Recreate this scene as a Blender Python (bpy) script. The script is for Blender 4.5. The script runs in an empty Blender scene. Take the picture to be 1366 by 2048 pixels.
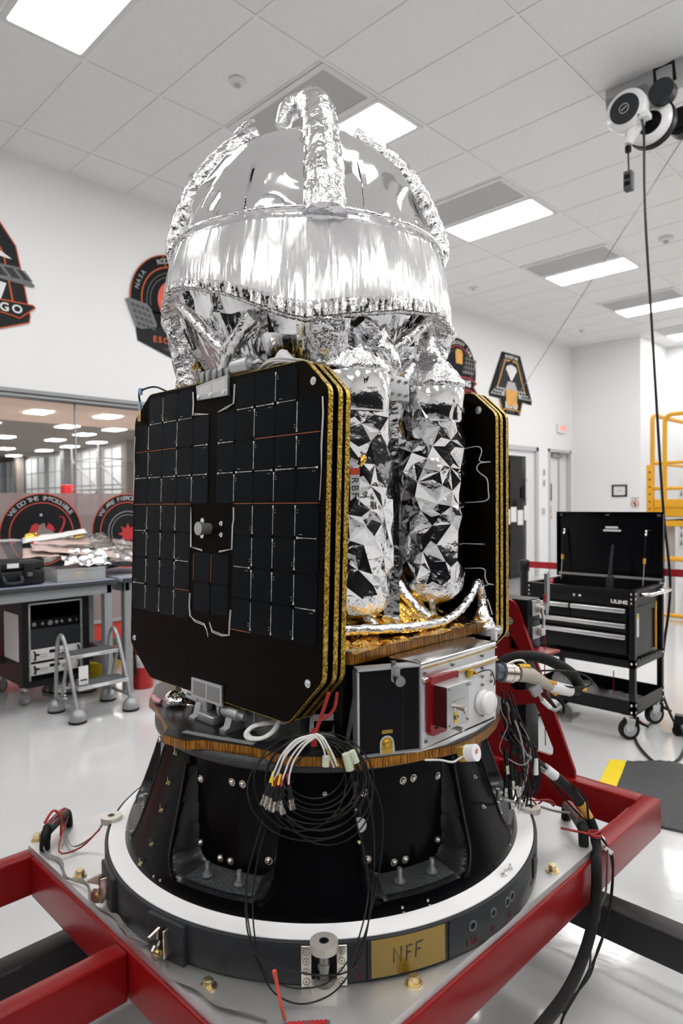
import bpy, bmesh, math, random
from mathutils import Vector, Matrix, noise
from mathutils.geometry import delaunay_2d_cdt
PI = math.pi
SC = bpy.context.scene
COL = SC.collection
random.seed(7)
OFF = {}          # world offset of each root, so that parts can be written in room coordinates

# ------------------------------------------------------------------ materials
MATS = {}
def mat(name, col=(.8,.8,.8), rough=.5, metal=0., spec=.5, coat=0., bump=None, emit=None, var=None, trans=0., aniso=0.):
    """bump=(scale,strength[,detail[,(sx,sy,sz)]]); var=(scale,amount) colour mottling"""
    m = bpy.data.materials.new(name); m.use_nodes = True
    nt = m.node_tree; b = nt.nodes['Principled BSDF']
    b.inputs['Base Color'].default_value = (*col, 1); b.inputs['Roughness'].default_value = rough
    b.inputs['Metallic'].default_value = metal; b.inputs['Specular IOR Level'].default_value = spec
    b.inputs['Coat Weight'].default_value = coat; b.inputs['Coat Roughness'].default_value = .08
    b.inputs['Transmission Weight'].default_value = trans
    if aniso: b.inputs['Anisotropic'].default_value = aniso
    tc = None
    if bump or var:
        tc = nt.nodes.new('ShaderNodeTexCoord')
    if bump:
        mp = nt.nodes.new('ShaderNodeMapping'); nt.links.new(tc.outputs['Object'], mp.inputs['Vector'])
        if len(bump) > 3: mp.inputs['Scale'].default_value = bump[3]
        n = nt.nodes.new('ShaderNodeTexNoise'); n.inputs['Scale'].default_value = bump[0]
        n.inputs['Detail'].default_value = bump[2] if len(bump) > 2 else 4
        nt.links.new(mp.outputs['Vector'], n.inputs['Vector'])
        bp = nt.nodes.new('ShaderNodeBump'); bp.inputs['Strength'].default_value = bump[1]; bp.inputs['Distance'].default_value = .01
        nt.links.new(n.outputs['Fac'], bp.inputs['Height']); nt.links.new(bp.outputs['Normal'], b.inputs['Normal'])
    if var:
        n2 = nt.nodes.new('ShaderNodeTexNoise'); n2.inputs['Scale'].default_value = var[0]; n2.inputs['Detail'].default_value = 5
        nt.links.new(tc.outputs['Object'], n2.inputs['Vector'])
        r = nt.nodes.new('ShaderNodeValToRGB'); a = var[1]
        r.color_ramp.elements[0].color = (*[c*(1-a) for c in col], 1); r.color_ramp.elements[1].color = (*[min(1, c*(1+a)) for c in col], 1)
        r.color_ramp.elements[0].position = .3; r.color_ramp.elements[1].position = .7
        nt.links.new(n2.outputs['Fac'], r.inputs['Fac']); nt.links.new(r.outputs['Color'], b.inputs['Base Color'])
    if emit:
        b.inputs['Emission Color'].default_value = (*emit[0], 1); b.inputs['Emission Strength'].default_value = emit[1]
    MATS[name] = m
    return m
def glassmat(name, tint=(1,1,1), refl=.06, rough=.0):
    m = bpy.data.materials.new(name); m.use_nodes = True; nt = m.node_tree; nt.nodes.clear()
    o = nt.nodes.new('ShaderNodeOutputMaterial'); mx = nt.nodes.new('ShaderNodeMixShader')
    t = nt.nodes.new('ShaderNodeBsdfTransparent'); t.inputs['Color'].default_value = (*tint, 1)
    g = nt.nodes.new('ShaderNodeBsdfGlossy'); g.inputs['Roughness'].default_value = rough
    lw = nt.nodes.new('ShaderNodeFresnel'); lw.inputs['IOR'].default_value = 1.45
    nt.links.new(lw.outputs['Fac'], mx.inputs['Fac']); nt.links.new(t.outputs[0], mx.inputs[1]); nt.links.new(g.outputs[0], mx.inputs[2])
    nt.links.new(mx.outputs[0], o.inputs['Surface']); MATS[name] = m
    return m
def filmmat(name, col, alpha):
    m = bpy.data.materials.new(name); m.use_nodes = True; nt = m.node_tree; nt.nodes.clear()
    o = nt.nodes.new('ShaderNodeOutputMaterial'); mx = nt.nodes.new('ShaderNodeMixShader'); mx.inputs['Fac'].default_value = alpha
    t = nt.nodes.new('ShaderNodeBsdfTransparent'); d = nt.nodes.new('ShaderNodeBsdfPrincipled')
    d.inputs['Base Color'].default_value = (*col, 1); d.inputs['Roughness'].default_value = .25
    nt.links.new(t.outputs[0], mx.inputs[1]); nt.links.new(d.outputs[0], mx.inputs[2]); nt.links.new(mx.outputs[0], o.inputs['Surface'])
    MATS[name] = m
    return m
def foilmat(name, col, rough, layers, colvar=None):
    """crinkled metallised film: layers = [(kind, scale, strength, (sx,sy,sz))], kind noise / voronoi"""
    m = bpy.data.materials.new(name); m.use_nodes = True; nt = m.node_tree; b = nt.nodes['Principled BSDF']
    b.inputs['Base Color'].default_value = (*col, 1); b.inputs['Metallic'].default_value = 1; b.inputs['Roughness'].default_value = rough
    tc = nt.nodes.new('ShaderNodeTexCoord'); prev = None
    for kind, sc, st, v in layers:
        mp = nt.nodes.new('ShaderNodeMapping'); mp.inputs['Scale'].default_value = v; nt.links.new(tc.outputs['Object'], mp.inputs['Vector'])
        if kind == 'noise':
            n = nt.nodes.new('ShaderNodeTexNoise'); n.inputs['Detail'].default_value = 3; out = n.outputs['Fac']
        elif kind == 'ridge':
            n = nt.nodes.new('ShaderNodeTexNoise'); n.noise_type = 'RIDGED_MULTIFRACTAL'; n.inputs['Detail'].default_value = 2; out = n.outputs['Fac']
        else:
            n = nt.nodes.new('ShaderNodeTexVoronoi'); n.feature = 'F1'; out = n.outputs['Distance']
        n.inputs['Scale'].default_value = sc; nt.links.new(mp.outputs['Vector'], n.inputs['Vector'])
        bp = nt.nodes.new('ShaderNodeBump'); bp.inputs['Strength'].default_value = st; bp.inputs['Distance'].default_value = .01
        nt.links.new(out, bp.inputs['Height'])
        if prev: nt.links.new(prev.outputs['Normal'], bp.inputs['Normal'])
        prev = bp
    if prev: nt.links.new(prev.outputs['Normal'], b.inputs['Normal'])
    MATS[name] = m
    return m
def edgemat(name, ca, cb, vec, scale, rough=.35, metal=.6):
    """taped honeycomb edge: fine stripes of two colours"""
    m = bpy.data.materials.new(name); m.use_nodes = True; nt = m.node_tree; b = nt.nodes['Principled BSDF']
    tc = nt.nodes.new('ShaderNodeTexCoord'); mp = nt.nodes.new('ShaderNodeMapping'); mp.inputs['Scale'].default_value = vec
    nt.links.new(tc.outputs['Object'], mp.inputs['Vector'])
    n = nt.nodes.new('ShaderNodeTexNoise'); n.inputs['Scale'].default_value = scale; n.inputs['Detail'].default_value = 2
    nt.links.new(mp.outputs['Vector'], n.inputs['Vector'])
    r = nt.nodes.new('ShaderNodeValToRGB'); r.color_ramp.elements[0].position = .38; r.color_ramp.elements[1].position = .62
    r.color_ramp.elements[0].color = (*ca, 1); r.color_ramp.elements[1].color = (*cb, 1)
    nt.links.new(n.outputs['Fac'], r.inputs['Fac']); nt.links.new(r.outputs['Color'], b.inputs['Base Color'])
    bp = nt.nodes.new('ShaderNodeBump'); bp.inputs['Strength'].default_value = .5; bp.inputs['Distance'].default_value = .004
    nt.links.new(n.outputs['Fac'], bp.inputs['Height']); nt.links.new(bp.outputs['Normal'], b.inputs['Normal'])
    b.inputs['Roughness'].default_value = rough; b.inputs['Metallic'].default_value = metal; MATS[name] = m
    return m

# ------------------------------------------------------------------ mesh builder
def basis(d):
    d = Vector(d).normalized(); a = Vector((0,0,1)) if abs(d.z) < .95 else Vector((1,0,0))
    x = a.cross(d).normalized(); y = d.cross(x)
    return x, y, d
class MB:
    def __init__(s): s.v = []; s.f = []; s.sm = []; s.M = None
    def add(s, vs, fs, smooth=False, M=None):
        o = len(s.v)
        M = M or s.M
        s.v += [tuple(M @ Vector(p)) for p in vs] if M else [tuple(p) for p in vs]
        s.f += [tuple(i+o for i in f) for f in fs]; s.sm += [smooth]*len(fs)
        return s
    def box(s, a, b, bev=0., M=None):
        """axis box from corner a to corner b; bev > 0 chamfers all edges"""
        lo = [min(a[i], b[i]) for i in range(3)]; hi = [max(a[i], b[i]) for i in range(3)]
        if bev <= 0:
            vs = [(x,y,z) for x in (lo[0],hi[0]) for y in (lo[1],hi[1]) for z in (lo[2],hi[2])]
            return s.add(vs, [(0,1,3,2),(4,6,7,5),(0,4,5,1),(2,3,7,6),(0,2,6,4),(1,5,7,3)], M=M)
        bm = bmesh.new(); bmesh.ops.create_cube(bm, size=1)
        for v in bm.verts: v.co = Vector([(lo[i]+hi[i])/2 + v.co[i]*(hi[i]-lo[i]) for i in range(3)])
        bv = min(bev, .49*min(hi[i]-lo[i] for i in range(3)))
        bmesh.ops.bevel(bm, geom=bm.edges[:], offset=bv, segments=2, profile=.6, affect='EDGES')
        bm.verts.index_update()
        s.add([v.co[:] for v in bm.verts], [[v.index for v in f.verts] for f in bm.faces], True, M=M); bm.free()
        return s
    def obox(s, c, size, ax=(1,0,0), up=(0,0,1), bev=0.):
        """box centred at c, size along (ax, up x ax, up)"""
        x = Vector(ax).normalized(); z = (Vector(up) - Vector(up).dot(x)*x).normalized(); y = z.cross(x)
        M = Matrix((x, y, z)).transposed().to_4x4(); M.translation = Vector(c)
        if s.M: M = s.M @ M
        h = [q/2 for q in size]
        return s.box([-q for q in h], h, bev, M=M)
    def cyl(s, a, b, r, r2=None, n=20, cap=True, smooth=True):
        a = Vector(a); b = Vector(b); r2 = r if r2 is None else r2; x, y, d = basis(b-a); vs = []
        for i in range(n):
            t = 2*PI*i/n; u = x*math.cos(t)+y*math.sin(t); vs += [a+u*r, b+u*r2]
        s.add(vs, [(2*i, (2*i+2)%(2*n), (2*i+3)%(2*n), 2*i+1) for i in range(n)], smooth)
        if cap: s.add(vs, [tuple(reversed(range(0,2*n,2))), tuple(range(1,2*n,2))])
        return s
    def ring(s, a, b, ro, ri, n=32):
        a = Vector(a); b = Vector(b); x, y, d = basis(b-a); vs = []
        for i in range(n):
            t = 2*PI*i/n; u = x*math.cos(t)+y*math.sin(t); vs += [a+u*ro, b+u*ro, b+u*ri, a+u*ri]
        fs = []
        for i in range(n):
            j = (i+1) % n
            for k in range(4): fs.append((4*i+k, 4*j+k, 4*j+(k+1)%4, 4*i+(k+1)%4))
        s.add(vs, [f for q, f in enumerate(fs) if q%2 == 0], True); s.add(vs, [f for q, f in enumerate(fs) if q%2], False)
        return s
    def sph(s, c, r, n=16, m=10, sc=(1,1,1), z0=-1., z1=1.):
        c = Vector(c); vs = []; fs = []
        a0 = math.asin(z0); a1 = math.asin(z1)
        for j in range(m+1):
            p = a0+(a1-a0)*j/m
            for i in range(n):
                t = 2*PI*i/n; vs.append((c.x+r*sc[0]*math.cos(p)*math.cos(t), c.y+r*sc[1]*math.cos(p)*math.sin(t), c.z+r*sc[2]*math.sin(p)))
        for j in range(m):
            for i in range(n): fs.append((j*n+i, j*n+(i+1)%n, (j+1)*n+(i+1)%n, (j+1)*n+i))
        s.add(vs, fs, True)
        if z0 > -1: s.add(vs[:n], [tuple(reversed(range(n)))])
        return s
    def lathe(s, prof, c=(0,0,0), n=64, fn=None, smooth=True):
        """prof = [(r, z)] about a vertical axis through c"""
        vs = []; fs = []
        for j, (r, z) in enumerate(prof):
            for i in range(n):
                t = 2*PI*i/n; p = Vector((c[0]+r*math.cos(t), c[1]+r*math.sin(t), c[2]+z))
                vs.append(fn(p, t, j) if fn else p)
        for j in range(len(prof)-1):
            for i in range(n): fs.append((j*n+i, j*n+(i+1)%n, (j+1)*n+(i+1)%n, (j+1)*n+i))
        return s.add(vs, fs, smooth)
    def prism(s, poly, d0, d1, plane='XY', bev=False, hole=None):
        """extrude a 2-D polygon along the third axis from d0 to d1"""
        def P(p, d): return {'XY': (p[0],p[1],d), 'XZ': (p[0],d,p[1]), 'YZ': (d,p[0],p[1])}[plane]
        n = len(poly); ar = sum(poly[i][0]*poly[(i+1)%n][1]-poly[(i+1)%n][0]*poly[i][1] for i in range(n))
        if (ar < 0) != (plane == 'XZ'): poly = poly[::-1]
        if d1 < d0: d0, d1 = d1, d0
        if not hole:
            vs = [P(p,d0) for p in poly]+[P(p,d1) for p in poly]
            return s.add(vs, [tuple(reversed(range(n))), tuple(range(n,2*n))]+[(i,(i+1)%n,n+(i+1)%n,n+i) for i in range(n)])
        pts = [Vector(p) for p in poly]; eds = [(i,(i+1)%n) for i in range(n)]
        for h in hole:
            k = len(pts); m = len(h); pts += [Vector(p) for p in h]; eds += [(k+i, k+(i+1)%m) for i in range(m)]
        v2, e2, f2, _, _, _ = delaunay_2d_cdt(pts, eds, [], 0, 1e-6)
        def inside(c, pg):
            r = False; m = len(pg)
            for i in range(m):
                x1, y1 = pg[i]; x2, y2 = pg[(i+1)%m]
                if (y1 > c[1]) != (y2 > c[1]) and c[0] < (x2-x1)*(c[1]-y1)/(y2-y1)+x1: r = not r
            return r
        ff = []
        for f in f2:
            c = sum((v2[i] for i in f), Vector((0,0)))/len(f)
            if inside(c, poly) and not any(inside(c, h) for h in hole): ff.append(tuple(f))
        m = len(v2); vs = [P(p,d0) for p in v2]+[P(p,d1) for p in v2]
        fs = [tuple(reversed(f)) for f in ff]+[tuple(i+m for i in f) for f in ff]
        for pg in [poly]+list(hole):
            k = len(vs); q = len(pg); vs += [P(p,d0) for p in pg]+[P(p,d1) for p in pg]
            fs += [(k+i, k+(i+1)%q, k+q+(i+1)%q, k+q+i) for i in range(q)]
        return s.add(vs, fs)
    def tube(s, pts, r, n=8, smooth=True, cap=True, cyc=False, res=0, fn=None):
        """tube along pts (Catmull-Rom resampled when res > 0); r number or list"""
        P = [Vector(p) for p in pts]; R = r if isinstance(r, (list, tuple)) else [r]*len(P)
        if res:
            Q = []; RR = []; L = len(P)
            for i in range(L if cyc else L-1):
                p1 = P[i]; p2 = P[(i+1)%L]
                p0 = P[(i-1)%L] if (cyc or i > 0) else p1*2-p2
                p3 = P[(i+2)%L] if (cyc or i < L-2) else p2*2-p1
                for k in range(res):
                    t = k/res
                    Q.append(.5*((2*p1)+(p2-p0)*t+(2*p0-5*p1+4*p2-p3)*t*t+(3*p1-p0-3*p2+p3)*t**3)); RR.append(R[i]*(1-t)+R[(i+1)%L]*t)
            if not cyc: Q.append(P[-1]); RR.append(R[-1])
            P = Q; R = RR
        L = len(P); vs = []; fs = []; x = None
        for i in range(L):
            d = (P[(i+1)%L]-P[i-1]) if cyc else (P[min(i+1,L-1)]-P[max(i-1,0)])
            if d.length < 1e-9: d = Vector((0,0,1))
            d.normalize()
            if x is None: x = basis(d)[0]
            x = (x-x.dot(d)*d)
            x = x.normalized() if x.length > 1e-6 else basis(d)[0]
            y = d.cross(x)
            for k in range(n):
                t = 2*PI*k/n; rr = R[i]*(fn(i/(L-1), t) if fn else 1); vs.append(P[i]+(x*math.cos(t)+y*math.sin(t))*rr)
        for i in range(L if cyc else L-1):
            j = (i+1) % L
            for k in range(n): fs.append((i*n+k, i*n+(k+1)%n, j*n+(k+1)%n, j*n+k))
        s.add(vs, fs, smooth)
        if cap and not cyc: s.add(vs, [tuple(reversed(range(n))), tuple(range((L-1)*n, L*n))])
        return s
    def rtube(s, pts, w, h, up=(0,0,1)):
        """straight rectangular bars from point to point"""
        for a, b in zip(pts, pts[1:]):
            a = Vector(a); b = Vector(b); s.obox((a+b)/2, ((b-a).length, w, h), b-a, up)
        return s
    def text(s, body, size, o, ax, up, depth=.0008, bold=.0, align='CENTER', sp=1., arc=None, xs=1.):
        """lettering; o = anchor, ax = reading direction, up = letter up. arc=(radius, mid angle) about o"""
        ax = Vector(ax).normalized(); up = Vector(up).normalized(); nr = ax.cross(up)
        def glyph(txt):
            cu = bpy.data.curves.new('t', 'FONT'); cu.body = txt; cu.size = size; cu.extrude = depth/2; cu.offset = bold*size
            cu.align_x = align if not arc else 'CENTER'; cu.align_y = 'CENTER'; cu.space_character = sp; cu.resolution_u = 3
            ob = bpy.data.objects.new('t', cu); COL.objects.link(ob); dg = bpy.context.evaluated_depsgraph_get()
            me = bpy.data.meshes.new_from_object(ob.evaluated_get(dg))
            vs = [v.co.copy() for v in me.vertices]; fs = [tuple(p.vertices) for p in me.polygons]
            bpy.data.objects.remove(ob); bpy.data.curves.remove(cu); bpy.data.meshes.remove(me)
            return vs, fs
        if not arc:
            vs, fs = glyph(body)
            s.add([Vector(o)+ax*v.x*xs+up*v.y+nr*v.z for v in vs], fs)
        else:
            R, mid, step = arc
            n = len(body)
            for i, ch in enumerate(body):
                if ch == ' ': continue
                th = mid+(i-(n-1)/2)*step; c = math.cos(th); sn = math.sin(th)
                ux = ax*c-up*sn; uy = ax*sn+up*c
                vs, fs = glyph(ch); s.add([Vector(o)+uy*R+ux*v.x*xs+uy*v.y+nr*v.z for v in vs], fs)
        return s
    def build(s, name, m, parent=None, label=None, kind=None, stuff=False):
        me = bpy.data.meshes.new(name); off = Vector((0,0,0))
        if parent is not None: off = OFF.get(parent.name, Vector((0,0,0)))
        me.from_pydata([Vector(p)-off for p in s.v], [], s.f)
        me.polygons.foreach_set('use_smooth', s.sm); me.update()
        me.materials.append(MATS[m] if isinstance(m, str) else m)
        o = bpy.data.objects.new(name, me); COL.objects.link(o)
        if parent is not None: o.parent = parent; OFF[o.name] = off
        if label: o['label'] = label
        if kind: o['kind'] = kind
        return o
def thing(name, label, cat, loc=(0,0,0), rz=0, group=None, local=False):
    """an Empty at the base of a thing. Parts are written in room coordinates unless local is set"""
    o = bpy.data.objects.new(name, None); o.empty_display_size = .1; COL.objects.link(o)
    o.location = loc; o.rotation_euler = (0,0,rz); o['label'] = label; o['category'] = cat
    if group: o['group'] = group
    OFF[o.name] = Vector((0,0,0)) if local else Vector(loc)
    return o
def tag(o, label, cat, group=None):
    o['label'] = label; o['category'] = cat
    if group: o['group'] = group
    return o
def rebase(o, loc):
    """give a one-mesh thing an origin of its own"""
    loc = Vector(loc); o.data.transform(Matrix.Translation(-loc)); o.location = loc
    return o
def copy_tree(o, parent=None):
    c = o.copy(); COL.objects.link(c); c.parent = parent
    OFF[c.name] = OFF.get(o.name, Vector((0,0,0)))
    for ch in list(o.children): copy_tree(ch, c)
    return c
def dup(root, loc, label, rz=None, group=None):
    c = copy_tree(root); c.location = loc; c['label'] = label
    if rz is not None: c.rotation_euler = (0,0,rz)
    if group: c['group'] = group
    return c
def one(mb, name, m, label, cat, group=None, base=None):
    """a thing that is a single mesh"""
    o = mb.build(name, m); tag(o, label, cat, group)
    return rebase(o, base if base else min(mb.v, key=lambda p: p[2]))
def each(shapes, name, m, parent, make=None):
    """one part per shape; shapes = functions that draw into a fresh builder"""
    for fn in shapes:
        b = make() if make else MB(); fn(b); b.build(name, m, parent)
def rrect(x0, y0, x1, y1, r, n=5):
    out = []
    for cx, cy, a in ((x1-r,y1-r,0),(x0+r,y1-r,PI/2),(x0+r,y0+r,PI),(x1-r,y0+r,1.5*PI)):
        for k in range(n+1):
            t = a+PI/2*k/n; out.append((cx+r*math.cos(t), cy+r*math.sin(t)))
    return out
def arcpts(cx, cy, r, a0, a1, n):
    return [(cx+r*math.cos(a0+(a1-a0)*i/n), cy+r*math.sin(a0+(a1-a0)*i/n)) for i in range(n+1)]

# ------------------------------------------------------------------ palette
mat('white_wall', (.88,.88,.88), .7, bump=(60,.05))
mat('ceiling_tile', (.90,.90,.895), .9, bump=(260,.25), var=(90,.03))
mat('grid_white', (.9,.9,.9), .6)
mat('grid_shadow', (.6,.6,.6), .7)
mat('lamp_glow', (1,1,1), .4, emit=((1,.985,.97), 20.))
mat('white_paint', (.78,.78,.78), .45)
mat('grey_panel', (.36,.36,.365), .8)
mat('vent_grey', (.52,.515,.515), .8, bump=(400,.3))
mat('grey_frame', (.34,.35,.36), .45, .3)
mat('alu', (.72,.72,.72), .32, 1., bump=(300,.06,2,(1,12,1)))
mat('alu_bright', (.83,.83,.83), .22, 1.)
mat('alu_matt', (.60,.61,.62), .48, 1., bump=(500,.05))
mat('plate_alu', (.70,.70,.70), .46, .93, bump=(160,.12,3,(1,9,1)), var=(5,.06))
mat('steel', (.70,.66,.61), .5, .7)
mat('marking_red', (.14,.008,.012), .6)
mat('carbon_ledge', (.042,.044,.047), .36, spec=.45, bump=(140,.4,1,(1,1,2.5)))
mat('carbon_rim', (.012,.0125,.0135), .26, spec=.5)
mat('steel_dark', (.26,.25,.24), .35, 1.)
mat('nickel', (.72,.66,.60), .25, 1.)
mat('zinc_gold', (.72,.60,.36), .28, 1.)
mat('brass', (.80,.58,.20), .25, 1.)
mat('chrome', (.85,.85,.86), .08, 1.)
mat('red_enamel', (.235,.004,.005), .30, spec=.25, bump=(45,.035))
mat('red_plastic', (.50,.015,.018), .4)
mat('red_cloth', (.45,.01,.02), .6)
mat('red_wall', (.72,.07,.045), .5)
mat('red_tie', (.33,.012,.014), .45)
mat('red_orange', (.75,.10,.05), .45)
mat('black', (.004,.004,.005), .45, spec=.15)
mat('black_gloss', (.004,.004,.005), .14, spec=.2)
mat('black_satin', (.006,.006,.007), .34, spec=.25)
mat('black_powder', (.010,.010,.011), .45, spec=.3, bump=(500,.1))
mat('black_rubber', (.008,.008,.008), .6, spec=.3)
mat('black_cable', (.006,.006,.006), .42, spec=.35)
mat('carbon', (.018,.019,.021), .38, spec=.4, bump=(140,.4,1,(1,1,2.5)))
mat('carbon_sheet', (.008,.008,.009), .30, spec=.35)
mat('charcoal', (.024,.026,.029), .45, spec=.3)
mat('charcoal_beam', (.018,.018,.020), .36, spec=.35, bump=(120,.04))
mat('dark_grey', (.10,.10,.105), .5)
mat('mid_grey', (.22,.225,.23), .5)
mat('light_grey', (.46,.46,.47), .45)
mat('grey_metal', (.36,.365,.37), .35, .7)
mat('stool_grey', (.33,.34,.345), .3, .4, bump=(200,.04))
mat('tread', (.09,.095,.10), .85, bump=(900,.5))
mat('white', (.82,.82,.82), .4)
mat('white_gloss', (.85,.85,.85), .2)
mat('white_powder', (.86,.86,.86), .42)
mat('paper', (.80,.80,.78), .7)
mat('paper_grey', (.50,.50,.50), .7)
mat('ink', (.03,.03,.03), .6)
mat('ink_grey', (.32,.32,.32), .6)
mat('yellow_paint', (.80,.40,.015), .42)
mat('yellow_bright', (.82,.62,.02), .5)
mat('yellow_label', (.80,.55,.03), .5)
mat('cable_white', (.78,.77,.74), .5)
mat('cable_grey', (.33,.33,.34), .5)
mat('cable_orange', (.72,.36,.05), .4)
mat('kapton', (.30,.18,.016), .18, .25, coat=.4)
mat('kapton_gold', (.52,.31,.02), .2, .5, coat=.4, bump=(70,.2))
mat('blue_heat', (.30,.40,.62), .4)
mat('blue_clear', (.10,.115,.14), .15, .3, coat=.5)
mat('pink', (.75,.35,.42), .5)
mat('bench_top', (.30,.33,.42), .4)
mat('bench_edge', (.035,.038,.045), .5)
mat('box_brown', (.42,.28,.17), .7)
mat('cell', (.0016,.0025,.0042), .12, spec=.07)
mat('panel_sheet', (.0032,.0018,.0008), .4, spec=.05)
mat('trace', (.82,.78,.72), .35, .5)
mat('trace_copper', (.42,.12,.04), .35, .5)
mat('cone_black', (.002,.002,.0026), .22, spec=.10)
mat('tan_paint', (.86,.68,.57), .8)
mat('hall_ceiling', (.20,.175,.16), .8)
mat('hall_wall', (.38,.38,.38), .7)
mat('hall_floor', (.45,.43,.42), .35)
mat('hall_lamp', (1,1,1), .4, emit=((1,.95,.90), 55.))
mat('hall_dark', (.14,.14,.15), .6)
mat('hall_light', (.42,.45,.46), .5, emit=((.85,.92,.97), .10))
mat('exit_red', (.9,.15,.08), .4, emit=((1,.16,.08), .7))
mat('stone_grey', (.07,.072,.076), .6)
mat('patch_black', (.007,.008,.009), .6, spec=.15)
mat('patch_dark', (.018,.019,.021), .6, spec=.2)
mat('patch_grey', (.09,.093,.097), .6, spec=.2)
mat('patch_mid', (.19,.19,.195), .6, spec=.2)
mat('patch_orange', (.60,.12,.04), .6, spec=.2)
mat('patch_red', (.55,.03,.035), .5)
mat('patch_gold', (.75,.38,.06), .5)
mat('mat_rubber', (.055,.057,.06), .6, bump=(30,.2))
glassmat('glass')
filmmat('frost_film', (.42,.33,.325), .62)
filmmat('decal_black', (.016,.016,.018), .90)
filmmat('decal_grey', (.33,.27,.26), .85)
filmmat('clear_bin', (.66,.67,.68), .42)
filmmat('clear_bag', (.75,.75,.75), .28)
filmmat('acrylic', (.75,.75,.75), .15)
foilmat('foil_dome', (.90,.90,.91), .075, [('noise',2.2,.35,(1,1,1)),('noise',9,.12,(1,1,1)),('noise',45,.035,(1,1,1))])
foilmat('foil_skirt', (.88,.88,.89), .21, [('noise',24,.13,(1,1,.14)),('noise',110,.09,(1,1,.12)),('noise',9,.16,(1,1,.7))])
foilmat('foil_crumple', (.87,.87,.88), .13, [('ridge',9,.55,(1,1,1)),('voronoi',30,.45,(1,1,1)),('noise',75,.45,(1,1,1))])
foilmat('foil_hem_shaded', (.74,.73,.73), .14, [('ridge',14,.6,(1,1,.5)),('noise',80,.5,(1,1,.4))])  # same silver foil, base darkened to put the shade of the pleats in
foilmat('foil_tank', (.87,.87,.88), .10, [('noise',13,.30,(1,1,1)),('noise',60,.07,(1,1,1))])
foilmat('foil_gold', (.78,.44,.075), .15, [('ridge',7,.6,(1,1,1)),('voronoi',22,.5,(1,1,1)),('noise',60,.3,(1,1,1))])
foilmat('foil_bag', (.72,.68,.66), .22, [('ridge',8,.7,(1,1,1)),('noise',40,.5,(1,1,1))])
edgemat('edge_gold', (.20,.11,.005), (.74,.50,.08), (1,1,1), 190, .26, .8)
edgemat('edge_amber', (.085,.028,.001), (.46,.19,.012), (1,1,.04), 480, .24, .5)
# ================================================================== THE ROOM
CH = 4.663; WY = 6.43; GX, GY = 2.783, 3.511; TX, TY = .6096, 1.2192
def struct(mb, name, m):
    o = mb.build(name, m); o['kind'] = 'structure'; return o
struct(MB().box((-5.2,-6.2,-.1),(15.2,6.58,0)), 'floor', None or mat('floor_epoxy', (.63,.635,.64), .12, coat=.5, bump=(24,.045,2), var=(.9,.03)))
cl = MB().box((-5.2,-6.2,CH),(15.2,6.58,CH+.1))
struct(cl, 'ceiling', 'ceiling_tile')
g = MB()
for j in range(-8, 3):
    y = GY+j*TY; g.box((-5,y-.012,CH-.006),(15,y+.012,CH))
for i in range(-12, 20):
    x = GX+i*TX; g.box((x-.010,-6,CH-.005),(x+.010,6.43,CH))
struct(g, 'ceiling_grid', 'grid_white')
gs = MB()  # grey strips either side of the T-bars, painted shadow gaps
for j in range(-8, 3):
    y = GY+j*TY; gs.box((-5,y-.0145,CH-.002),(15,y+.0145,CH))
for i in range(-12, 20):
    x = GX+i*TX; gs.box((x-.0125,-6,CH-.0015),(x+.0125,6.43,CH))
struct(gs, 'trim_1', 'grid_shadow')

# ---- left wall with window band and two doors
w = MB()
for a, b, z0, z1 in ((-5.2,-1.5,0,CH),(-1.5,6.4,2.50,CH),(-1.5,6.4,0,.27),(6.4,9.9,0,CH),(9.9,11.95,2.49,CH),(11.95,12.36,0,CH),(12.36,13.33,2.49,CH),(13.33,13.6,0,CH)):
    w.box((a,WY,z0),(b,WY+.15,z1))
struct(w, 'wall_left', 'white_wall')
struct(MB().box((13.42,5.15,0),(13.6,6.43,CH)), 'wall_far', 'white_wall')
struct(MB().box((13.42,5.03,0),(14.9,5.1499,CH)), 'wall_return', 'white_wall')
struct(MB().box((14.9,-6.2,0),(15.1,5.2,CH)), 'wall_end', 'white_wall')
struct(MB().box((-5.2,-6.2,0),(15.1,-6.0,CH)), 'wall_right', 'white_wall')
struct(MB().box((-5.2,-6.2,0),(-5.0,6.58,CH)), 'wall_back', 'white_wall')
struct(MB().box((-1.5,WY-.012,.0),(6.4,WY-.001,.262)), 'baseboard_left', 'red_wall')
struct(MB().box((-1.5,WY-.03,.262),(6.4,WY+.15,.285)), 'trim_2', 'alu_matt')
# added dark panels on the two unseen walls, giving the foil dark reflections
struct(MB().box((-4.99,-6,.1),(-4.97,6.3,2.75)), 'window_2', 'black_gloss')
struct(MB().box((-4.9,-5.99,.1),(12,-5.97,2.75)), 'window_3', 'black_gloss')
# window band
struct(MB().box((-1.5,WY-.02,2.45),(6.4,WY+.15,2.47)).box((-1.5,WY-.03,2.485),(6.4,WY+.15,2.52)).box((-1.5,WY,2.47),(6.4,WY+.1,2.485)), 'trim_3', 'grey_frame')
wf = struct(MB().box((-1.5,WY+.055,.285),(2.832,WY+.063,2.45)).box((2.840,WY+.055,.285),(6.4,WY+.063,2.45)), 'window_1', 'glass')
fj = MB().box((2.828,WY+.050,.285),(2.844,WY+.068,2.45)).build('joint', 'light_grey', wf)
ff = MB().box((-1.5,WY+.048,.285),(6.4,WY+.050,1.562)).build('frosted_film', 'frost_film', wf)

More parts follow.
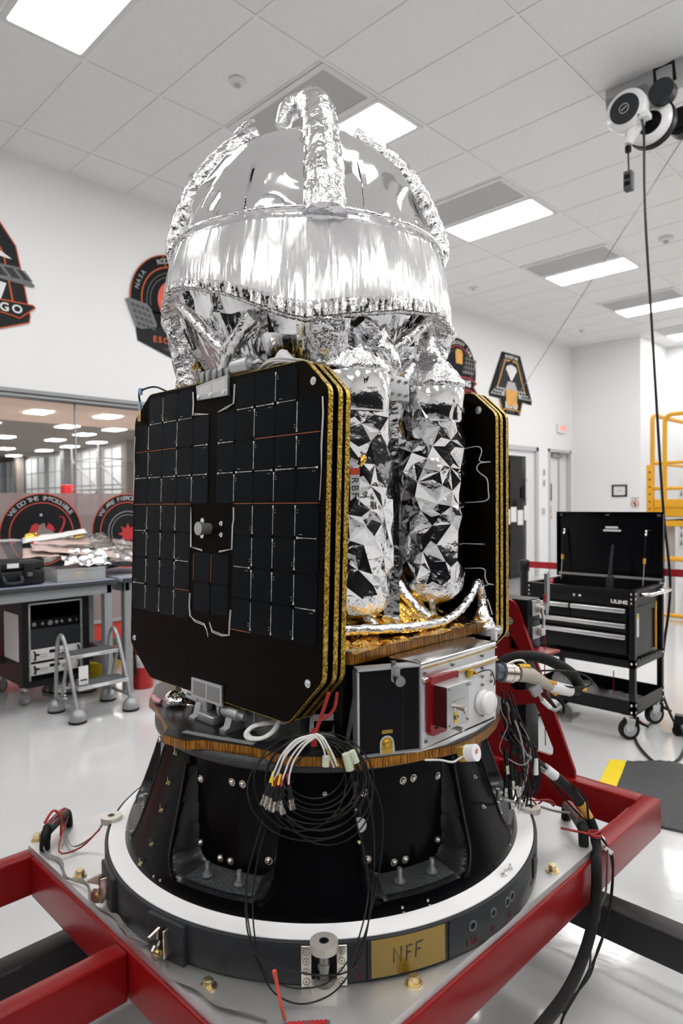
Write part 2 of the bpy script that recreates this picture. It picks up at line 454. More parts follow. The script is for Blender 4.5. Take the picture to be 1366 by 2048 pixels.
# ---- hall beyond the window
struct(MB().box((-6,6.6,-.1),(10.6,40,0)), 'floor_hall', 'hall_floor')
struct(MB().box((-6,6.6,3.4),(10.6,16.2,3.5)), 'ceiling_soffit', 'tan_paint')
struct(MB().box((-6,16.2,3.42),(10.6,40,3.5)), 'ceiling_hall', 'hall_ceiling')
struct(MB().box((10.4,6.6,0),(10.6,40,3.42)), 'wall_hall', 'hall_wall')
struct(MB().box((-6.2,6.6,0),(-6,40,3.42)), 'wall_hall_side', 'hall_wall')
struct(MB().box((-6,39.8,0),(10.6,40,3.42)), 'wall_hall_end', 'hall_wall')
lamp = thing('hall_ceiling_light', 'flat white ceiling light of the hall behind the window, nearest one', 'ceiling light', (5.585,12.333,3.4))
MB().box((5.385,12.05,3.385),(5.785,12.62,3.4)).build('diffuser', 'hall_lamp', lamp)
for q, (x, y) in enumerate([(5.5,14.35),(6.9,14.1),(8.3,14.3),(7.1,16.7),(8.3,16.6),(8.26,18.3),(8.3,20.4),(9.6,20.4),(9.6,22.4),(9.6,24.6),(9.7,27.9),(6.86,20.4),(6.9,23.6),(6.9,27),(5.4,17.2),(4.2,14.4),(4.1,12.3),(2.6,12.3),(8.3,24.6)]):
    dup(lamp, (x,y,3.4 if y < 16.2 else 3.42), 'flat white ceiling light seen through the window in the hall ceiling', group='ceiling lights of the hall behind the window')
lamp['label'] = 'flat white ceiling light seen through the window in the hall ceiling'; lamp['group'] = 'ceiling lights of the hall behind the window'
# glazed offices along the hall's right side
for k in range(9):
    y0 = 17.2+k*2.3
    gl = struct(MB().box((10.33,y0,.9),(10.36,y0+1.95,3.3)), 'window_%d' % (4+k), 'hall_light')
    b = MB()
    for t in (0,.66,1.32,1.93): b.box((10.30,y0+t,.9),(10.34,y0+t+.03,3.3))
    for z in (1.5,2.1,2.7): b.box((10.31,y0,z),(10.34,y0+1.95,z+.02))
    b.build('mullions', 'mid_grey', gl)
for k, y in enumerate((17.0,19.3,23.9,28.5)):
    struct(MB().box((9.95,y-.16,0),(10.25,y+.16,3.42)), 'pillar_%d' % (k+1), 'hall_ceiling' if k % 2 else 'hall_dark')
sc = thing('scaffold_tower', 'thin steel scaffold tower in the hall behind the window', 'scaffold', (9.2,19.4,0))
b = MB()
for x in (8.8,9.6):
    for y in (18.6,20.4): b.cyl((x,y,0),(x,y,3.2),.025,n=6)
for y in (18.6,20.4):
    for z in (1,1.9,2.8): b.cyl((8.8,y,z),(9.6,y,z),.02,n=6)
for x in (8.8,9.6):
    for z in (1,1.9,2.8): b.cyl((x,18.6,z),(x,20.4,z),.02,n=6)
    b.cyl((x,18.6,1.9),(x,20.4,2.8),.02,n=6); b.cyl((x,20.4,1),(x,18.6,1.9),.02,n=6)
b.build('tubes', 'mid_grey', sc)
def cab(x, y, s, m, label, name='cabinet'):
    t = thing(name, label, 'cabinet', (x,y,0))
    MB().box((x-s[0]/2,y-s[1]/2,0),(x+s[0]/2,y+s[1]/2,s[2]),.02).build('body', m, t)
    MB().box((x-s[0]/2-.015,y-s[1]/2+.04,.1),(x-s[0]/2,y+s[1]/2-.04,s[2]-.08),.005).build('door', m, t)
cab(9.2,21.6,(.4,.4,2.1), 'red_plastic', 'red cabinet standing in the hall behind the window')
cab(8.6,27.0,(.7,1.0,1.75), 'hall_dark', 'tall dark cabinet far back in the hall behind the window')
cab(6.0,12.6,(.9,1.4,1.1), 'hall_dark', 'low dark cabinet in the hall behind the frosted film')
cab(4.6,11.0,(.8,1.6,1.3), 'stone_grey', 'grey cabinet in the hall behind the frosted film')

# ---- window decals (round slogans on the frosted film)
def decal(cx, slogan, label):
    t = thing('window_decal', label, 'decal', (cx,WY,.8)); y0 = WY+.046; cz = 1.175
    MB().prism(arcpts(cx,cz,.385,0,2*PI,64)[:-1], y0, y0+.0015, 'XZ').build('disc', 'decal_black', t)
    r = MB().ring((cx,y0-.0015,cz),(cx,y0,cz),.386,.378,64).ring((cx,y0-.0015,cz),(cx,y0,cz),.300,.292,64).build('red_ring', 'red_orange', t)
    return t, y0, cz
t, y0, cz = decal(2.5, '', 'round black window decal reading WE DO THE IMPOSSIBLE with a red globe')
MB().text('WE DO THE IMPOSSIBLE', .058, (2.5,y0-.002,cz), (1,0,0), (0,0,1), .001, .012, arc=(.338,0,.098), xs=1.25).build('lettering', 'paper_grey', t)
gb = MB(); c0 = Vector((2.5,y0-.002,cz-.02))
def blob(pts, d, mb, c): mb.prism([(c.x+p[0]*d, c.z+p[1]*d) for p in pts], c.y, c.y+.001, 'XZ')
blob([(-.62,.12),(-.5,.5),(-.28,.62),(-.15,.5),(-.2,.3),(-.45,.2),(-.42,.02),(-.2,-.12),(-.1,-.3),(-.3,-.5),(-.5,-.4),(-.66,-.1)], .2, gb, c0)
blob([(.18,.36),(.3,.62),(.52,.45),(.6,.22),(.4,.26)], .2, gb, c0)
gb.build('globe', 'patch_red', t)
gg = MB(); blob([(-.2,.5),(.1,.62),(.18,.36),(.4,.26),(.62,.1),(.4,-.1),(.3,-.5),(0,-.6),(-.1,-.3),(-.3,.0),(-.42,.05)], .2, gg, c0+Vector((0,.0005,0))); gg.build('land', 'decal_grey', t)
MB().tube([(2.5+.02,y0-.002,cz-.26),(2.62,y0-.002,cz-.08),(2.70,y0-.002,cz+.08),(2.70,y0-.002,cz+.15),(2.66,y0-.002,cz+.16)], [.012,.012,.011,.008,.003], 6, res=5).build('swoosh', 'patch_red', t)
MB().prism(arcpts(2.23,cz-.06,.028,0,2*PI,18)[:-1], y0-.002, y0, 'XZ').build('dot', 'patch_red', t)
MB().prism(arcpts(2.49,cz+.18,.014,0,2*PI,14)[:-1], y0-.002, y0, 'XZ').build('star', 'paper_grey', t)
t, y0, cz = decal(3.372, '', 'round black window decal reading WE ARE FIERCE, half hidden by the solar panel')
MB().text('WE ARE FIERCE', .058, (3.372,y0-.002,cz), (1,0,0), (0,0,1), .001, .012, arc=(.338,-.40,.098), xs=1.25).build('lettering', 'paper_grey', t)
MB().ring((3.372,y0-.002,cz-.01),(3.372,y0,cz-.01),.215,.207,48).ring((3.372,y0-.002,cz-.01),(3.372,y0,cz-.01),.18,.175,48).build('compass_ring', 'ink_grey', t)
st = []
for k in range(16): st.append((3.372+(.11 if k % 2 == 0 else .06)*math.sin(k*PI/8), cz-.03+(.11 if k % 2 == 0 else .06)*math.cos(k*PI/8)))
MB().prism(st, y0-.002, y0, 'XZ').build('compass_star', 'patch_red', t)

# ---- mission emblems, cut-out plates on the left wall
EY = WY-.0005
def P3(mb, pts, lvl, th=.004): return mb.prism(pts, EY-lvl-th, EY-lvl, 'XZ')
def outline(mb, pts, w, lvl, close=True):
    n = len(pts)
    for i in range(n if close else n-1):
        a = Vector((pts[i][0], pts[i][1])); b = Vector((pts[(i+1)%n][0], pts[(i+1)%n][1])); d = (b-a)
        if d.length < 1e-6: continue
        p = Vector((-d.y,d.x)).normalized()*w/2
        P3(mb, [tuple(a-p), tuple(b-p), tuple(b+p), tuple(a+p)], lvl, .002)
    return mb
def emblem(cx, z, label): return thing('mission_emblem', label, 'emblem', (cx,WY,z))
# 1: cut by the left edge of the photograph
t = emblem(1.78, 3.04, 'dark angular wall emblem ending in GO, leftmost on the wall')
pl = [(2.02,4.20),(2.145,3.996),(2.275,3.82),(2.33,3.56),(2.395,3.20),(2.385,3.14),(2.13,3.045),(1.43,3.045),(1.175,3.14),(1.165,3.20),(1.23,3.56),(1.285,3.82),(1.415,3.996),(1.54,4.20)]
P3(MB(), pl, 0, .012).build('plate', 'patch_dark', t); outline(MB(), pl, .010, .012).build('border', 'patch_orange', t)
inner = [(1.96,4.05),(2.09,3.86),(2.17,3.72),(2.26,3.22),(1.30,3.22),(1.39,3.72),(1.47,3.86),(1.60,4.05)]
outline(MB(), inner, .014, .012).build('inner_border', 'patch_orange', t)
P3(MB(), [(1.78,3.78),(2.06,3.80),(2.13,3.75),(2.24,3.69),(2.20,3.69),(2.1,3.70),(2.06,3.66),(1.78,3.66)], .013).build('satellite_picture', 'white', t)
P3(MB(), [(1.5,3.62),(2.30,3.63),(2.44,3.49),(2.43,3.475),(1.5,3.53)], .014).build('solar_wing', 'patch_mid', t)
b = MB()
for k in range(7):
    x = 1.62+k*.11
    for q in range(6): P3(b, [(x+q*.012,3.605-q*.014),(x+.075+q*.012,3.606-q*.014),(x+.079+q*.012,3.597-q*.014),(x+.004+q*.012,3.596-q*.014)], .018, .002)
b.build('cells', 'patch_black', t)
P3(P3(MB(), [(2.06,3.31),(2.14,3.31),(2.19,3.46),(2.11,3.47)], .013), [(1.9,3.31),(1.98,3.31),(2.07,3.48),(1.99,3.49)], .013).build('struts', 'white', t)
bn = [(2.44,3.285),(2.30,3.165),(2.16,3.19),(1.40,3.19),(1.26,3.165),(1.12,3.285),(1.14,3.305),(2.42,3.305)]
P3(MB(), bn, .015).build('banner', 'patch_dark', t); outline(MB(), bn, .010, .019).build('banner_border', 'patch_orange', t)
MB().text('GO', .105, (2.225,EY-.022,3.240), (1,0,0), (0,0,1), .002, .02, sp=1.35, xs=1.1).build('lettering', 'white', t)
# 2
t = emblem(3.93, 3.05, 'round dark wall emblem with orange planet and ESCAPADE, behind the silver dome')
cx, cz = 3.93, 3.615
P3(P3(MB(), arcpts(cx,cz,.53,-.25,PI+.25,40), 0, .012), [(3.468,3.50),(3.468,3.266),(3.484,3.165),(3.90,3.03),(3.96,3.03),(4.376,3.165),(4.392,3.266),(4.392,3.50)], .0, .012).build('plate', 'patch_black', t)
P3(MB(), [(3.468,3.34),(3.468,3.266),(3.484,3.165),(3.90,3.03),(3.96,3.03),(4.376,3.165),(4.392,3.266),(4.392,3.34)], .012, .002).build('title_plate', 'patch_dark', t)
b = MB(); outline(b, arcpts(cx,cz,.527,-.2,PI+.2,40), .010, .012, False); outline(b, arcpts(cx,cz,.40,-.1,PI+.1,36), .014, .012, False)
for a in (PI/2+.28, PI/2-.28): outline(b, [(cx+.40*math.cos(a),cz+.40*math.sin(a)),(cx+.527*math.cos(a),cz+.527*math.sin(a))], .014, .012, False)
b.build('border', 'patch_orange', t)
P3(MB(), arcpts(cx+.02,cz+.03,.235,0,2*PI,36)[:-1], .013).build('planet', 'red_orange', t)
b = MB(); outline(b, arcpts(cx,cz,.30,.1,PI+.2,30), .006, .012, False); outline(b, arcpts(cx,cz,.34,.1,PI+.2,30), .006, .012, False); b.build('orbit_lines', 'patch_mid', t)
MB().text('ROCKET LAB', .070, (cx,EY-.016,cz), (1,0,0), (0,0,1), .002, .02, arc=(.463,0,.098), xs=1.0).text('NASA', .07, (cx,EY-.016,cz), (1,0,0), (0,0,1), .002, 0, arc=(.463,-1.14,.125)).build('lettering', 'light_grey', t)
wp = [(3.35,3.568),(3.38,3.585),(3.58,3.56),(3.63,3.52),(3.70,3.36),(3.69,3.33),(3.52,3.285),(3.46,3.30)]
P3(MB(), wp, .016, .006).build('solar_wing', 'patch_mid', t)
b = MB()
for i in range(4):
    for j in range(4):
        x = 3.40+i*.055+j*.022; z = 3.545-j*.062-i*.008
        P3(b, [(x,z),(x+.04,z-.006),(x+.052,z-.044),(x+.012,z-.038)], .022, .002)
b.build('cells', 'patch_grey', t)
MB().text('ESCAPADE', .088, (cx,EY-.016,3.205), (1,0,0), (0,0,1), .002, .03, sp=1.42).build('title_lettering', 'patch_orange', t)
MB().text('MISSION TO MARS', .035, (cx,EY-.016,3.115), (1,0,0), (0,0,1), .002, .0).build('small_lettering', 'patch_mid', t)
# 3
t = emblem(9.27, 3.1, 'oval dark wall emblem with gold spacecraft and a name ending NING')
cx, cz = 9.27, 3.63; ov = [(cx+.515*math.cos(a*PI/24), cz+.53*math.sin(a*PI/24)) for a in range(48)]
P3(MB(), ov, 0, .012).build('plate', 'patch_black', t)
b = MB(); outline(b, [(cx+.40*math.cos(a*PI/24), cz+.40*math.sin(a*PI/24)) for a in range(48)], .014, .012); b.build('border', 'patch_red', t)
P3(MB(), [(9.22,3.98),(9.34,3.98),(9.39,3.92),(9.38,3.74),(9.20,3.74),(9.18,3.92)], .013).build('satellite_picture', 'patch_gold', t)
P3(MB(), [(9.46,3.87),(9.80,3.86),(9.70,3.60),(9.38,3.60)], .013).build('solar_wing', 'patch_mid', t)
b = MB()
for i in range(4):
    for j in range(3): P3(b, [(9.44+i*.08-j*.012,3.845-j*.075),(9.49+i*.08-j*.012,3.845-j*.075),(9.475+i*.08-j*.012,3.79-j*.075),(9.425+i*.08-j*.012,3.79-j*.075)], .017, .002)
b.build('cells', 'patch_black', t)
bn = [(8.74,3.53),(9.55,3.53),(9.80,3.47),(9.70,3.40),(9.82,3.29),(9.55,3.33),(8.74,3.33)]
P3(MB(), bn, .014).build('banner', 'patch_black', t); outline(MB(), bn, .018, .018).build('banner_border', 'patch_red', t)
MB().text('LIGHTNING', .14, (9.24,EY-.022,3.43), (1,0,0), (0,0,1), .002, .04).build('title_lettering', 'white', t)
MB().text('ROCKET LAB', .075, (cx,EY-.016,cz), (1,0,0), (0,0,1), .002, .025, arc=(.455,.25,.14)).build('lettering', 'white', t)
b = MB()
for k in range(30):
    a = k*2*PI/30; P3(b, arcpts(cx+.345*math.cos(a),cz+.345*math.sin(a),.012,0,2*PI,8)[:-1], .012, .002)
b.build('dots', 'patch_mid', t)
# 4
t = emblem(10.95, 3.04, 'trapezoid dark wall emblem with gold spacecraft reading ECHO')
pl = [(10.636,4.155),(11.269,4.16),(11.692,3.37),(11.69,3.285),(11.36,3.30),(11.26,3.045),(10.64,3.045),(10.53,3.30),(10.21,3.31),(10.20,3.382)]
P3(MB(), pl, 0, .012).build('plate', 'patch_black', t)
b = MB(); outline(b, [(11.0,4.02),(11.16,4.02),(11.48,3.40)], .03, .012, False); outline(b, [(10.9,4.02),(10.74,4.02),(10.42,3.40)], .03, .012, False)
outline(b, [(10.54,3.30),(10.65,3.06),(10.70,3.13),(11.20,3.13),(11.25,3.06),(11.35,3.30)], .02, .012, False); b.build('border', 'patch_gold', t)
b = MB()
for r in (.16,.24,.32,.40): outline(b, arcpts(10.95,3.72,r,-.9,PI+.9,26), .022, .0115, False)
b.build('orbit_lines', 'patch_grey', t)
P3(MB(), [(10.76,3.86),(10.80,3.92),(10.95,3.95),(11.10,3.92),(11.14,3.86),(10.97,3.66),(10.93,3.66)], .014).build('dish_antenna', 'white', t)
P3(MB(), [(10.74,3.49),(11.16,3.49),(11.12,3.20),(10.78,3.20)], .015).build('satellite_picture', 'patch_gold', t)
P3(MB(), [(10.82,3.64),(11.06,3.64),(11.16,3.49),(10.74,3.49)], .015).build('satellite_picture_top', 'light_grey', t)
P3(P3(MB(), [(10.24,3.36),(10.44,3.50),(10.72,3.50),(10.70,3.36)], .014), [(11.66,3.36),(11.44,3.50),(11.18,3.50),(11.20,3.36)], .014).build('solar_wing', 'light_grey', t)
b = MB()
for i in range(3):
    for j in range(2):
        for s, x0 in ((1,10.40),(-1,11.50)):
            x = x0+s*(i*.10-j*.07); z = 3.475-j*.06; P3(b, [(x,z),(x+s*.07,z),(x+s*.05,z-.04),(x-s*.02,z-.04)], .018, .002)
b.build('cells', 'patch_black', t)
MB().text('ROCKET LAB', .075, (10.955,EY-.016,4.085), (1,0,0), (0,0,1), .002, .03).text('ECHO', .155, (10.95,EY-.016,3.205), (1,0,0), (0,0,1), .002, .05).build('lettering', 'white', t)
MB().text('VIASAT', .06, (10.95,EY-.016,3.09), (1,0,0), (0,0,1), .002, .0).build('small_lettering', 'patch_mid', t)

# ---- doors in the left wall
d = MB()
for a, b_ in ((9.9,10.0),(11.86,11.95)): d.box((a,WY-.02,0),(b_,WY+.12,2.49))
d.box((9.9,WY-.02,2.41),(11.95,WY+.12,2.49)); d1 = struct(d, 'door_1', mat('door_frame',(.55,.55,.56),.45))
MB().box((10.0,WY+.04,0),(11.60,WY+.055,2.30)).build('glass_leaf', 'glass', d1)
MB().box((10.0,WY+.03,2.30),(11.86,WY+.07,2.41)).box((11.55,WY+.03,0),(11.86,WY+.07,2.30)).build('leaf_frame', 'white_paint', d1)
MB().box((11.50,WY-.01,1.45),(11.56,WY+.03,1.80),.01).box((11.505,WY-.015,1.82),(11.555,WY+.03,1.87),.005).build('lock', 'white_paint', d1)
d = MB()
for a, b_ in ((12.36,12.42),(13.27,13.33)): d.box((a,WY-.02,0),(b_,WY+.12,2.49))
d.box((12.36,WY-.02,2.43),(13.33,WY+.12,2.49)); d2 = struct(d, 'door_2', 'door_frame')
MB().box((12.42,WY+.07,0),(13.27,WY+.11,2.43)).build('door_leaf', 'white_paint', d2)
MB().box((12.9,WY+.05,0),(12.96,WY+.07,2.43)).build('pull_rail', 'alu_matt', d2)
MB().box((12.6,WY+.0,2.33),(13.0,WY+.07,2.40),.01).box((12.8,WY-.03,2.385),(13.25,WY+.0,2.40)).build('door_closer', 'grey_metal', d2)
MB().box((12.45,WY+.055,1.45),(12.62,WY+.07,1.80)).build('sign_plate', 'charcoal', d2)
MB().box((12.46,WY+.03,1.20),(12.56,WY+.07,1.34),.008).build('handle', 'grey_metal', d2)
MB().box((12.47,WY+.01,1.08),(12.54,WY+.03,1.17),.005).build('tag', 'cable_orange', d2)
# things on the walls
def switch(x, z, w, h, m, label, cat='switch', name='wall_switch'):
    t = thing(name, label, cat, (x,WY,z))
    MB().box((x-w/2,WY-.012,z-h/2),(x+w/2,WY,z+h/2),.004).build('plate', 'white_paint', t)
    MB().box((x-w/4,WY-.018,z-h/3),(x+w/4,WY-.012,z+h/3),.002).build('rocker', m, t)
switch(12.17,2.01,.10,.16,'mid_grey','topmost small grey switch between the two doors')
switch(12.17,1.80,.10,.16,'mid_grey','second small grey switch between the two doors')
switch(12.15,1.24,.16,.16,'light_grey','white wall plate lowest between the two doors')
t = thing('exit_sign', 'small white exit sign with red letters above the doors', 'sign', (12.88,WY,2.83))
MB().box((12.72,WY-.06,2.83),(13.05,WY,3.01),.01).build('housing', 'white_gloss', t)
MB().text('EXIT', .125, (12.885,WY-.063,2.92), (1,0,0), (0,0,1), .002, .02, sp=1.02).build('lettering', 'exit_red', t)
FX = 13.42
t = thing('picture_frame', 'small black framed certificate on the far wall', 'picture', (FX,5.44,1.52))
MB().prism([(5.29,1.52),(5.59,1.52),(5.59,1.76),(5.29,1.76)], FX-.02, FX, 'YZ', hole=[[(5.32,1.55),(5.56,1.55),(5.56,1.73),(5.32,1.73)]]).build('frame', 'black', t)
pp = MB().box((FX-.008,5.32,1.55),(FX-.004,5.56,1.73)).build('sheet', 'paper', t)
MB().box((FX-.010,5.39,1.635),(FX-.008,5.49,1.645)).build('print', 'ink_grey', pp)
t = thing('no_entry_sign', 'white warning sign with red prohibition ring on the far wall', 'sign', (FX,4.99+.16,1.26))
MB().box((FX-.008,5.04,1.26),(FX-.002,5.24,1.52)).build('sheet', 'paper', t)
MB().ring((FX-.011,5.14,1.38),(FX-.008,5.14,1.38),.075,.060,28).obox((FX-.0095,5.14,1.38),(.0025,.012,.13),(1,0,0),(0,.7,.7)).build('prohibition_ring', 'patch_red', t)
MB().box((FX-.010,5.12,1.33),(FX-.008,5.15,1.42)).box((FX-.010,5.15,1.37),(FX-.008,5.18,1.39)).build('figure', 'ink', t)
MB().box((FX-.010,5.07,1.475),(FX-.008,5.21,1.495)).build('heading', 'ink_grey', t)
# tool boards on the end wall
def board(y, z0, z1, label):
    t = thing('shadow_board', label, 'board', (14.9,y,z0)); x = 14.9
    MB().box((x-.02,y-.21,z0),(x,y+.21,z1),.004).build('panel', 'paper', t)
    MB().text('TOOLS', .05, (x-.022,y,z1-.06), (0,-1,0), (0,0,1), .002).build('heading', 'ink', t)
    h = MB()
    for i in range(4):
        for j in range(int((z1-z0)/.17)-1):
            yy = y-.15+i*.10; zz = z0+.08+j*.17; h.box((x-.035,yy-.015,zz),(x-.02,yy+.015,zz+.05),.003).box((x-.04,yy-.006,zz+.05),(x-.025,yy+.006,zz+.10))
    h.build('hooks', 'dark_grey', t)
board(4.60,1.28,1.92,'white tool board with small dark hooks behind the lift, upper one')
board(4.60,.42,1.18,'white tool board with small dark hooks behind the lift, lower one')
t = thing('storage_rack', 'dark shelving with red boxes at the right edge behind the lift', 'shelf', (14.6,4.1,0))
b = MB()
for y in (4.28,2.9):
    for x in (14.35,14.85): b.box((x-.02,y-.02,0),(x+.02,y+.02,2.9))
b.build('uprights', 'mid_grey', t)
for z in (.3,.75,1.2,1.65,2.1,2.55): MB().box((14.33,2.88,z),(14.87,4.30,z+.03)).build('shelf', 'mid_grey', t)
k = 0
for z, m, nm in ((.33,'charcoal','charcoal'),(.78,'patch_red','red'),(1.23,'charcoal','charcoal'),(1.68,'patch_red','red'),(2.13,'charcoal','charcoal')):
    bx = thing('storage_box', nm+' box on the '+('lowest','second','third','fourth','fifth')[k]+' level of the dark shelving', 'box', (14.6,4.0,z)); k += 1
    MB().box((14.38,3.85,z),(14.8,4.22,z+.26),.01).build('body', m, bx); MB().box((14.37,3.84,z+.26),(14.81,4.23,z+.29),.006).build('lid', m, bx)

# ---- ceiling fittings
lx, ly = GX+2*TX, GY
L0 = thing('ceiling_light', 'x', 'ceiling light', (lx,ly,CH)); L0['group'] = 'ceiling lights'
MB().prism([(lx+.015,ly+.015),(lx+TX-.015,ly+.015),(lx+TX-.015,ly+TY-.015),(lx+.015,ly+TY-.015)], CH-.012, CH-.004, 'XY', hole=[rrect(lx+.055,ly+.055,lx+TX-.055,ly+TY-.055,.02)]).build('frame', 'white_paint', L0)
MB().prism(rrect(lx+.055,ly+.055,lx+TX-.055,ly+TY-.055,.02), CH-.008, CH-.002).build('diffuser', 'lamp_glow', L0)
V0 = thing('ceiling_vent', 'x', 'vent', (lx,ly,CH)); V0['group'] = 'ceiling vents'
MB().prism([(lx+.012,ly+.012),(lx+TX-.012,ly+.012),(lx+TX-.012,ly+TY-.012),(lx+.012,ly+TY-.012)], CH-.018, CH-.005, 'XY', hole=[rrect(lx+.06,ly+.06,lx+TX-.06,ly+TY-.06,.004,1)]).build('frame', 'white_paint', V0)
MB().box((lx+.06,ly+.06,CH-.012),(lx+TX-.06,ly+TY-.06,CH-.006)).build('grille', 'vent_grey', V0)
LL = {-2:'large bright ceiling light at the top left corner', 2:'bright ceiling light right behind the foil dome', 6:'long bright ceiling light right of the dome, first of the row', 10:'long bright ceiling light crossed by the thin diagonal wire', 14:'far bright ceiling light at the right edge crossed by the black cord', 18:'added unseen ceiling light brightening the far end, beyond the right edge'}
VV = {-2:'grey ceiling vent beside the top left light', 2:'grey ceiling vent behind the foil tube on the dome', 6:'grey ceiling vent behind the first long light right of the dome', 10:'grey ceiling vent behind the light crossed by the diagonal wire', 14:'grey ceiling vent behind the far right light', 18:'farthest grey ceiling vent of the row, beyond the right edge'}
first = True
for j in (0,-3,-6):
    for i in (-10,-6,-2,2,6,10,14,18):  # last column of lights is added out of view to brighten the far end
        if i == 14 and j < -3: pass
        p = (GX+i*TX, GY+j*TY, CH)
        la = LL.get(i, 'bright ceiling light outside the view') if j == 0 and i >= -2 else 'bright ceiling light over the part of the room behind the photographer'
        va = VV.get(i, 'vent') if j == 0 and i >= -2 else 'grey ceiling vent over the part of the room behind the photographer'
        pv = (p[0]-TX, p[1], p[2])
        dup(L0, p, la)
        dup(V0, pv, va)
for r in (L0, V0):
    for c in list(r.children): bpy.data.objects.remove(c)
    bpy.data.objects.remove(r)
def detector(x, y, r, h, label, name='smoke_detector', cat='detector'):
    t = thing(name, label, cat, (x,y,CH))
    MB().lathe([(0,0),(r,0),(r,-h*.3),(r*.8,-h*.6),(r*.35,-h*.62)], (x,y,CH), 24).build('base', 'white_paint', t)
    MB().lathe([(r*.36,-h*.6),(r*.36,-h*.85),(r*.2,-h),(0,-h)], (x,y,CH), 16).build('sensor', 'light_grey', t)
detector(3.094,4.136,.065,.055,'round white detector on the ceiling left of the grey vent')
detector(3.682,5.642,.05,.035,'small white sprinkler cap on the ceiling left of the dome','sprinkler_cap','sprinkler')
detector(8.567,5.652,.07,.04,'small white sprinkler cap on the ceiling near the wall right of the dome','sprinkler_cap','sprinkler')
detector(8.654,2.936,.09,.07,'round white detector on the ceiling at the right edge')
detector(12.165,5.64,.07,.04,'small white sprinkler cap on the ceiling near the far corner','sprinkler_cap','sprinkler')
# ================================================================== LEFT BACKGROUND
def bench(x0, x1, y0, y1, z, label):
    t = thing('workbench', label, 'workbench', ((x0+x1)/2,(y0+y1)/2,0))
    MB().box((x0,y0+.012,z-.03),(x1-.012,y1,z),.004).build('bench_top', 'bench_top', t)
    MB().box((x0,y0,z-.036),(x1,y0+.012,z-.001),.004).box((x1-.012,y0+.012,z-.036),(x1,y1,z-.001),.004).build('edge_band', 'bench_edge', t)
    MB().box((x0+.03,y0+.04,z-.105),(x1-.03,y0+.08,z-.036),.004).box((x0+.03,y1-.08,z-.105),(x1-.03,y1-.04,z-.036),.004).box((x1-.07,y0+.04,z-.105),(x1-.03,y1-.04,z-.037)).box((x0+.03,y0+.04,z-.105),(x0+.07,y1-.04,z-.037)).build('apron', 'grey_frame', t)
    for x in (x0+.03,x1-.09):
        for y in (y0+.04,y1-.10): MB().box((x,y,0),(x+.06,y+.06,z-.105),.004).build('leg', 'grey_frame', t)
    MB().box((x0+.045,y0+.06,.24),(x0+.075,y1-.06,.30)).box((x1-.075,y0+.06,.24),(x1-.045,y1-.06,.30)).box((x0+.05,y1-.09,.24),(x1-.05,y1-.06,.30)).build('stretcher', 'mid_grey', t)
    return t
bench(.55,2.37,4.71,5.50,.89,'grey steel workbench with blue-grey top carrying the black case')
bench(2.41,3.9,4.71,5.50,.89,'second grey steel workbench, mostly hidden behind the solar panel')

t = thing('equipment_case', 'black hard plastic case with handle on the workbench', 'case', (1.65,4.95,.89))
MB().box((1.43,4.80,.895),(1.87,5.14,1.00),.02).build('base_shell', 'black_powder', t)
MB().box((1.43,4.80,1.003),(1.87,5.14,1.062),.018).build('lid', 'black_powder', t)
for x in (1.50,1.72):
    l = MB().box((x,4.782,.95),(x+.075,4.80,1.05),.008).build('latch', 'black_powder', t); MB().box((x+.02,4.775,.955),(x+.055,4.783,.985),.004).build('latch_tab', 'dark_grey', l)
MB().tube([(1.585,4.80,.965),(1.585,4.765,.945),(1.60,4.755,.92),(1.685,4.755,.92),(1.70,4.765,.945),(1.70,4.80,.965)], .012, 8, res=3).build('handle', 'charcoal', t)
MB().box((1.615,4.797,1.02),(1.69,4.801,1.05)).build('sticker', 'paper', t)

t = thing('storage_bin', 'shallow clear plastic bin with small parts on the workbench', 'bin', (2.13,4.95,.89))
b = MB(); x0, x1, y0, y1, z0, z1 = 1.95,2.31,4.79,5.10,.892,.985
b.box((x0,y0,z0),(x1,y1,z0+.004)).box((x0,y0,z0),(x1,y0+.005,z1)).box((x0,y1-.005,z0),(x1,y1,z1)).box((x0,y0,z0),(x0+.005,y1,z1)).box((x1-.005,y0,z0),(x1,y1,z1)).box((x0-.008,y0-.008,z1-.006),(x1+.008,y0+.006,z1)).box((x0-.008,y1-.006,z1-.006),(x1+.008,y1+.008,z1))
b.build('tray', 'clear_bin', t)
for k, m in enumerate(('light_grey','mid_grey','yellow_label','dark_grey','light_grey')):
    o = MB().box((1.97+k*.066,4.81+.02*(k%2),.897),(2.02+k*.066,4.90,.935+.01*(k%3)),.006)
    one(o, 'parts_packet', m, 'small packet %s in the clear bin' % ('at its left end','second from its left','in yellow','dark, next to the yellow one','at its right end')[k], 'packet', 'packets in the clear bin')

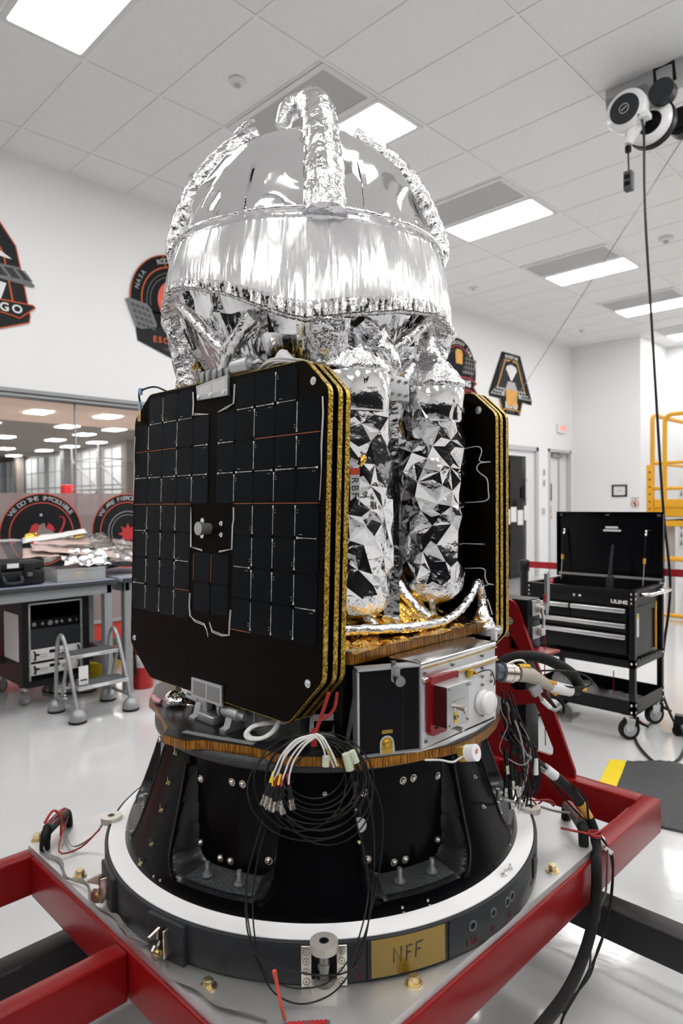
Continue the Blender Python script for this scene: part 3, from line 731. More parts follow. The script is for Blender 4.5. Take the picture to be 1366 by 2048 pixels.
def sheet(o, u, v, nu=26, nv=18, amp=.02, fr=9., seed=0, th=.003, droop=None, fold=None):
    """a crumpled sheet spanned by vectors u, v from corner o"""
    o = Vector(o); u = Vector(u); v = Vector(v); n = u.cross(v).normalized(); mb = MB(); vs = []
    for i in range(nu+1):
        for j in range(nv+1):
            a = i/nu; c = j/nv; p = o+u*a+v*c
            q = Vector((a*u.length*fr+seed*7.3, c*v.length*fr+seed*3.1, seed))
            h = amp*(1.2*abs(noise.noise(q))+.6*noise.noise(q*2.3)+.35*abs(noise.noise(q*5)))
            if droop: h += droop(a, c)
            p = p+n*h+Vector((noise.noise(q*1.3+Vector((5,0,0))), noise.noise(q*1.3+Vector((0,9,0))),0))*amp*.5
            vs.append(p)
    N = (nu+1)*(nv+1); vs2 = vs+[p-n*th for p in vs]; fs = []
    W = nv+1
    for i in range(nu):
        for j in range(nv):
            q = (i*W+j,(i+1)*W+j,(i+1)*W+j+1,i*W+j+1); fs.append(q); fs.append(tuple(N+k for k in reversed(q)))
    for i in range(nu):
        fs.append((i*W,N+i*W,N+(i+1)*W,(i+1)*W)); fs.append((i*W+nv,(i+1)*W+nv,N+(i+1)*W+nv,N+i*W+nv))
    for j in range(nv):
        fs.append((j,j+1,N+j+1,N+j)); a = nu*W+j; fs.append((a,N+a,N+a+1,a+1))
    return mb.add(vs2, fs, True)
mat('pink_film', (.72,.55,.50), .35, .35, bump=(14,.5))
G = 'foil sheets heaped on the workbench'
one(sheet((2.25,5.02,.91),(.56,-.06,.0),(.05,.42,.20), amp=.035, seed=3, droop=lambda a,c: .05*math.sin(a*3)), 'foil_blanket', 'foil_bag', 'long crinkled silver foil blanket at the right end of the heap', 'foil blanket', G)
one(sheet((1.99,5.12,1.0),(.58,-.02,.05),(.06,.36,.12), amp=.03, seed=5, droop=lambda a,c: .06*math.sin(a*2.6)), 'foil_blanket', 'foil_bag', 'silver foil blanket lying in the middle of the heap on the bench', 'foil blanket', G)
one(sheet((1.78,4.98,1.07),(.60,.05,-.01),(.05,.13,.06), 24, 8, .012, 8, 6), 'folded_film', 'pink_film', 'pinkish folded film lying lowest on the left of the heap', 'film', G)
one(sheet((1.86,5.02,1.12),(.62,-.05,-.09),(.03,.10,.04), 24, 8, .014, 8, 8), 'folded_film', 'pink_film', 'pinkish folded film across the middle of the heap, sloping right', 'film', G)
one(sheet((1.90,5.10,1.155),(.42,-.04,-.02),(.03,.10,.045), 20, 8, .014, 8, 9), 'folded_film', 'pink_film', 'pinkish folded film near the top left of the heap', 'film', G)
t = thing('film_bag', 'white bag with yellow label on top of the heap', 'bag', (2.2,5.15,1.16))
sheet((1.84,5.14,1.165),(.48,-.02,.06),(.03,.10,.03), 20, 8, .014, 7, 11).build('bag', 'paper', t)
sheet((2.215,5.120,1.190),(.075,-.002,.012),(.02,.07,.03), 6, 6, .003, 9, 12, .001).build('label', 'yellow_label', t)
one(sheet((2.05,4.89,.995),(.34,-.02,-.01),(.02,.17,.10), amp=.035, fr=12, seed=14), 'foil_bag', 'foil_crumple', 'crumpled silver bag drooping over the clear bin', 'bag', G)
one(sheet((2.10,5.0,1.06),(.30,.0,-.03),(.03,.06,.03), 20, 8, .02, 9, 16), 'black_film', 'black_satin', 'black film sheet showing between the silver ones in the heap', 'film', G)
one(sheet((2.30,4.93,.97),(.40,.02,-.02),(.02,.06,.03), 20, 8, .015, 9, 18), 'black_film', 'black_satin', 'black film sheet lowest in the heap right of the clear bin', 'film', G)
one(sheet((1.88,5.19,1.18),(.09,.0,.02),(.01,.05,.05), 10, 8, .02, 30, 21), 'kapton_scrap', 'foil_gold', 'gold foil scrap on the left top of the heap', 'foil', G)
t = thing('acrylic_box', 'clear acrylic box behind the black case at the left edge', 'box', (1.7,5.28,.89))
b = MB()
for a, c in (((1.5,5.2,.89),(1.86,5.205,1.18)),((1.5,5.4,.89),(1.86,5.405,1.18)),((1.5,5.2,.89),(1.505,5.4,1.18)),((1.855,5.2,.89),(1.86,5.4,1.18)),((1.75,5.2,.89),(1.755,5.4,1.18))): b.box(a, c)
b.build('walls', 'acrylic', t)
MB().box((1.49,5.19,1.18),(1.87,5.41,1.19)).build('rim', 'light_grey', t)
one(sheet((1.53,5.23,.91),(.18,.0,.16),(.02,.12,.05), 12, 10, .03, 14, 25), 'foil_scrap', 'foil_crumple', 'silver foil scrap standing in the acrylic box', 'foil')

# ---- equipment rack on casters under the bench
t = thing('equipment_rack', 'black wheeled equipment rack under the workbench', 'rack', (2.0,5.25,0))
X0, X1, Y0, Y1, Z0, Z1 = 1.76,2.25,4.95,5.60,.135,.775
MB().prism(rrect(X0,Z0,X1,Z1,.03), Y0+.0, Y1, 'XZ', hole=[rrect(X0+.045,Z0+.045,X1-.045,Z1-.035,.01,2)]).build('shell', 'black_powder', t)
MB().box((X0+.04,Y1-.02,Z0+.04),(X1-.04,Y1-.01,Z1-.03)).build('rear_panel', 'black', t)
r = MB().box((1.805,4.962,.18),(1.822,4.98,.735)).box((2.188,4.962,.18),(2.205,4.98,.735)).box((1.805,4.962,.728),(2.205,4.98,.738)); r.build('rack_rail', 'alu', t)
pn = MB().box((1.822,4.975,.55),(2.188,4.99,.615)).build('connector_panel', 'black', t)
for x, q in ((1.85,.014),(1.91,.01),(1.965,.018),(2.01,.012),(2.05,.01),(2.11,.012),(2.16,.006)): MB().cyl((x,4.975,.585),(x,4.965,.585),q,n=12).build('connector', 'grey_metal', pn)
MB().box((1.822,4.968,.405),(2.188,5.4,.548),.003).build('blank_panel', 'charcoal', t)
def instr(z, h):
    i = MB().box((1.822,4.965,z),(2.188,5.45,z+h),.003).build('instrument', 'white_paint', t)
    MB().box((1.955,4.962,z+h*.55),(2.03,4.966,z+h*.82)).build('display', 'black', i)
    MB().box((2.09,4.962,z+.01),(2.115,4.966,z+h*.5)).build('sticker', 'yellow_label', i)
    hb = MB()
    for x in (1.845,2.165): hb.tube([(x,4.965,z+.015),(x,4.94,z+.018),(x,4.94,z+h-.018),(x,4.965,z+h-.015)], .006, 6)
    hb.box((1.845,4.95,z+h*.5),(1.88,4.962,z+h*.5+.01)); hb.build('handle', 'black', i)
    bt = MB()
    for k in range(6): bt.box((1.89+.009*k,4.962,z+h*.3),(1.895+.009*k,4.966,z+h*.3+.006)).box((1.89+.009*k,4.962,z+h*.5),(1.895+.009*k,4.966,z+h*.5+.006))
    for k in range(4): bt.box((2.045+.01*k,4.962,z+h*.35),(2.051+.01*k,4.966,z+h*.7))
    bt.build('buttons', 'ink_grey', i)
instr(.315,.088); instr(.215,.082)
MB().box((1.822,4.968,.30),(2.188,5.3,.312)).box((1.822,4.985,.182),(2.188,5.4,.21)).build('shelf_plate', 'black', t)
each([lambda b, x=x, z=z: b.cyl((x,4.963,z),(x,4.957,z),.005,n=8) for x in (1.813,2.197) for z in (.2,.26,.33,.4,.47,.53,.6)], 'rack_screw', 'alu_bright', t)
MB().box((X0-.004,5.02,.32),(X0,5.30,.66)).build('paper_sheet', 'paper', t)
def caster(root, x, y, r, h, m_wheel='mid_grey', rz=0., brake=False, name='caster', fork='alu'):
    c = MB().box((x-.045,y-.035,h-.006),(x+.045,y+.035,h)).cyl((x,y,h-.03),(x,y,h-.006),.028,n=16)
    M = Matrix.Translation((x,y,0)) @ Matrix.Rotation(rz,4,'Z'); c.M = M
    for s in (-1,1): c.prism([(-.03,h-.03),(.03,h-.03),(.035,r+.005),(.005+.012,r-.012),(-.012+.005,r-.012),(-.02,r+.02)], s*.02-.002, s*.02+.002, 'XZ')
    o = c.build(name, fork, root)
    w_ = MB(); w_.M = M; w_.cyl((.005,-.016,r),(.005,.016,r),r*.72,n=24).cyl((.005,-.024,r),(.005,.024,r),.009,n=10); w_.build('hub', 'light_grey', o)
    w_ = MB(); w_.M = M; w_.ring((.005,-.016,r),(.005,.016,r),r,r*.70,28); w_.build('tyre', m_wheel, o)
    if brake:
        w_ = MB(); w_.M = M; w_.obox((-.075,0,r+.028),(.08,.04,.014),(1,0,.45)).box((-.05,-.022,r+.015),(-.02,.022,h-.02),.004); bo = w_.build('brake', 'black', o)
        w_ = MB(); w_.M = M; w_.obox((-.06,0,r+.046),(.03,.026,.008),(1,0,.45)); w_.build('brake_tab', 'red_plastic', bo)
    return o
for x, y in ((1.80,5.02),(2.20,5.02),(1.80,5.52),(2.20,5.52)): caster(t, x, y, .05, .135, rz=.6)

# ---- step stool
t = thing('step_stool', 'grey two-step stool with rubber dome feet in front of the rack', 'step stool', (2.08,4.53,0))
for x, s in ((1.895,-1),(2.275,1)):
    MB().tube([(x,4.36,.06),(x,4.42,.22),(x,4.52,.45),(x,4.58,.535),(x,4.63,.54),(x,4.675,.46),(x,4.70,.24),(x,4.705,.06)], .0135, 10, res=4).build('side_hoop', 'stool_grey', t)
    MB().cyl((x,4.37,.105),(x,4.70,.105),.010).build('side_brace', 'stool_grey', t)
    MB().cyl((x-s*.012,4.52,.43),(x-s*.012,4.66,.06),.011).build('inner_leg', 'stool_grey', t)
    for y in (4.358,4.703):
        f = MB().lathe([(.058,.016),(.058,.028),(.052,.055),(.038,.08),(.020,.092),(0,.094)], (x,y,0), 24).build('foot', 'stool_grey', t)
        MB().lathe([(0,0),(.056,0),(.059,.004),(.059,.018),(0,.018)], (x,y,0), 24).build('rubber_pad', 'black_rubber', f)
MB().cyl((1.895,4.703,.15),(2.275,4.703,.15),.011).build('rear_brace', 'stool_grey', t)
for y0, y1, z in ((4.50,4.675,.42),(4.36,4.53,.235)):
    st_ = MB().box((1.905,y0,z-.028),(2.265,y1,z-.003),.003).build('step', 'alu', t)
    MB().box((1.912,y0+.006,z-.003),(2.258,y1-.006,z),.001).build('tread', 'tread', st_)
    MB().box((2.0,y0-.001,z-.022),(2.12,y0,z-.008)).build('label', 'paper', st_)
MB().box((1.925,4.40,.235),(1.99,4.403,.36)).build('hang_tag', 'paper', t)
MB().box((1.935,4.398,.262),(1.98,4.40,.272)).build('tag_print', 'ink', t)
# ---- extinguisher, yellow tub, cables below the bench
t = thing('fire_extinguisher', 'red fire extinguisher with white label standing behind the stool', 'fire extinguisher', (2.63,4.83,0))
MB().lathe([(0,0),(.070,0),(.076,.006),(.076,.33),(.066,.37),(.035,.41),(.022,.42),(.022,.44),(0,.44)], (2.63,4.83,0), 28).build('cylinder', 'red_plastic', t)
MB().lathe([(.0765,.17),(.0768,.17),(.0768,.27),(.0765,.27)], (2.63,4.83,0), 28).build('label', 'paper', t)
MB().box((2.61,4.81,.44),(2.65,4.85,.475),.004).obox((2.585,4.83,.49),(.11,.018,.01),(1,0,.3)).obox((2.585,4.83,.465),(.10,.018,.008),(1,0,-.1)).build('valve', 'black', t)
MB().tube([(2.61,4.82,.46),(2.56,4.79,.44),(2.53,4.78,.34),(2.535,4.78,.2),(2.54,4.78,.12)], .010, 8, res=5).build('hose', 'black_rubber', t)
t = thing('yellow_tub', 'yellow plastic tub on the floor under the bench', 'tub', (2.55,5.3,0))
MB().lathe([(0,0),(.11,0),(.15,.16),(.155,.165),(.145,.165),(.11,.012),(0,.012)], (2.50,5.30,.0), 24).build('tub', 'yellow_bright', t)
one(sheet((2.37,5.20,.10),(.26,0,.02),(0,.2,.02), 14, 12, .03, 12, 31), 'yellow_cloth', 'yellow_bright', 'crumpled yellow cloth in the tub under the bench', 'cloth')
one(MB().tube([(2.25,5.3,.012),(2.35,5.1,.012),(2.28,4.98,.012),(2.12,5.05,.012),(2.02,5.25,.012),(2.15,5.45,.012),(2.4,5.5,.012)], .008, 6, res=6), 'power_cord', 'black_cable', 'black power cord curled on the floor behind the stool', 'cord')
# ================================================================== RIGHT BACKGROUND
t = thing('tool_cart', 'black rolling tool cart with drawers and raised lid', 'tool cart', (4.29,1.91,0))
X0, X1, Y0, Y1 = 4.05,4.54,1.555,2.265
for x in (X0,X1-.034):
    for y in (Y0,Y1-.034): MB().box((x,y,.14),(x+.034,y+.034,.905),.003).build('post', 'black_satin', t)
b = MB().box((X0+.02,Y0+.02,.755),(X0+.026,Y1-.02,.90)).box((X1-.026,Y0+.02,.755),(X1-.02,Y1-.02,.93)).box((X0+.02,Y0+.02,.755),(X1-.02,Y0+.026,.90)).box((X0+.02,Y1-.026,.755),(X1-.02,Y1-.02,.90)).box((X0+.02,Y0+.02,.755),(X1-.02,Y1-.02,.762))
b.box((X0-.002,Y0,.895),(X0+.03,Y1,.908)).box((X0,Y0,.895),(X1,Y0+.03,.908)).box((X0,Y1-.03,.895),(X1,Y1,.908)); b.build('top_tray', 'black_satin', t)
b = MB().box((X0+.03,Y0+.03,.505),(X1-.06,Y1-.02,.755)); b.build('drawer_cabinet', 'black_satin', t)
def drawer(y0, y1, z0, z1):
    d_ = MB().box((X0-.004,y0,z0),(X0+.03,y1,z1),.003).build('drawer', 'black_satin', t)
    MB().box((X0-.024,y0+.004,z1-.032),(X0-.002,y1-.004,z1-.004),.006).build('handle', 'alu', d_)
drawer(1.60,1.955,.715,.800); drawer(1.960,2.225,.715,.800); drawer(1.60,2.225,.648,.708); drawer(1.60,2.225,.515,.640)
MB().box((X0-.003,Y0+.01,.81),(X0+.02,Y1-.01,.897),.002).build('front_panel', 'black_satin', t)
MB().cyl((X0-.006,1.93,.852),(X0,1.93,.852),.009,n=14).build('lock', 'alu_bright', t)
MB().box((X0-.005,1.885,.845),(X0-.003,1.90,.858)).build('sticker', 'paper', t)
MB().text('ULINE', .030, (X0-.005,1.645,.833), (0,-1,0), (0,0,1), .001, .04, xs=1.25).build('lettering', 'white', t)
each([lambda b, y=y, z=z: b.sph((X0-.001,y,z),.008,10,6,(.4,1,1)) for y in (Y0+.018,Y1-.018) for z in (.885,.855,.83,.465,.215,.172)], 'bolt_head', 'alu_bright', t)
each([lambda b, x=x, z=z: b.sph((x,Y0-.001,z),.008,10,6,(1,.4,1)) for x in (X0+.018,X1-.018) for z in (.885,.855,.465,.215,.172)], 'bolt_head', 'alu_bright', t)
# mid rails and lower tray
b = MB().box((X0,Y0,.438),(X0+.006,Y1,.490)).box((X1-.006,Y0,.438),(X1,Y1,.490)).box((X0,Y0,.438),(X1,Y0+.006,.490)).box((X0,Y1-.006,.438),(X1,Y1,.490)).box((X0,Y0,.484),(X1,Y1,.490))
for k in range(7): b.cyl((X0+.06+k*.055,Y0-.002,.478),(X0+.06+k*.055,Y0+.002,.478),.012,n=10)
b.build('middle_shelf', 'black_satin', t)
b = MB().box((X0,Y0,.155),(X0+.005,Y1,.240)).box((X1-.005,Y0,.155),(X1,Y1,.240)).box((X0,Y0,.155),(X1,Y0+.005,.240)).box((X0,Y1-.005,.155),(X1,Y1,.240)).box((X0,Y0,.155),(X1,Y1,.162)); b.build('lower_tray', 'black_satin', t)
MB().box((X0+.035,Y0+.012,.50),(X0+.30,Y0+.018,.80)).build('side_panel', 'black_satin', t)
sp_ = MB().box((X0+.06,Y0+.008,.62),(X0+.09,Y0+.0121,.76)).build('label', 'paper', t); MB().box((X0+.06,Y0+.0075,.735),(X0+.09,Y0+.0085,.757)).build('label_band', 'yellow_label', sp_)
MB().cyl((X0+.40,Y0+.02,.495),(X0+.40,Y0+.02,.80),.007,n=8).build('rod', 'yellow_paint', t)
hb = MB().tube([(X0+.09,Y0,.875),(X0+.09,Y0-.055,.880),(X0+.12,Y0-.075,.885),(X1-.12,Y0-.075,.885),(X1-.09,Y0-.055,.880),(X1-.09,Y0,.875)], .012, 12, res=2).build('push_handle', 'chrome', t)
# lid, leaning slightly back
LM = Matrix.Translation((X1-.01,0,.925)) @ Matrix.Rotation(.0,4,'Y')
b = MB(); b.M = LM
b.box((-.004,Y0-.008,-.01),(.0,Y1+.012,.445)).box((-.03,Y0-.008,.435),(.0,Y1+.012,.447)).box((-.03,Y0-.008,-.01),(.0,Y0-.002,.445)).box((-.03,Y1+.006,-.01),(.0,Y1+.012,.445))
ld = b.build('lid', 'black_gloss', t)
MB().box((X1-.02,1.845,1.258),(X1-.014,1.93,1.272)).box((X1-.02,1.825,1.238),(X1-.014,1.945,1.251)).build('sticker', 'paper', ld)
MB().box((X1-.02,1.905,1.348),(X1-.014,1.93,1.353)).build('small_print', 'light_grey', ld)
for y in (Y0+.02,Y1-.02): MB().cyl((X1-.034,y,1.352),(X1-.014,y,1.352),.012,n=14).build('bumper', 'dark_grey', ld)
MB().box((X1-.03,Y0,.925),(X1-.012,Y1,.940)).build('hinge', 'alu_matt', ld)
for y in (Y0+.095,Y1-.05):
    s_ = MB().cyl((X1-.045,y,1.24),(X1-.075,y,1.06),.0075,n=10).build('gas_strut', 'black', t)
    MB().cyl((X1-.075,y,1.06),(X1-.10,y,.895),.004,n=8).cyl((X1-.04,y,1.25),(X1-.05,y,1.215),.009,n=8).build('strut_rod', 'alu_bright', s_)
    MB().cyl((X1-.0735,y,1.07),(X1-.078,y,1.035),.009,n=10).build('strut_collar', 'cable_orange', s_)
for x, y, rz in ((X0+.04,Y0+.045,2.5),(X1-.05,Y0+.04,2.6),(X0+.04,Y1-.045,2.0),(X1-.05,Y1-.045,2.4)): caster(t, x, y, .062, .155, 'black_rubber', rz, True, fork='alu_bright')
# things in and on the cart
t = thing('handheld_radio', 'slate grey handheld radio standing in the tool cart tray', 'radio', (4.34,1.82,.762))
MB().box((4.32,1.80,.763),(4.355,1.845,.955),.01).build('body', 'charcoal', t)
MB().tube([(4.337,1.822,.95),(4.34,1.820,1.0),(4.36,1.812,1.16)], [.016,.012,.008], 8).build('antenna', 'charcoal', t)
t = thing('hand_tool', 'small red handled tool in the left end of the cart tray', 'tool', (4.2,2.16,.763))
MB().tube([(4.15,2.14,.90),(4.28,2.20,.905)], .012, 8).build('grip', 'red_plastic', t); MB().cyl((4.15,2.14,.90),(4.10,2.12,.80),.005,n=6).build('shaft', 'alu_bright', t)
def bag(c, s, label, seed):
    b = MB(); 
    b.lathe([(0,-1),(.6,-.9),(.95,-.4),(1,.1),(.8,.6),(.4,.95),(0,1)], (0,0,0), 20, lambda p, th, j: Vector(c)+Vector((p.x*s[0],p.y*s[1],p.z*s[2]))*(1+.22*noise.noise(Vector((p.x*2.2+seed,p.y*2.2,p.z*2.2)))))
    return one(b, 'plastic_bag', 'clear_bag', label, 'bag')
bag((4.20,2.06,.245),(.10,.09,.08),'clear crumpled plastic bag in the lower tray, left one',2)
bag((4.17,1.91,.225),(.07,.08,.06),'clear crumpled plastic bag in the lower tray, right one',9)
one(sheet((4.20,1.62,.17),(.18,0,.01),(0,.22,.005), 12, 12, .02, 14, 41), 'dark_cloth', 'stone_grey', 'dark grey cloth lying in the lower tray of the cart', 'cloth')
t = thing('marker_rod', 'thin red rod standing up in the lower tray of the cart', 'rod', (4.3,1.80,.163))
MB().cyl((4.30,1.785,.163),(4.30,1.785,.345),.0035,n=6).build('rod', 'red_plastic', t); MB().cyl((4.30,1.785,.163),(4.30,1.785,.18),.012,n=10).build('foot', 'black', t)
one(MB().tube([(4.2,1.72,.168),(4.25,1.66,.172),(4.34,1.64,.17),(4.4,1.7,.172),(4.33,1.76,.17)], .006, 6, res=5), 'cable_scrap', 'cable_grey', 'short grey cable lying in the lower tray of the cart', 'cable')

# ---- belt barrier behind the cart
def post(x, y, label):
    t = thing('barrier_post', label, 'barrier post', (x,y,0))
    MB().lathe([(0,0),(.17,0),(.17,.015),(.06,.035),(.032,.045),(.032,.90),(.04,.905),(.04,.985),(.03,.99),(0,.99)], (x,y,0), 24).build('post', 'black_powder', t)
    return t
post(4.72,2.66,'black belt barrier post left of the tool cart'); post(4.90,-.2,'black belt barrier post at the right end of the red belt')
one(MB().obox((4.81,1.23,.955),(2.80,.003,.05),(.18,-2.86,0)), 'barrier_belt', 'red_cloth', 'red belt of the barrier passing behind the tool cart', 'belt', base=(4.72,2.66,.95))

# ---- yellow lift platform
t = thing('lift_platform', 'yellow scissor lift platform at the right edge', 'lift', (8.9,2.3,0))
mb = MB()
def yl(pts, r=.027): return MB().tube(pts, r, 10)
def bend(p, q, c, k=6):
    return [tuple((1-i/k)**2*Vector(p)[a]+2*(1-i/k)*(i/k)*Vector(c)[a]+(i/k)**2*Vector(q)[a] for a in range(3)) for i in range(k+1)]
X = 8.5
yl([(X,3.045,1.25)]+bend((X,3.045,2.40),(X+.12,3.045,2.49),(X,3.045,2.49))+[(9.9,3.045,2.49)]).build('guard_rail', 'yellow_paint', t)
yl([(X,2.90,1.30)]+bend((X,2.90,2.36),(X,2.80,2.48),(X,2.90,2.48))+[(X,1.2,2.48),(X,1.2,1.3)]).build('guard_rail', 'yellow_paint', t)
yl([(X,3.045,1.90),(X,2.90,1.90),(X,1.2,1.90)],.02).build('middle_rail', 'yellow_paint', t)
yl([(X,3.045,1.59),(X,1.2,1.59)],.022).build('middle_rail', 'yellow_paint', t)
yl([(9.9,3.045,1.25),(9.9,3.045,2.49)]).build('guard_rail', 'yellow_paint', t); yl([(X,3.045,1.9),(9.9,3.045,1.9)],.02).build('middle_rail', 'yellow_paint', t)
pb = MB().box((X-.05,3.02,1.25),(X-.025,3.10,1.88),.004).build('slotted_plate', 'yellow_paint', t)
hs = MB()
for k in range(6): hs.cyl((X-.052,3.06,1.34+k*.09),(X-.049,3.06,1.34+k*.09),.012,n=10)
hs.build('holes', 'ink', pb)
MB().box((X-.03,1.1,1.25),(X+.02,3.08,1.46),.01).box((X-.03,3.03,1.25),(9.95,3.08,1.40),.01).box((X-.045,1.1,1.36),(X-.03,3.0,1.41),.004).build('toe_board', 'yellow_paint', t)
MB().box((X,1.1,1.24),(9.95,3.05,1.27)).build('deck', 'light_grey', t)
MB().box((X-.02,1.1,1.13),(9.9,3.04,1.20),.01).build('chassis', 'yellow_paint', t)
yl([(X,2.98,1.13)]+bend((X,2.98,.85),(X,2.90,.74),(X,2.98,.74))+[(X,1.3,.72)],.03).build('lower_frame', 'yellow_paint', t)
yl([(X+.1,3.9,-.0+.04),(X+.1,1.3,.04)],.025).build('base_rail', 'yellow_paint', t)
for x, y in ((8.7,1.6),(9.7,1.6),(8.7,2.9),(9.7,2.9)): MB().box((x-.04,y-.04,.04),(x+.04,y+.04,1.14),.005).build('leg', 'light_grey', t)
one(MB().box((8.2,3.05,0),(8.45,3.3,.16),.01), 'cardboard_box', 'box_brown', 'small brown cardboard box on the floor behind the tool cart', 'box')

# ---- dark cabinet, papers and stool behind the glass door
struct(MB().box((9.9,6.55,-.1),(13.3,9.0,0)), 'floor_lobby', 'hall_floor')
struct(MB().box((10.6,9.0,0),(13.3,9.1,3.2)), 'wall_lobby', 'hall_wall')
struct(MB().box((13.3,6.58,0),(13.4,9.1,3.2)), 'wall_lobby_end', 'hall_wall')
struct(MB().box((10.6,6.58,3.2),(13.4,9.1,3.3)), 'ceiling_lobby', 'white_paint')
ll = thing('lobby_light', 'flat ceiling light of the lobby behind the glass door', 'ceiling light', (12,7.8,3.2)); MB().box((11.4,7.6,3.18),(12.6,8.0,3.2)).build('diffuser', 'hall_lamp', ll)
cab(11.1,6.95,(.9,.6,1.9), 'black_powder', 'tall dark cabinet behind the glass door')
t = thing('wire_shelf', 'grey wire shelving behind the glass door', 'shelf', (11.4,7.6,0))
for z in (.5,1.0,1.5,1.8,2.05,2.25,2.4): MB().box((10.7,7.4,z),(12.3,7.9,z+.02)).build('shelf', 'light_grey', t)
b = MB()
for x in (10.72,12.28):
    for y in (7.42,7.88): b.cyl((x,y,0),(x,y,2.5),.015,n=6)
b.build('uprights', 'light_grey', t)
for k, (x, z) in enumerate(((10.75,1.02),(10.98,1.06),(11.22,1.0),(11.46,1.08))):
    o = one(MB().box((x,6.455,z),(x+.20,6.46,z+.28)), 'door_notice', 'paper', 'white paper notice %s on the glass door' % ('farthest left','second from left','third from left','nearest the door lock')[k], 'notice', 'paper notices on the glass door')
t = thing('office_chair', 'black chair standing in front of the glass door', 'chair', (8.6,5.4,0))
MB().box((8.35,5.2,.47),(8.8,5.65,.54),.03).build('seat', 'black_powder', t); MB().box((8.30,5.58,.6),(8.75,5.64,1.12),.03).build('backrest', 'black_powder', t)
MB().cyl((8.57,5.42,.1),(8.57,5.42,.47),.03).obox((8.57,5.62,.56),(.05,.03,.2),(1,0,0)).build('column', 'dark_grey', t)
for k in range(5):
    a = k*2*PI/5; MB().tube([(8.57,5.42,.10),(8.57+.28*math.cos(a),5.42+.28*math.sin(a),.06)], [.022,.014], 6).sph((8.57+.28*math.cos(a),5.42+.28*math.sin(a),.028),.028,8,6).build('leg', 'black', t)
t = thing('tripod_stand', 'dark tripod stand behind the right solar panels', 'stand', (5.0,3.3,0))
for k in range(3):
    a = k*2*PI/3+.5; MB().tube([(5.0,3.25,1.25),(5.0+.38*math.cos(a),3.25+.38*math.sin(a),.012)], .016, 8).build('leg', 'black_powder', t)
MB().cyl((5.0,3.25,.6),(5.0,3.25,1.5),.02).box((4.94,3.19,1.42),(5.06,3.31,1.56),.01).build('column', 'black_powder', t)

# ---- floor mat with yellow edge, curling at its far side
MM = Matrix.Translation((3.66,1.54,0)) @ Matrix.Rotation(math.radians(194.2),4,'Z')   # +x toward the camera side, +y to the right
t = thing('floor_mat', 'grey ribbed rubber mat with yellow edge on the floor', 'floor mat', (3.66,1.54,0))
def matgrid(u0, u1, v0, v1, nu, nv, tex):
    b = MB(); vs = []
    for i in range(nu+1):
        for j in range(nv+1):
            u = u0+(u1-u0)*i/nu; v = v0+(v1-v0)*j/nv
            z = .012+.045*math.exp(-((u)/.10)**2)*math.exp(-((v-.30)/.16)**2)+.02*math.exp(-((u-.02)/.12)**2)*math.exp(-((v-.7)/.2)**2)
            if tex:
                a = (u*38) ; c = (v*38); z += .0022*(1 if (math.sin((a+c)*PI) if int(math.floor(a)) % 2 else math.sin((a-c)*PI)) > 0 else 0)
            vs.append(MM @ Vector((u,v,z)))
    n = len(vs); fs = []; W = nv+1
    vs += [MM @ Vector((u0+(u1-u0)*i/nu, v0+(v1-v0)*j/nv, .0005)) for i in range(nu+1) for j in range(nv+1)]
    for i in range(nu):
        for j in range(nv): q = (i*W+j,(i+1)*W+j,(i+1)*W+j+1,i*W+j+1); fs.append(q); fs.append(tuple(n+k for k in reversed(q)))
    for i in range(nu): fs += [(i*W,n+i*W,n+(i+1)*W,(i+1)*W),(i*W+nv,(i+1)*W+nv,n+(i+1)*W+nv,n+i*W+nv)]
    for j in range(nv): a = nu*W+j; fs += [(j,j+1,n+j+1,n+j),(a,n+a,n+a+1,a+1)]
    return b.add(vs, fs, False)
matgrid(0,.70,0,.085,60,10,True).build('yellow_border', 'yellow_bright', t); matgrid(0,.70,.086,.95,140,150,True).build('rubber', 'mat_rubber', t)

# ---- stand leg with caster at the right edge
t = thing('equipment_stand', 'black stand leg with small caster at the right edge', 'stand', (4.36,1.2,0))
MB().obox((4.40,1.12,.105),(.62,.05,.05),(-.12,.62,0)).box((4.42,.80,.08),(4.48,.86,1.3),.004).build('leg', 'black_satin', t)
MB().cyl((4.335,1.41,.03),(4.365,1.41,.03),.03,n=20).build('wheel', 'black_rubber', t); MB().box((4.325,1.39,.03),(4.375,1.43,.085),.004).build('fork', 'black', t)
MB().obox((4.40,1.05,.66),(.5,.06,.03),(-.12,.62,0)).build('arm', 'black_satin', t)

# ---- ceiling hoist, cords
t = thing('ceiling_hoist', 'white and black cable balancer hoist hanging below the ceiling rail', 'hoist', (5.2,1.85,4.3))
MB().box((5.22,1.0,4.55),(5.42,2.22,CH-.006),.004).build('rail', 'light_grey', t)
MB().box((5.18,1.90,4.47),(5.40,2.20,4.56),.008).cyl((5.2,2.1,4.5),(5.17,2.1,4.5),.03,n=16).build('trolley', 'mid_grey', t)
d_ = MB().lathe([(0,-.05),(.135,-.05),(.15,-.03),(.15,.03),(.135,.05),(0,.05)], (0,0,0), 36, lambda p, th, j: Vector((5.0+p.z,1.965+p.y,4.30+p.x))).build('drum', 'white_gloss', t)
MB().cyl((4.955,1.965,4.30),(4.940,1.965,4.30),.105,n=36).build('drum_cover', 'charcoal', d_)
MB().ring((4.939,1.965,4.30),(4.936,1.965,4.30),.036,.031,28).obox((4.9375,1.965,4.30),(.003,.045,.008),(1,0,0),(0,.5,1)).build('drum_mark', 'light_grey', d_)
MB().lathe([(.09,-.03),(.16,-.03),(.165,.0),(.16,.03),(.09,.03),(.09,-.03)], (0,0,0), 36, lambda p, th, j: Vector((5.12+p.z,1.845+p.y,4.215+p.x))).build('spring_ring', 'white_gloss', t)
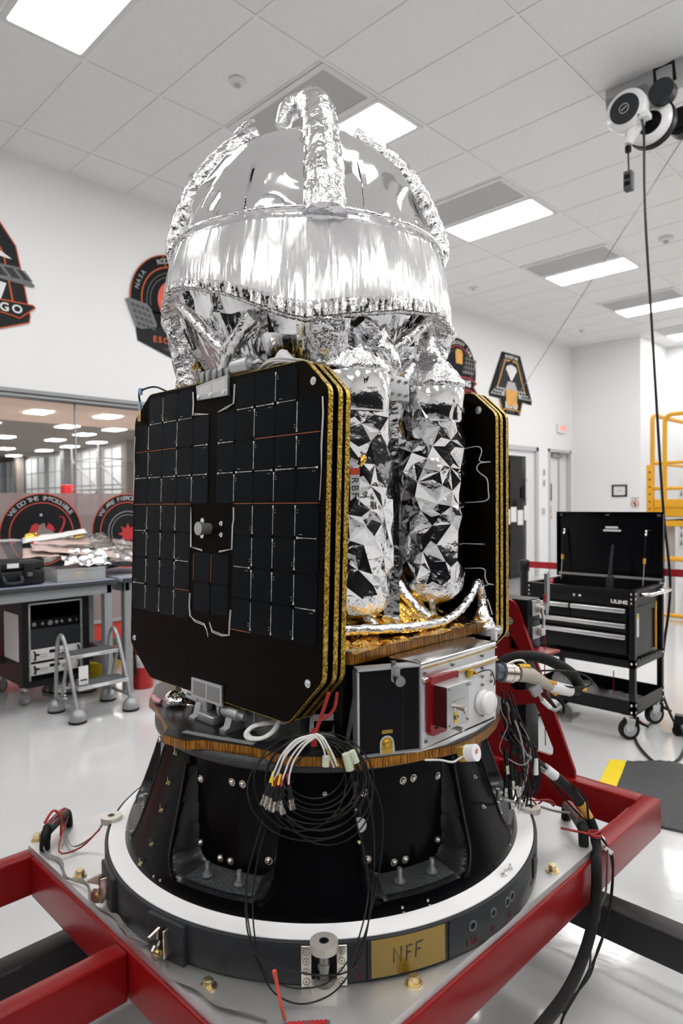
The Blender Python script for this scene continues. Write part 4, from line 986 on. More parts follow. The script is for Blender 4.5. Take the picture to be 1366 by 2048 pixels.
MB().ring((5.10,1.845,4.215),(5.16,1.845,4.215),.175,.166,36).build('ring_band', 'black', t)
MB().cyl((5.11,1.845,4.215),(5.14,1.845,4.215),.085,n=28).build('ring_core', 'black', t)
MB().cyl((5.03,1.74,4.37),(5.11,1.74,4.37),.088,n=30).build('motor', 'charcoal', t)
MB().tube([(5.07,1.79,4.43),(5.07,1.80,4.56),(5.07,1.67,4.56),(5.07,1.66,4.43)], .013, 8).build('carry_handle', 'black', t)
MB().cyl((5.30,1.70,4.25),(5.40,1.70,4.25),.10,n=30).cyl((5.28,1.70,4.25),(5.30,1.70,4.25),.06,n=20).build('counter_drum', 'black_satin', t)
MB().tube([(5.05,1.90,4.22),(5.0,1.93,4.12),(4.98,1.95,4.05)], [.05,.04,.03], 10).build('cable_guide', 'white_gloss', t)
MB().box((4.95,1.80,4.19),(5.03,1.88,4.23),.006).build('guide_plate', 'white', t)
b = MB().cyl((4.99,1.955,4.04),(4.99,1.955,4.0),.022,n=14).tube([(4.99,1.955,4.0),(5.0,1.955,3.86)], .006, 6).build('pendant_cord', 'black', t)
pt = MB().box((4.97,1.925,3.72),(5.03,1.985,3.86),.008).build('pendant', 'stone_grey', t)
MB().box((4.965,1.935,3.80),(4.971,1.975,3.83)).box((4.965,1.935,3.75),(4.971,1.975,3.78)).build('pendant_buttons', 'black', pt)
one(MB().tube([(5.0,1.86,4.2),(4.70,1.735,3.9),(4.60,1.693,3.38),(4.6,1.652,2.64),(4.6,1.584,1.45),(4.585,1.532,.90),(4.60,1.575,.5),(4.60,1.60,.24),(4.52,1.50,.05),(4.40,1.40,.012),(4.20,1.32,.010),(3.95,1.27,.010),(3.80,1.285,.010),(3.80,1.36,.010),(3.97,1.50,.010),(4.15,1.60,.010)], .0085, 8, res=8), 'extension_cable', 'black_cable', 'long black cord hanging from the hoist to the floor by the cart', 'cord')
one(MB().cyl((5.69,1.80,4.31),(10.73,6.42,3.015),.0045,n=6), 'tether_wire', 'steel_dark', 'thin wire running diagonally from the hoist to the left wall', 'wire')
# ================================================================== TRANSPORT FRAME, BASE PLATE, RING, ADAPTER
CX, CY = 1.344, 1.418
TC = Matrix.Translation((CX,CY,0))
FW = Vector((-.688,-.7257,0)); RT = Vector((.7257,-.688,0))      # toward the photographer / to the right of that, at the craft's axis
def PH(r, deg, z):
    a = math.radians(deg); p = FW*(r*math.cos(a))+RT*(r*math.sin(a)); return Vector((CX+p.x, CY+p.y, z))
def CM():
    m = MB(); m.M = TC; return m
t = thing('transport_frame', 'red steel transport frame on black floor beams under the spacecraft', 'frame', (CX,CY,0))
ZB0, ZB1 = .330, .443
def beam(a, b, nm='frame_beam', m='red_enamel'): return CM().box(a, b, .006).build(nm, m, t)
beam((-.63,-.608,ZB0),(.994,-.552,ZB1))
beam((.93,-.550,ZB0),(.994,.608,ZB1))
beam((-.63,-.550,ZB0),(-.575,.553,ZB1))
beam((-1.7,.555,ZB0),(.994,.608,ZB1))
beam((-1.7,-.026,ZB0),(-.632,.026,ZB1))
beam((-1.7,-.608,ZB0),(-.632,-.552,ZB1))
beam((-.574,-.03,ZB0),(.929,.03,ZB1))
beam((-.96,.027,ZB0),(-.91,.554,ZB1))
g_out = [(-.322,.443),(-.322,.468),(-.158,.877),(-.095,1.035),(-.085,1.053),(-.072,1.064),(-.055,1.069),(.055,1.069),(.072,1.064),(.085,1.053),(.095,1.035),(.158,.877),(.322,.468),(.322,.443)]
holes = [[(-.058,.926),(-.070,.922),(-.080,.912),(-.100,.876),(-.058,.876)],
         [(-.060,.845),(-.160,.850),(-.198,.76),(-.190,.735),(-.075,.715),(-.060,.725)],
         [(-.168,.685),(-.240,.531),(-.238,.511),(-.226,.502),(-.06,.508),(-.05,.52),(-.05,.650)]]
hs2 = holes+[[(-y,z) for y, z in reversed(h)] for h in holes]
for x in (.952,):
    gb = CM().prism(g_out, x, x+.014, 'YZ', hole=hs2).build('gusset', 'red_enamel', t)
    each([lambda b, y=y, z=z: b.cyl((x-.008,y,z),(x,y,z),.009,n=6).cyl((x-.002,y,z),(x,y,z),.015,n=16) for y, z in ((-.045,1.04),(-.062,.985),(-.045,.935),(.045,1.04),(.062,.985),(.045,.935))], 'gusset_bolt', 'alu_bright', gb, CM)
    b = CM().box((x+.014,-.30,.443),(x+.04,.30,.452)); b.build('weld_plate', 'red_enamel', gb)
CM().prism([(.30,.443),(.30,.452),(.06,.50),(-.06,.50),(-.10,.443)], -.935, -.92, 'YZ').build('gusset', 'red_enamel', t)
CM().box((.968,-.21,.866),(1.07,.10,.876),.002).build('ledge', 'red_enamel', t)
tb = CM().box((.968,-.128,.876),(1.065,.128,1.070),.004).build('trunnion_block', 'black_satin', t)
CM().box((.9665,-.129,.987),(1.066,.129,.990)).build('block_joint', 'black', tb)
lp = CM().box((.995,-.136,1.005),(1.055,-.128,1.065),.002).box((.995,-.136,.915),(1.055,-.128,.962),.002).build('latch_plate', 'alu_matt', tb)
b = CM().cyl((1.03,-.150,1.035),(1.03,-.136,1.035),.016,n=20).cyl((1.03,-.162,1.035),(1.03,-.150,1.035),.010,n=16)
b.tube([(1.03,-.155,1.03),(1.045,-.155,.985),(1.045,-.15,.94)], .006, 8).box((1.03,-.156,.925),(1.06,-.137,.955),.005); b.build('toggle_latch', 'steel', tb)
b = CM().prism([(1.058,1.005),(1.070,1.0),(1.084,1.05),(1.084,1.165),(1.080,1.172),(1.066,1.172),(1.062,1.165),(1.062,1.06),(1.050,1.03)], -.160, -.148, 'XZ'); b.build('latch_lever', 'grey_metal', tb)
b = CM().cyl((1.052,-.155,1.055),(1.052,-.155,1.085),.006,n=10).tube([(1.06,-.15,.93),(1.062,-.152,.88),(1.06,-.15,.80),(1.062,-.15,.6),(1.064,-.15,.49)], .0022, 6); b.build('safety_pin', 'red_tie', tb)
CM().box((.975,-.115,.443),(1.075,.115,.866),.004).build('column', 'black_satin', t)
# black floor beams with feet
for a, b_ in (((.64,-1.75,.115),(.72,1.3,.215)),((-1.75,.44,.115),(.64,.52,.215))): CM().box(a, b_, .006).build('floor_beam', 'charcoal_beam', t)
for x, y in ((.68,-.2),(.68,.48),(.1,.48)): CM().box((x-.03,y-.03,.215),(x+.03,y+.03,ZB0)).build('riser', 'charcoal_beam', t)
for x, y in ((.68,-1.68),(.68,1.22),(-1.68,.48),(.1,.48)): CM().cyl((x,y,0),(x,y,.02),.045,n=20).cyl((x,y,.02),(x,y,.115),.012,n=10).build('levelling_foot', 'black', t)
each([lambda b, y=y: b.cyl((-.60,y,ZB0-.03),(-.60,y,ZB0),.008,n=6) for y in (-.30,.12,.5)]+[lambda b, x=x: b.cyl((x,-.58,ZB0-.028),(x,-.58,ZB0),.008,n=6) for x in (-.25,.25,.62)], 'beam_bolt', 'steel_dark', t, CM)

# ---- base plate
PZ = .463
bp = thing('base_plate', 'square brushed aluminium base plate bolted on the red frame', 'plate', (CX,CY,ZB1))
pl = [(-.622,-.600),(.565,-.600),(.612,-.553),(.612,.58),(.58,.622),(-.59,.622),(-.622,.59)]
CM().prism(pl, ZB1+.0005, PZ).build('plate', 'plate_alu', bp)
for x, y in ((-.592,.60),(-.589,.319),(-.584,-.272),(-.285,-.567),(.300,-.571),(.575,-.545),(.58,.3),(.58,-.1),(.3,.59),(-.3,.59),(.57,.57),(-.584,0.02)):
    bo = CM().cyl((x,y,PZ),(x,y,PZ+.004),.018,n=24).cyl((x,y,PZ+.004),(x,y,PZ+.0055),.0145,n=24).build('washer', 'zinc_gold', bp)
    CM().cyl((x,y,PZ+.0055),(x,y,PZ+.017),.0115,n=6,smooth=False).cyl((x,y,PZ+.017),(x,y,PZ+.0185),.009,.008,n=16).build('bolt_head', 'zinc_gold', bo)
def handle(a, b_, label=None):
    a = Vector(a); b_ = Vector(b_); u = (b_-a).normalized(); up = Vector((0,0,1)); L = (b_-a).length
    m = CM().tube([a+up*(PZ+.002),a+up*(PZ+.03)+u*.004,a+up*(PZ+.047)+u*.02,b_+up*(PZ+.047)-u*.02,b_+up*(PZ+.03)-u*.004,b_+up*(PZ+.002)], [.0145,.0145,.0145,.0145,.0145,.0145], 10, res=3)
    h = m.build('carry_handle', 'black_rubber', bp)
    g = CM(); g.tube([a+up*(PZ+.051)+u*.018,(a+b_)/2+up*(PZ+.053),b_+up*(PZ+.051)-u*.018], .0155, 12)
    g.build('grip', 'stone_grey', h)
    g = CM()
    v = u.cross(up)
    for k in range(9):
        for q in (-1,0,1):
            p = a+(u*(.02+(L-.04)*(k+.5+.5*(q%2))/9.5))+up*(PZ+.0665-abs(q)*.004)+v*q*.0085
            g.obox(p, (.0075,.0065,.003), u+v*.8, up+v*q*.5)
    g.build('grip_studs', 'red_plastic', h)
    return h
handle((-.60,.525,0),(-.495,.615,0)); handle((.485,-.572,0),(.600,-.462,0)); 
# near handle at the lower edge of the view
handle((-.606,-.512,0),(-.520,-.588,0))

# ---- separation ring
rg = thing('separation_ring', 'dark grey clamp ring with white top face under the black cone', 'ring', (CX,CY,PZ))
RZ = .553
def bandfn(p, th, j): return p
pr = [(.545,PZ+.001),(.603,PZ+.001),(.606,PZ+.006),(.606,RZ-.002),(.604,RZ),(.598,RZ),(.597,RZ-.004),(.545,RZ-.004)]
MB().lathe(pr, (CX,CY,0), 180).build('band', 'charcoal', rg)
MB().lathe([(.545,RZ-.0035),(.5968,RZ-.0035),(.5968,RZ+.0012),(.595,RZ+.002),(.560,RZ+.002),(.558,RZ+.006),(.552,RZ+.007)], (CX,CY,0), 180).build('white_face', 'white_powder', rg)
def curved(deg0, deg1, z0, z1, r, th=.0015, n=14):
    b = MB(); vs = []
    for i in range(n+1):
        d = deg0+(deg1-deg0)*i/n; vs += [PH(r,d,z0), PH(r,d,z1), PH(r+th,d,z1), PH(r+th,d,z0)]
    fs = []
    for i in range(n):
        for k in range(4): fs.append((4*i+k,4*i+(k+1)%4,4*i+4+(k+1)%4,4*i+4+k))
    fs += [(0,3,2,1),(4*n,4*n+1,4*n+2,4*n+3)]
    return b.add(vs, fs)
tp = curved(9.2,25.2,PZ+.008,RZ-.004,.6062).build('kapton_tape', 'kapton', rg)
def onring(deg, z, r=.6075):
    p = PH(r,deg,z); n = (p-Vector((CX,CY,z))).normalized(); return p, n, Vector((0,0,1)).cross(n)
b = MB()
for strokes in ([(-.030,-.014),(-.029,.016),(-.013,-.014),(-.012,.017)], [(0,-.015),(.001,.015),(.014,.016)], [(.0005,.001),(.010,.002)], [(.022,-.013),(.024,.017),(.040,.019)], [(.023,.003),(.034,.004)]):
    pts = []
    for x, z in strokes: p, n, a = onring(16.4+math.degrees(x*.95/.606), .511+z*1.0, .6083); pts.append(p)
    b.tube(pts, .0014, 6)
b.build('handwriting', 'ink', tp)
curved(26.0,26.35,PZ+.004,RZ-.002,.606,.001,2).build('seam', 'black', rg)
curved(8.2,8.5,PZ+.004,RZ-.002,.606,.001,2).build('seam', 'black', rg)
def lett(s, deg, z, size, m='marking_red'):
    p, n, a = onring(deg, z, .6068); MB().text(s, size, p, a, (0,0,1), .0008, .0).build('marking', m, rg)
lett('N2', 32.5, .483, .026); lett('O', 39.0, .483, .020); lett('O', 45.6, .485, .020); lett('X', 6.6, .528, .022); lett('L', 6.6, .503, .022); lett('N', 6.6, .478, .022); lett('LH2', 60, .49, .022); lett('N', 70, .49, .02)
def port(deg, z, r):
    p, n, a = onring(deg, z, .606); MB().ring(p-n*.001, p+n*.002, r, r*.62, 24).build('port', 'dark_grey', rg); MB().cyl(p-n*.002, p+n*.001, r*.6, n=20).build('port_core', 'black', rg)
port(32.6,.518,.012); port(39.2,.520,.011); port(44.6,.520,.012); port(46.6,.524,.012)
p, n, a = onring(62,.52); MB().obox(p, (.004,.030,.05), n).build('access_slot', 'black', rg)
for d in (48.5,51.5): q = PH(.578,d,RZ+.002); MB().cyl(q,q+Vector((0,0,.004)),.008,n=6).cyl(q,q+Vector((0,0,.014)),.0035,n=8).build('stud', 'alu_bright', rg)
# pivot rollers: clamp plates, upper and lower disc, shaft
def roller(deg, z0=PZ, rr=.618, lab=None):
    c = PH(rr if abs(deg) < 10 else .604,deg,0); n = Vector((c.x-CX,c.y-CY,0)).normalized(); a = Vector((0,0,1)).cross(n)
    U = Vector((0,0,1))
    r0 = MB().cyl(c+U*(RZ-.005),c+U*(RZ+.012),.0285,n=40).build('roller_disc', 'steel', rg)
    MB().cyl(c+U*(RZ+.0121),c+U*(RZ+.0126),.0075,n=20).build('bore', 'black', r0)
    MB().ring(c+U*(RZ+.0121),c+U*(RZ+.0128),.010,.0075,24).build('bore_rim', 'steel_dark', r0)
    if abs(deg) > 10: return
    MB().cyl(c+U*PZ,c+U*(PZ+.016),.029,n=40).build('roller_disc', 'steel', rg)
    MB().cyl(c+U*(PZ+.016),c+U*(RZ-.005),.010,n=24).cyl(c+U*(PZ+.016),c+U*(PZ+.030),.020,.017,n=24).cyl(c+U*(PZ+.045),c+U*(PZ+.058),.013,n=6).build('shaft', 'steel_dark', rg)
    for s in (-1,1):
        q = c+a*s*.036-n*.011+U*(PZ+.044)
        pb = MB().obox(q, (.022,.006,.084), a, U, .002).build('clamp_plate', 'nickel', rg)
        b = MB()
        for k in range(4):
            w_ = q+n*.0035+U*(.031-k*.0205); b.ring(w_-n*.001, w_+n*.0006, .0072, .0062, 18).obox(w_,(.006,.001,.0012),a,U).obox(w_,(.0012,.001,.006),a,U)
        b.build('etched_marks', 'steel_dark', pb)
    MB().obox(c-n*.014+U*(PZ+.044),(.050,.004,.080),a,U).build('clamp_back', 'black', rg)
for d in (0,90-4.5,-90+4.5,180): roller(d)
# hook clamps with dark pads on the left of the ring
def hook(deg):
    c = PH(.607,deg,0); n = Vector((c.x-CX,c.y-CY,0)).normalized(); a = Vector((0,0,1)).cross(n); U = Vector((0,0,1))
    MB().obox(c-n*.004+U*.506,(.11,.026,.088),a,U,.004).build('clamp_pad', 'charcoal', rg)
    h = MB().obox(c+n*.010+a*.012+U*.506,(.004,.030,.060),a,U,.001)
    q = c+n*.028-a*.002+U*.49
    h.M = None
    M = Matrix((a, n, U)).transposed().to_4x4(); M.translation = c+n*.012+U*.506
    h.M = M
    h.prism([(.0,.030),(.0,-.03),(.012,-.034),(.026,-.030),(.034,-.018),(.034,-.004),(.026,.004),(.016,.0),(.012,.006),(.018,.014),(.040,.024),(.042,.030),(.012,.036)], -.003, .003, 'YZ')
    ho = h.build('hook_clamp', 'nickel', rg)
    g = MB(); g.M = M; g.cyl((-.008,.018,-.016),(.008,.018,-.016),.0075,n=16).cyl((-.012,.018,-.016),(-.008,.018,-.016),.005,n=12); g.build('pivot_pin', 'brass', ho)
hook(-60.5); hook(-34.0)

# ---- payload adapter: black cone with windows
ad = thing('payload_adapter', 'black conical carbon payload adapter with recessed windows and silver bolts', 'adapter', (CX,CY,RZ))
def coner(z):
    if z < .575: return .556-.25*(z-.553)
    q = (z-.575)/(.872-.575); return .5505-.0985*q-.004*math.sin(PI*q)
WIN = [24.7+51.43*k for k in range(7)]
def inset(deg, z):
    d = min(((deg-w_+180) % 360)-180 if False else abs(((deg-w_+180) % 360)-180) for w_ in WIN)
    r = coner(z); x = math.radians(d)*r
    hw = .136; z0 = .586; rad = .060
    zz = z0+.6
    qx = x-(hw-rad); qz = (z0+rad)-z
    s = (math.hypot(max(qx,0),max(qz,0))+min(max(qx,qz),0)-rad)
    t_ = min(1,max(0,(-s)/.017)); t_ = t_*t_*(3-2*t_)
    lip = .004*math.exp(-((s-.008)/.006)**2)
    rf = min(r-.002, .4655-.012*(z-.62)/.25)
    return r*(1-t_)+rf*t_+lip*(1 if r-rf > .01 else 0)
vs = []; fs = []; NT = 760; zs = [.5535,.556,.56,.565,.572,.58,.588]+[.594+.0028*i for i in range(101)]
for z in zs:
    for i in range(NT):
        deg = 360*i/NT; r = inset(deg, z) if z > .59 else coner(z); vs.append(PH(r,deg,z))
for j in range(len(zs)-1):
    for i in range(NT): fs.append((j*NT+i, j*NT+(i+1)%NT, (j+1)*NT+(i+1)%NT, (j+1)*NT+i))
rim = []; plain = []
for f in fs:
    z = sum(vs[k].z for k in f)/4; c = (vs[f[0]]+vs[f[2]])/2; q = math.hypot(c.x-CX,c.y-CY); full = coner(z) if z > .553 else q
    rf = min(full-.002, .4655-.012*(z-.62)/.25)
    (rim if (z > .578 and full-rf > .012 and rf+.0008 < q < full-.0012) else plain).append(f)
cn_ = MB().add(vs, plain, True).build('cone', 'cone_black', ad)
MB().add(vs, rim, True).build('window_rims', 'carbon_rim', ad)
MB().lathe([(.449,.842),(.468,.844),(.473,.850),(.473,.866),(.470,.871),(.40,.871)], (CX,CY,0), 120).build('carbon_collar', 'carbon_ledge', ad)
# carbon ledge at the foot of each window
for w_ in WIN:
    if 95 < w_ < 265: continue
    b = MB(); vs = []; n = 12
    for i in range(n+1):
        d = w_-13+26*i/n; vs += [PH(.4665,d,.603), PH(.532,d,.594)]
    b.add(vs, [(2*i,2*i+1,2*i+3,2*i+2) for i in range(n)], True); b.add([v-Vector((0,0,.002)) for v in vs], [(2*i+2,2*i+3,2*i+1,2*i) for i in range(n)], True)
    b.build('ledge', 'carbon_ledge', ad)
    for o_ in (-4.9,4.9):
        s = MB(); q = PH(.505,w_+o_,.5985); s.cyl(q,q+Vector((0,0,.004)),.012,n=20).cyl(q+Vector((0,0,.004)),q+Vector((0,0,.012)),.008,n=6,smooth=False).cyl(q+Vector((0,0,.012)),q+Vector((0,0,.032)),.0055,n=14)
        s.build('stud', 'grey_metal', ad)
    for do, z in ((-12.3,.640),(-4.3,.622),(-.7,.622),(11.4,.640),(-12.8,.79),(-.6,.803),(3.0,.803),(12.5,.79)):
        q = PH(.4655-.012*(z-.62)/.25,w_+do,z); n_ = (q-Vector((CX,CY,z))).normalized()
        if z > .84: continue
        MB().cyl(q-n_*.001,q+n_*.002,.009,n=16).sph(q+n_*.002,.007,10,6).build('screw', 'nickel', ad)
for k, (d, z) in enumerate(((-51.4,.83),(-51.2,.762),(-51.2,.70),(-51.2,.625),(-53.5,.575),(-43.6,.573),(-73.9,.571),(.6,.80),(-46.5,.572),(18,.571),(24.6,.571),(24.9,.560),(18.2,.560),(60,.571),(51.4,.76),(51.6,.69))):
    q = PH(coner(z)-.0005,d,z); n_ = (q-Vector((CX,CY,z))).normalized()
    b = MB().cyl(q-n_*.001,q+n_*.003,.0055,n=6).cyl(q+n_*.003,q+n_*.008,.003,n=8) if z > .5735 else MB().cyl(q-n_*.001,q+n_*.002,.0032,n=10)
    if k < 5: b.obox(q+n_*.005+Vector((0,0,.008)),(.002,.002,.014),n_)
    b.build('screw', 'zinc_gold' if k < 5 else 'alu_matt', ad)
q = PH(coner(.735)+.0,9.5,.735); n_ = (q-Vector((CX,CY,.735))).normalized(); n_ = (n_+Vector((0,0,.33))).normalized()
MB().cyl(q-n_*.002,q+n_*.0015,.0155,n=36).build('round_patch', 'light_grey', ad)
for o_, z in ((8.6,.765),(8.9,.703)):
    q = PH(coner(z),o_,z); n_ = (q-Vector((CX,CY,z))).normalized(); MB().cyl(q,q+n_*.003,.0042,n=12).build('screw', 'zinc_gold', ad)
# frayed ground strap along the left edge of the plate
pts = [(-.57,.575),(-.61,.50),(-.598,.42),(-.622,.33),(-.602,.25),(-.625,.16),(-.608,.08),(-.626,-.02),(-.60,-.10),(-.626,-.18),(-.606,-.27),(-.60,-.34),(-.56,-.43)]
b = CM()
for k in range(len(pts)-1):
    pass
def ribbon(mb, P, w, th, up=(0,0,1), res=6, jit=0.):
    Q = []; P = [Vector(p) for p in P]
    for i in range(len(P)-1):
        p0 = P[max(i-1,0)]; p1 = P[i]; p2 = P[i+1]; p3 = P[min(i+2,len(P)-1)]
        for k in range(res):
            s = k/res; Q.append(.5*((2*p1)+(p2-p0)*s+(2*p0-5*p1+4*p2-p3)*s*s+(3*p1-p0-3*p2+p3)*s**3))
    Q.append(P[-1]); vs = []
    for i, q in enumerate(Q):
        d = (Q[min(i+1,len(Q)-1)]-Q[max(i-1,0)]).normalized(); tw = jit*noise.noise(q*9+Vector((3,1,7)))*3
        s = Matrix.Rotation(tw,3,d) @ d.cross(Vector(up)).normalized(); nn = s.cross(d)
        vs += [q-s*w/2-nn*th/2, q+s*w/2-nn*th/2, q+s*w/2+nn*th/2, q-s*w/2+nn*th/2]
    fs = []
    for i in range(len(Q)-1):
        for k in range(4): fs.append((4*i+k,4*i+4+k,4*i+4+(k+1)%4,4*i+(k+1)%4))
    fs += [(0,1,2,3),(len(vs)-1,len(vs)-2,len(vs)-3,len(vs)-4)]
    return mb.add(vs, fs, False)
mat('braid', (.42,.39,.36), .6, .4, bump=(700,.8))
ribbon(b, [(x,y,PZ+.008+.004*math.sin(k*2)) for k, (x, y) in enumerate(pts)], .011, .0025, jit=1.2)
one(b, 'ground_strap', 'braid', 'grey braided ground strap along the left edge of the base plate', 'strap', base=(CX-.62,CY,PZ))
one(ribbon(MB(), [PH(.625,-88,.545),PH(.66,-87,.50),PH(.72,-87,.475),Vector((CX-.515,CY+.60,.50))], .008, .0015, jit=1.0), 'cable_tie_strap', 'braid', 'flat grey strap from the left roller to the left handle', 'strap')
one(MB().tube([PH(.64,-87,.52),PH(.69,-85.5,.478),PH(.745,-84.5,.478),Vector((CX-.505,CY+.59,.505))], .0025, 6, res=4), 'red_lanyard', 'red_tie', 'thin red lanyard from the left roller to the left handle', 'lanyard')
b = CM()
for (x, y, z) in ((-.548,.572,PZ+.03),):
    b.tube([(x-.03,y+.01,z+.02),(x-.01,y-.005,z+.055),(x+.01,y-.01,z+.03),(x+.005,y-.02,z-.02)], .004, 6, res=4)
one(b, 'cable_tie', 'red_orange', 'red cable tie looped round the left carry handle', 'cable tie')
# ================================================================== THE SPACECRAFT
sc = thing('spacecraft', 'silver foil wrapped spacecraft with domed top and folded black solar panels', 'spacecraft', (CX,CY,.871))
def part(mb, name, m, parent=None, label=None): return mb.build(name, m, parent or sc, label)
# ---- lower deck
half = [(-.388,.307),(-.401,.253),(-.476,.062),(-.51,.024),(-.499,-.052),(-.466,-.082),(-.415,-.196),(-.391,-.309),(-.343,-.36),(-.302,-.432),(-.235,-.470),(-.165,-.500),(-.11,-.522),(-.054,-.536),(.0,-.534),(.06,-.526),(.124,-.508),(.20,-.475),(.29,-.44)]
deck = half+[(-x,-y) for x, y in half]
DZ = .893
ld_ = part(CM().prism(deck, .8715, DZ-.001), 'lower_deck', 'edge_amber', None, 'honeycomb deck with amber taped edge')
def shrink(p, k): return [(x*(1-k/math.hypot(x,y)), y*(1-k/math.hypot(x,y))) for x, y in p]
part(CM().prism(shrink(deck,.003), DZ-.001, DZ), 'face_sheet', 'carbon_sheet', ld_)
b = CM()
ribbon(b, [(-.468,-.004,DZ+.002),(-.44,-.09,DZ+.002),(-.40,-.195,DZ+.002)], .016, .002)
part(b, 'edge_strip', 'mid_grey', ld_)
# ---- avionics core between the decks
part(CM().box((-.24,-.32,DZ),(.24,.32,1.086),.01), 'avionics_core', 'black_powder')
for x0, y0, x1, y1, z1, m in ((-.33,.05,-.245,.26,.99,'black_powder'),(-.35,-.13,-.245,.02,.95,'alu_matt'),(-.30,-.24,-.245,-.15,.98,'dark_grey'),(-.05,-.40,.2,-.325,1.08,'alu_matt'),(-.22,-.40,-.10,-.325,1.05,'black_powder'),(.25,-.30,.38,.25,1.04,'black_powder')):
    part(CM().box((x0,y0,DZ),(x1,y1,z1),.004), 'electronics_box', m)
# ---- upper deck
UD = rrect(-.29,-.398,.308,.398,.02,4)
ud = part(CM().prism(UD, 1.0895, 1.117), 'upper_deck', 'edge_amber', None, 'honeycomb deck with amber taped edge')
part(CM().prism(rrect(-.287,-.395,.305,.395,.02,4), 1.117, 1.119), 'face_sheet', 'alu_matt', ud)
def crumple_grid(x0, x1, y0, y1, z, nx, ny, amp, seed, hang=0., m='foil_gold', nm='deck_foil'):
    vs = []; fs = []; b = CM(); W = ny+1
    for i in range(nx+1):
        for j in range(ny+1):
            a = i/nx; c = j/ny; x = x0+(x1-x0)*a; y = y0+(y1-y0)*c; q = Vector((x*16+seed,y*16,seed*1.7))
            h = amp*(abs(noise.noise(q))*1.6+.9*abs(noise.noise(q*2.1))+.4*noise.noise(q*4.5))
            e = min(a,1-a,c,1-c)*2; zz = z+h*min(1,e*8+.15)
            if hang and c < .10: zz -= hang*(1-c/.10)*(.5+.8*noise.noise(Vector((x*9+seed,0,0)))); y -= .006*(1-c/.10)
            vs.append((x+amp*.3*noise.noise(q*1.3),y,max(z-.02,zz)))
    for i in range(nx):
        for j in range(ny): q = (i*W+j,(i+1)*W+j,(i+1)*W+j+1,i*W+j+1); fs += [(q[0],q[1],q[2]),(q[0],q[2],q[3])]
    return b.add(vs, fs, False)
part(crumple_grid(-.285,.312,-.402,.39,1.1195,60,70,.012,3.1,.006), 'deck_foil', 'foil_gold', ud, 'crumpled gold foil blanket')
# ---- radiator panel, white-silver avionics panel at the front right
U = Vector((0,0,1))
A = Vector((-.296,-.425,0)); B = Vector((-.167,-.497,0)); ax = (B-A).normalized(); nr = Vector((ax.y,-ax.x,0)); L = (B-A).length
def fr(u, w, d=0.): return A+ax*u+U*w+nr*d
RM = Matrix((ax, nr, U)).transposed().to_4x4(); RM.translation = A
def RB():
    m = MB(); m.M = TC @ RM; return m
rad = part(RB().box((0,-.008,DZ+.001),(L,-.002,1.085)), 'radiator_panel', 'alu_bright')
part(RB().box((.004,-.002,DZ+.006),(L*.70,.0005,1.080)).box((L*.71,-.002,DZ+.006),(L-.004,.0005,1.083)), 'black_face', 'black', rad)
part(RB().box((-.002,-.03,DZ),(.003,.004,1.080)).box((0,-.03,1.083),(L,.004,1.087)).box((L-.002,-.02,DZ),(L+.002,.004,1.095)).box((0,-.01,DZ-.001),(L,.003,DZ+.004)), 'frame', 'alu_matt', rad)
part(RB().prism([(-.10,DZ),(.0,DZ),(.0,1.075),(-.012,1.075),(-.02,1.05)], 0, .0025, 'YZ', hole=[[(-.075,DZ+.012),(-.014,DZ+.012),(-.014,.99),(-.024,.99)]]), 'side_gusset', 'alu_matt', rad)
cq = [(L*.34,DZ+.002)]+[(L*.45+.0165*math.cos(PI-PI*k/10), DZ+.027+.0165*math.sin(PI*k/10)) for k in range(11)]+[(L*.56+.003,DZ+.002)]
part(RB().prism(cq, .0005, .002, 'XZ'), 'opening_rim', 'alu_matt', rad)
cq2 = [(L*.45-.0125,DZ+.003)]+[(L*.45+.0125*math.cos(PI-PI*k/10), DZ+.027+.0125*math.sin(PI*k/10)) for k in range(11)]+[(L*.45+.0125,DZ+.003)]
part(RB().prism(cq2, .002, .0028, 'XZ').sph((L*.45,.003,DZ+.026),.010,14,8,(1,.5,1)), 'kapton_cover', 'kapton_gold', rad)
part(RB().box((L*.37,.001,DZ+.048),(L*.54,.0022,DZ+.056)), 'kapton_strip', 'kapton', rad)
kb = part(RB().prism(rrect(L*.52,1.052,L*.66,1.090,.009,5), .001, .004, 'XZ'), 'knob_bracket', 'alu_matt', rad)
part(RB().cyl((L*.60,.004,1.064),(L*.60,.022,1.062),.009,n=18).cyl((L*.60,.018,1.062),(L*.60,.030,1.060),.0115,n=18).cyl((L*.58,-.004,1.088),(L*.58,-.004,1.098),.006,n=10), 'knob', 'steel_dark', kb)
fy = -.500
bx_ = part(CM().box((-.166,fy+.004,DZ+.001),(.134,-.41,1.078)), 'avionics_box', 'alu')
part(CM().prism([(-.166,DZ+.004),(.134,.902),(.134,1.045),(-.166,1.045)], fy, fy+.004, 'XZ'), 'front_plate', 'white_paint', bx_)
part(CM().box((-.170,fy-.004,1.078),(.138,-.405,1.092),.004).box((-.168,fy-.008,1.048),(.136,fy+.002,1.056),.002), 'top_rail', 'alu_bright', bx_)
part(CM().box((-.166,fy-.001,1.056),(.134,fy+.004,1.078)), 'label_strip', 'alu', bx_)
part(CM().box((-.166,fy-.0105,1.046),(.136,fy-.008,1.0485)).box((-.168,fy-.0055,1.0765),(.137,fy-.004,1.079)), 'kapton_edge', 'kapton_gold', bx_)
part(CM().prism([(-.166,fy),(-.10,-.516),(.02,-.516),(.134,fy)], DZ, DZ+.003), 'foot_flange', 'white_paint', bx_)
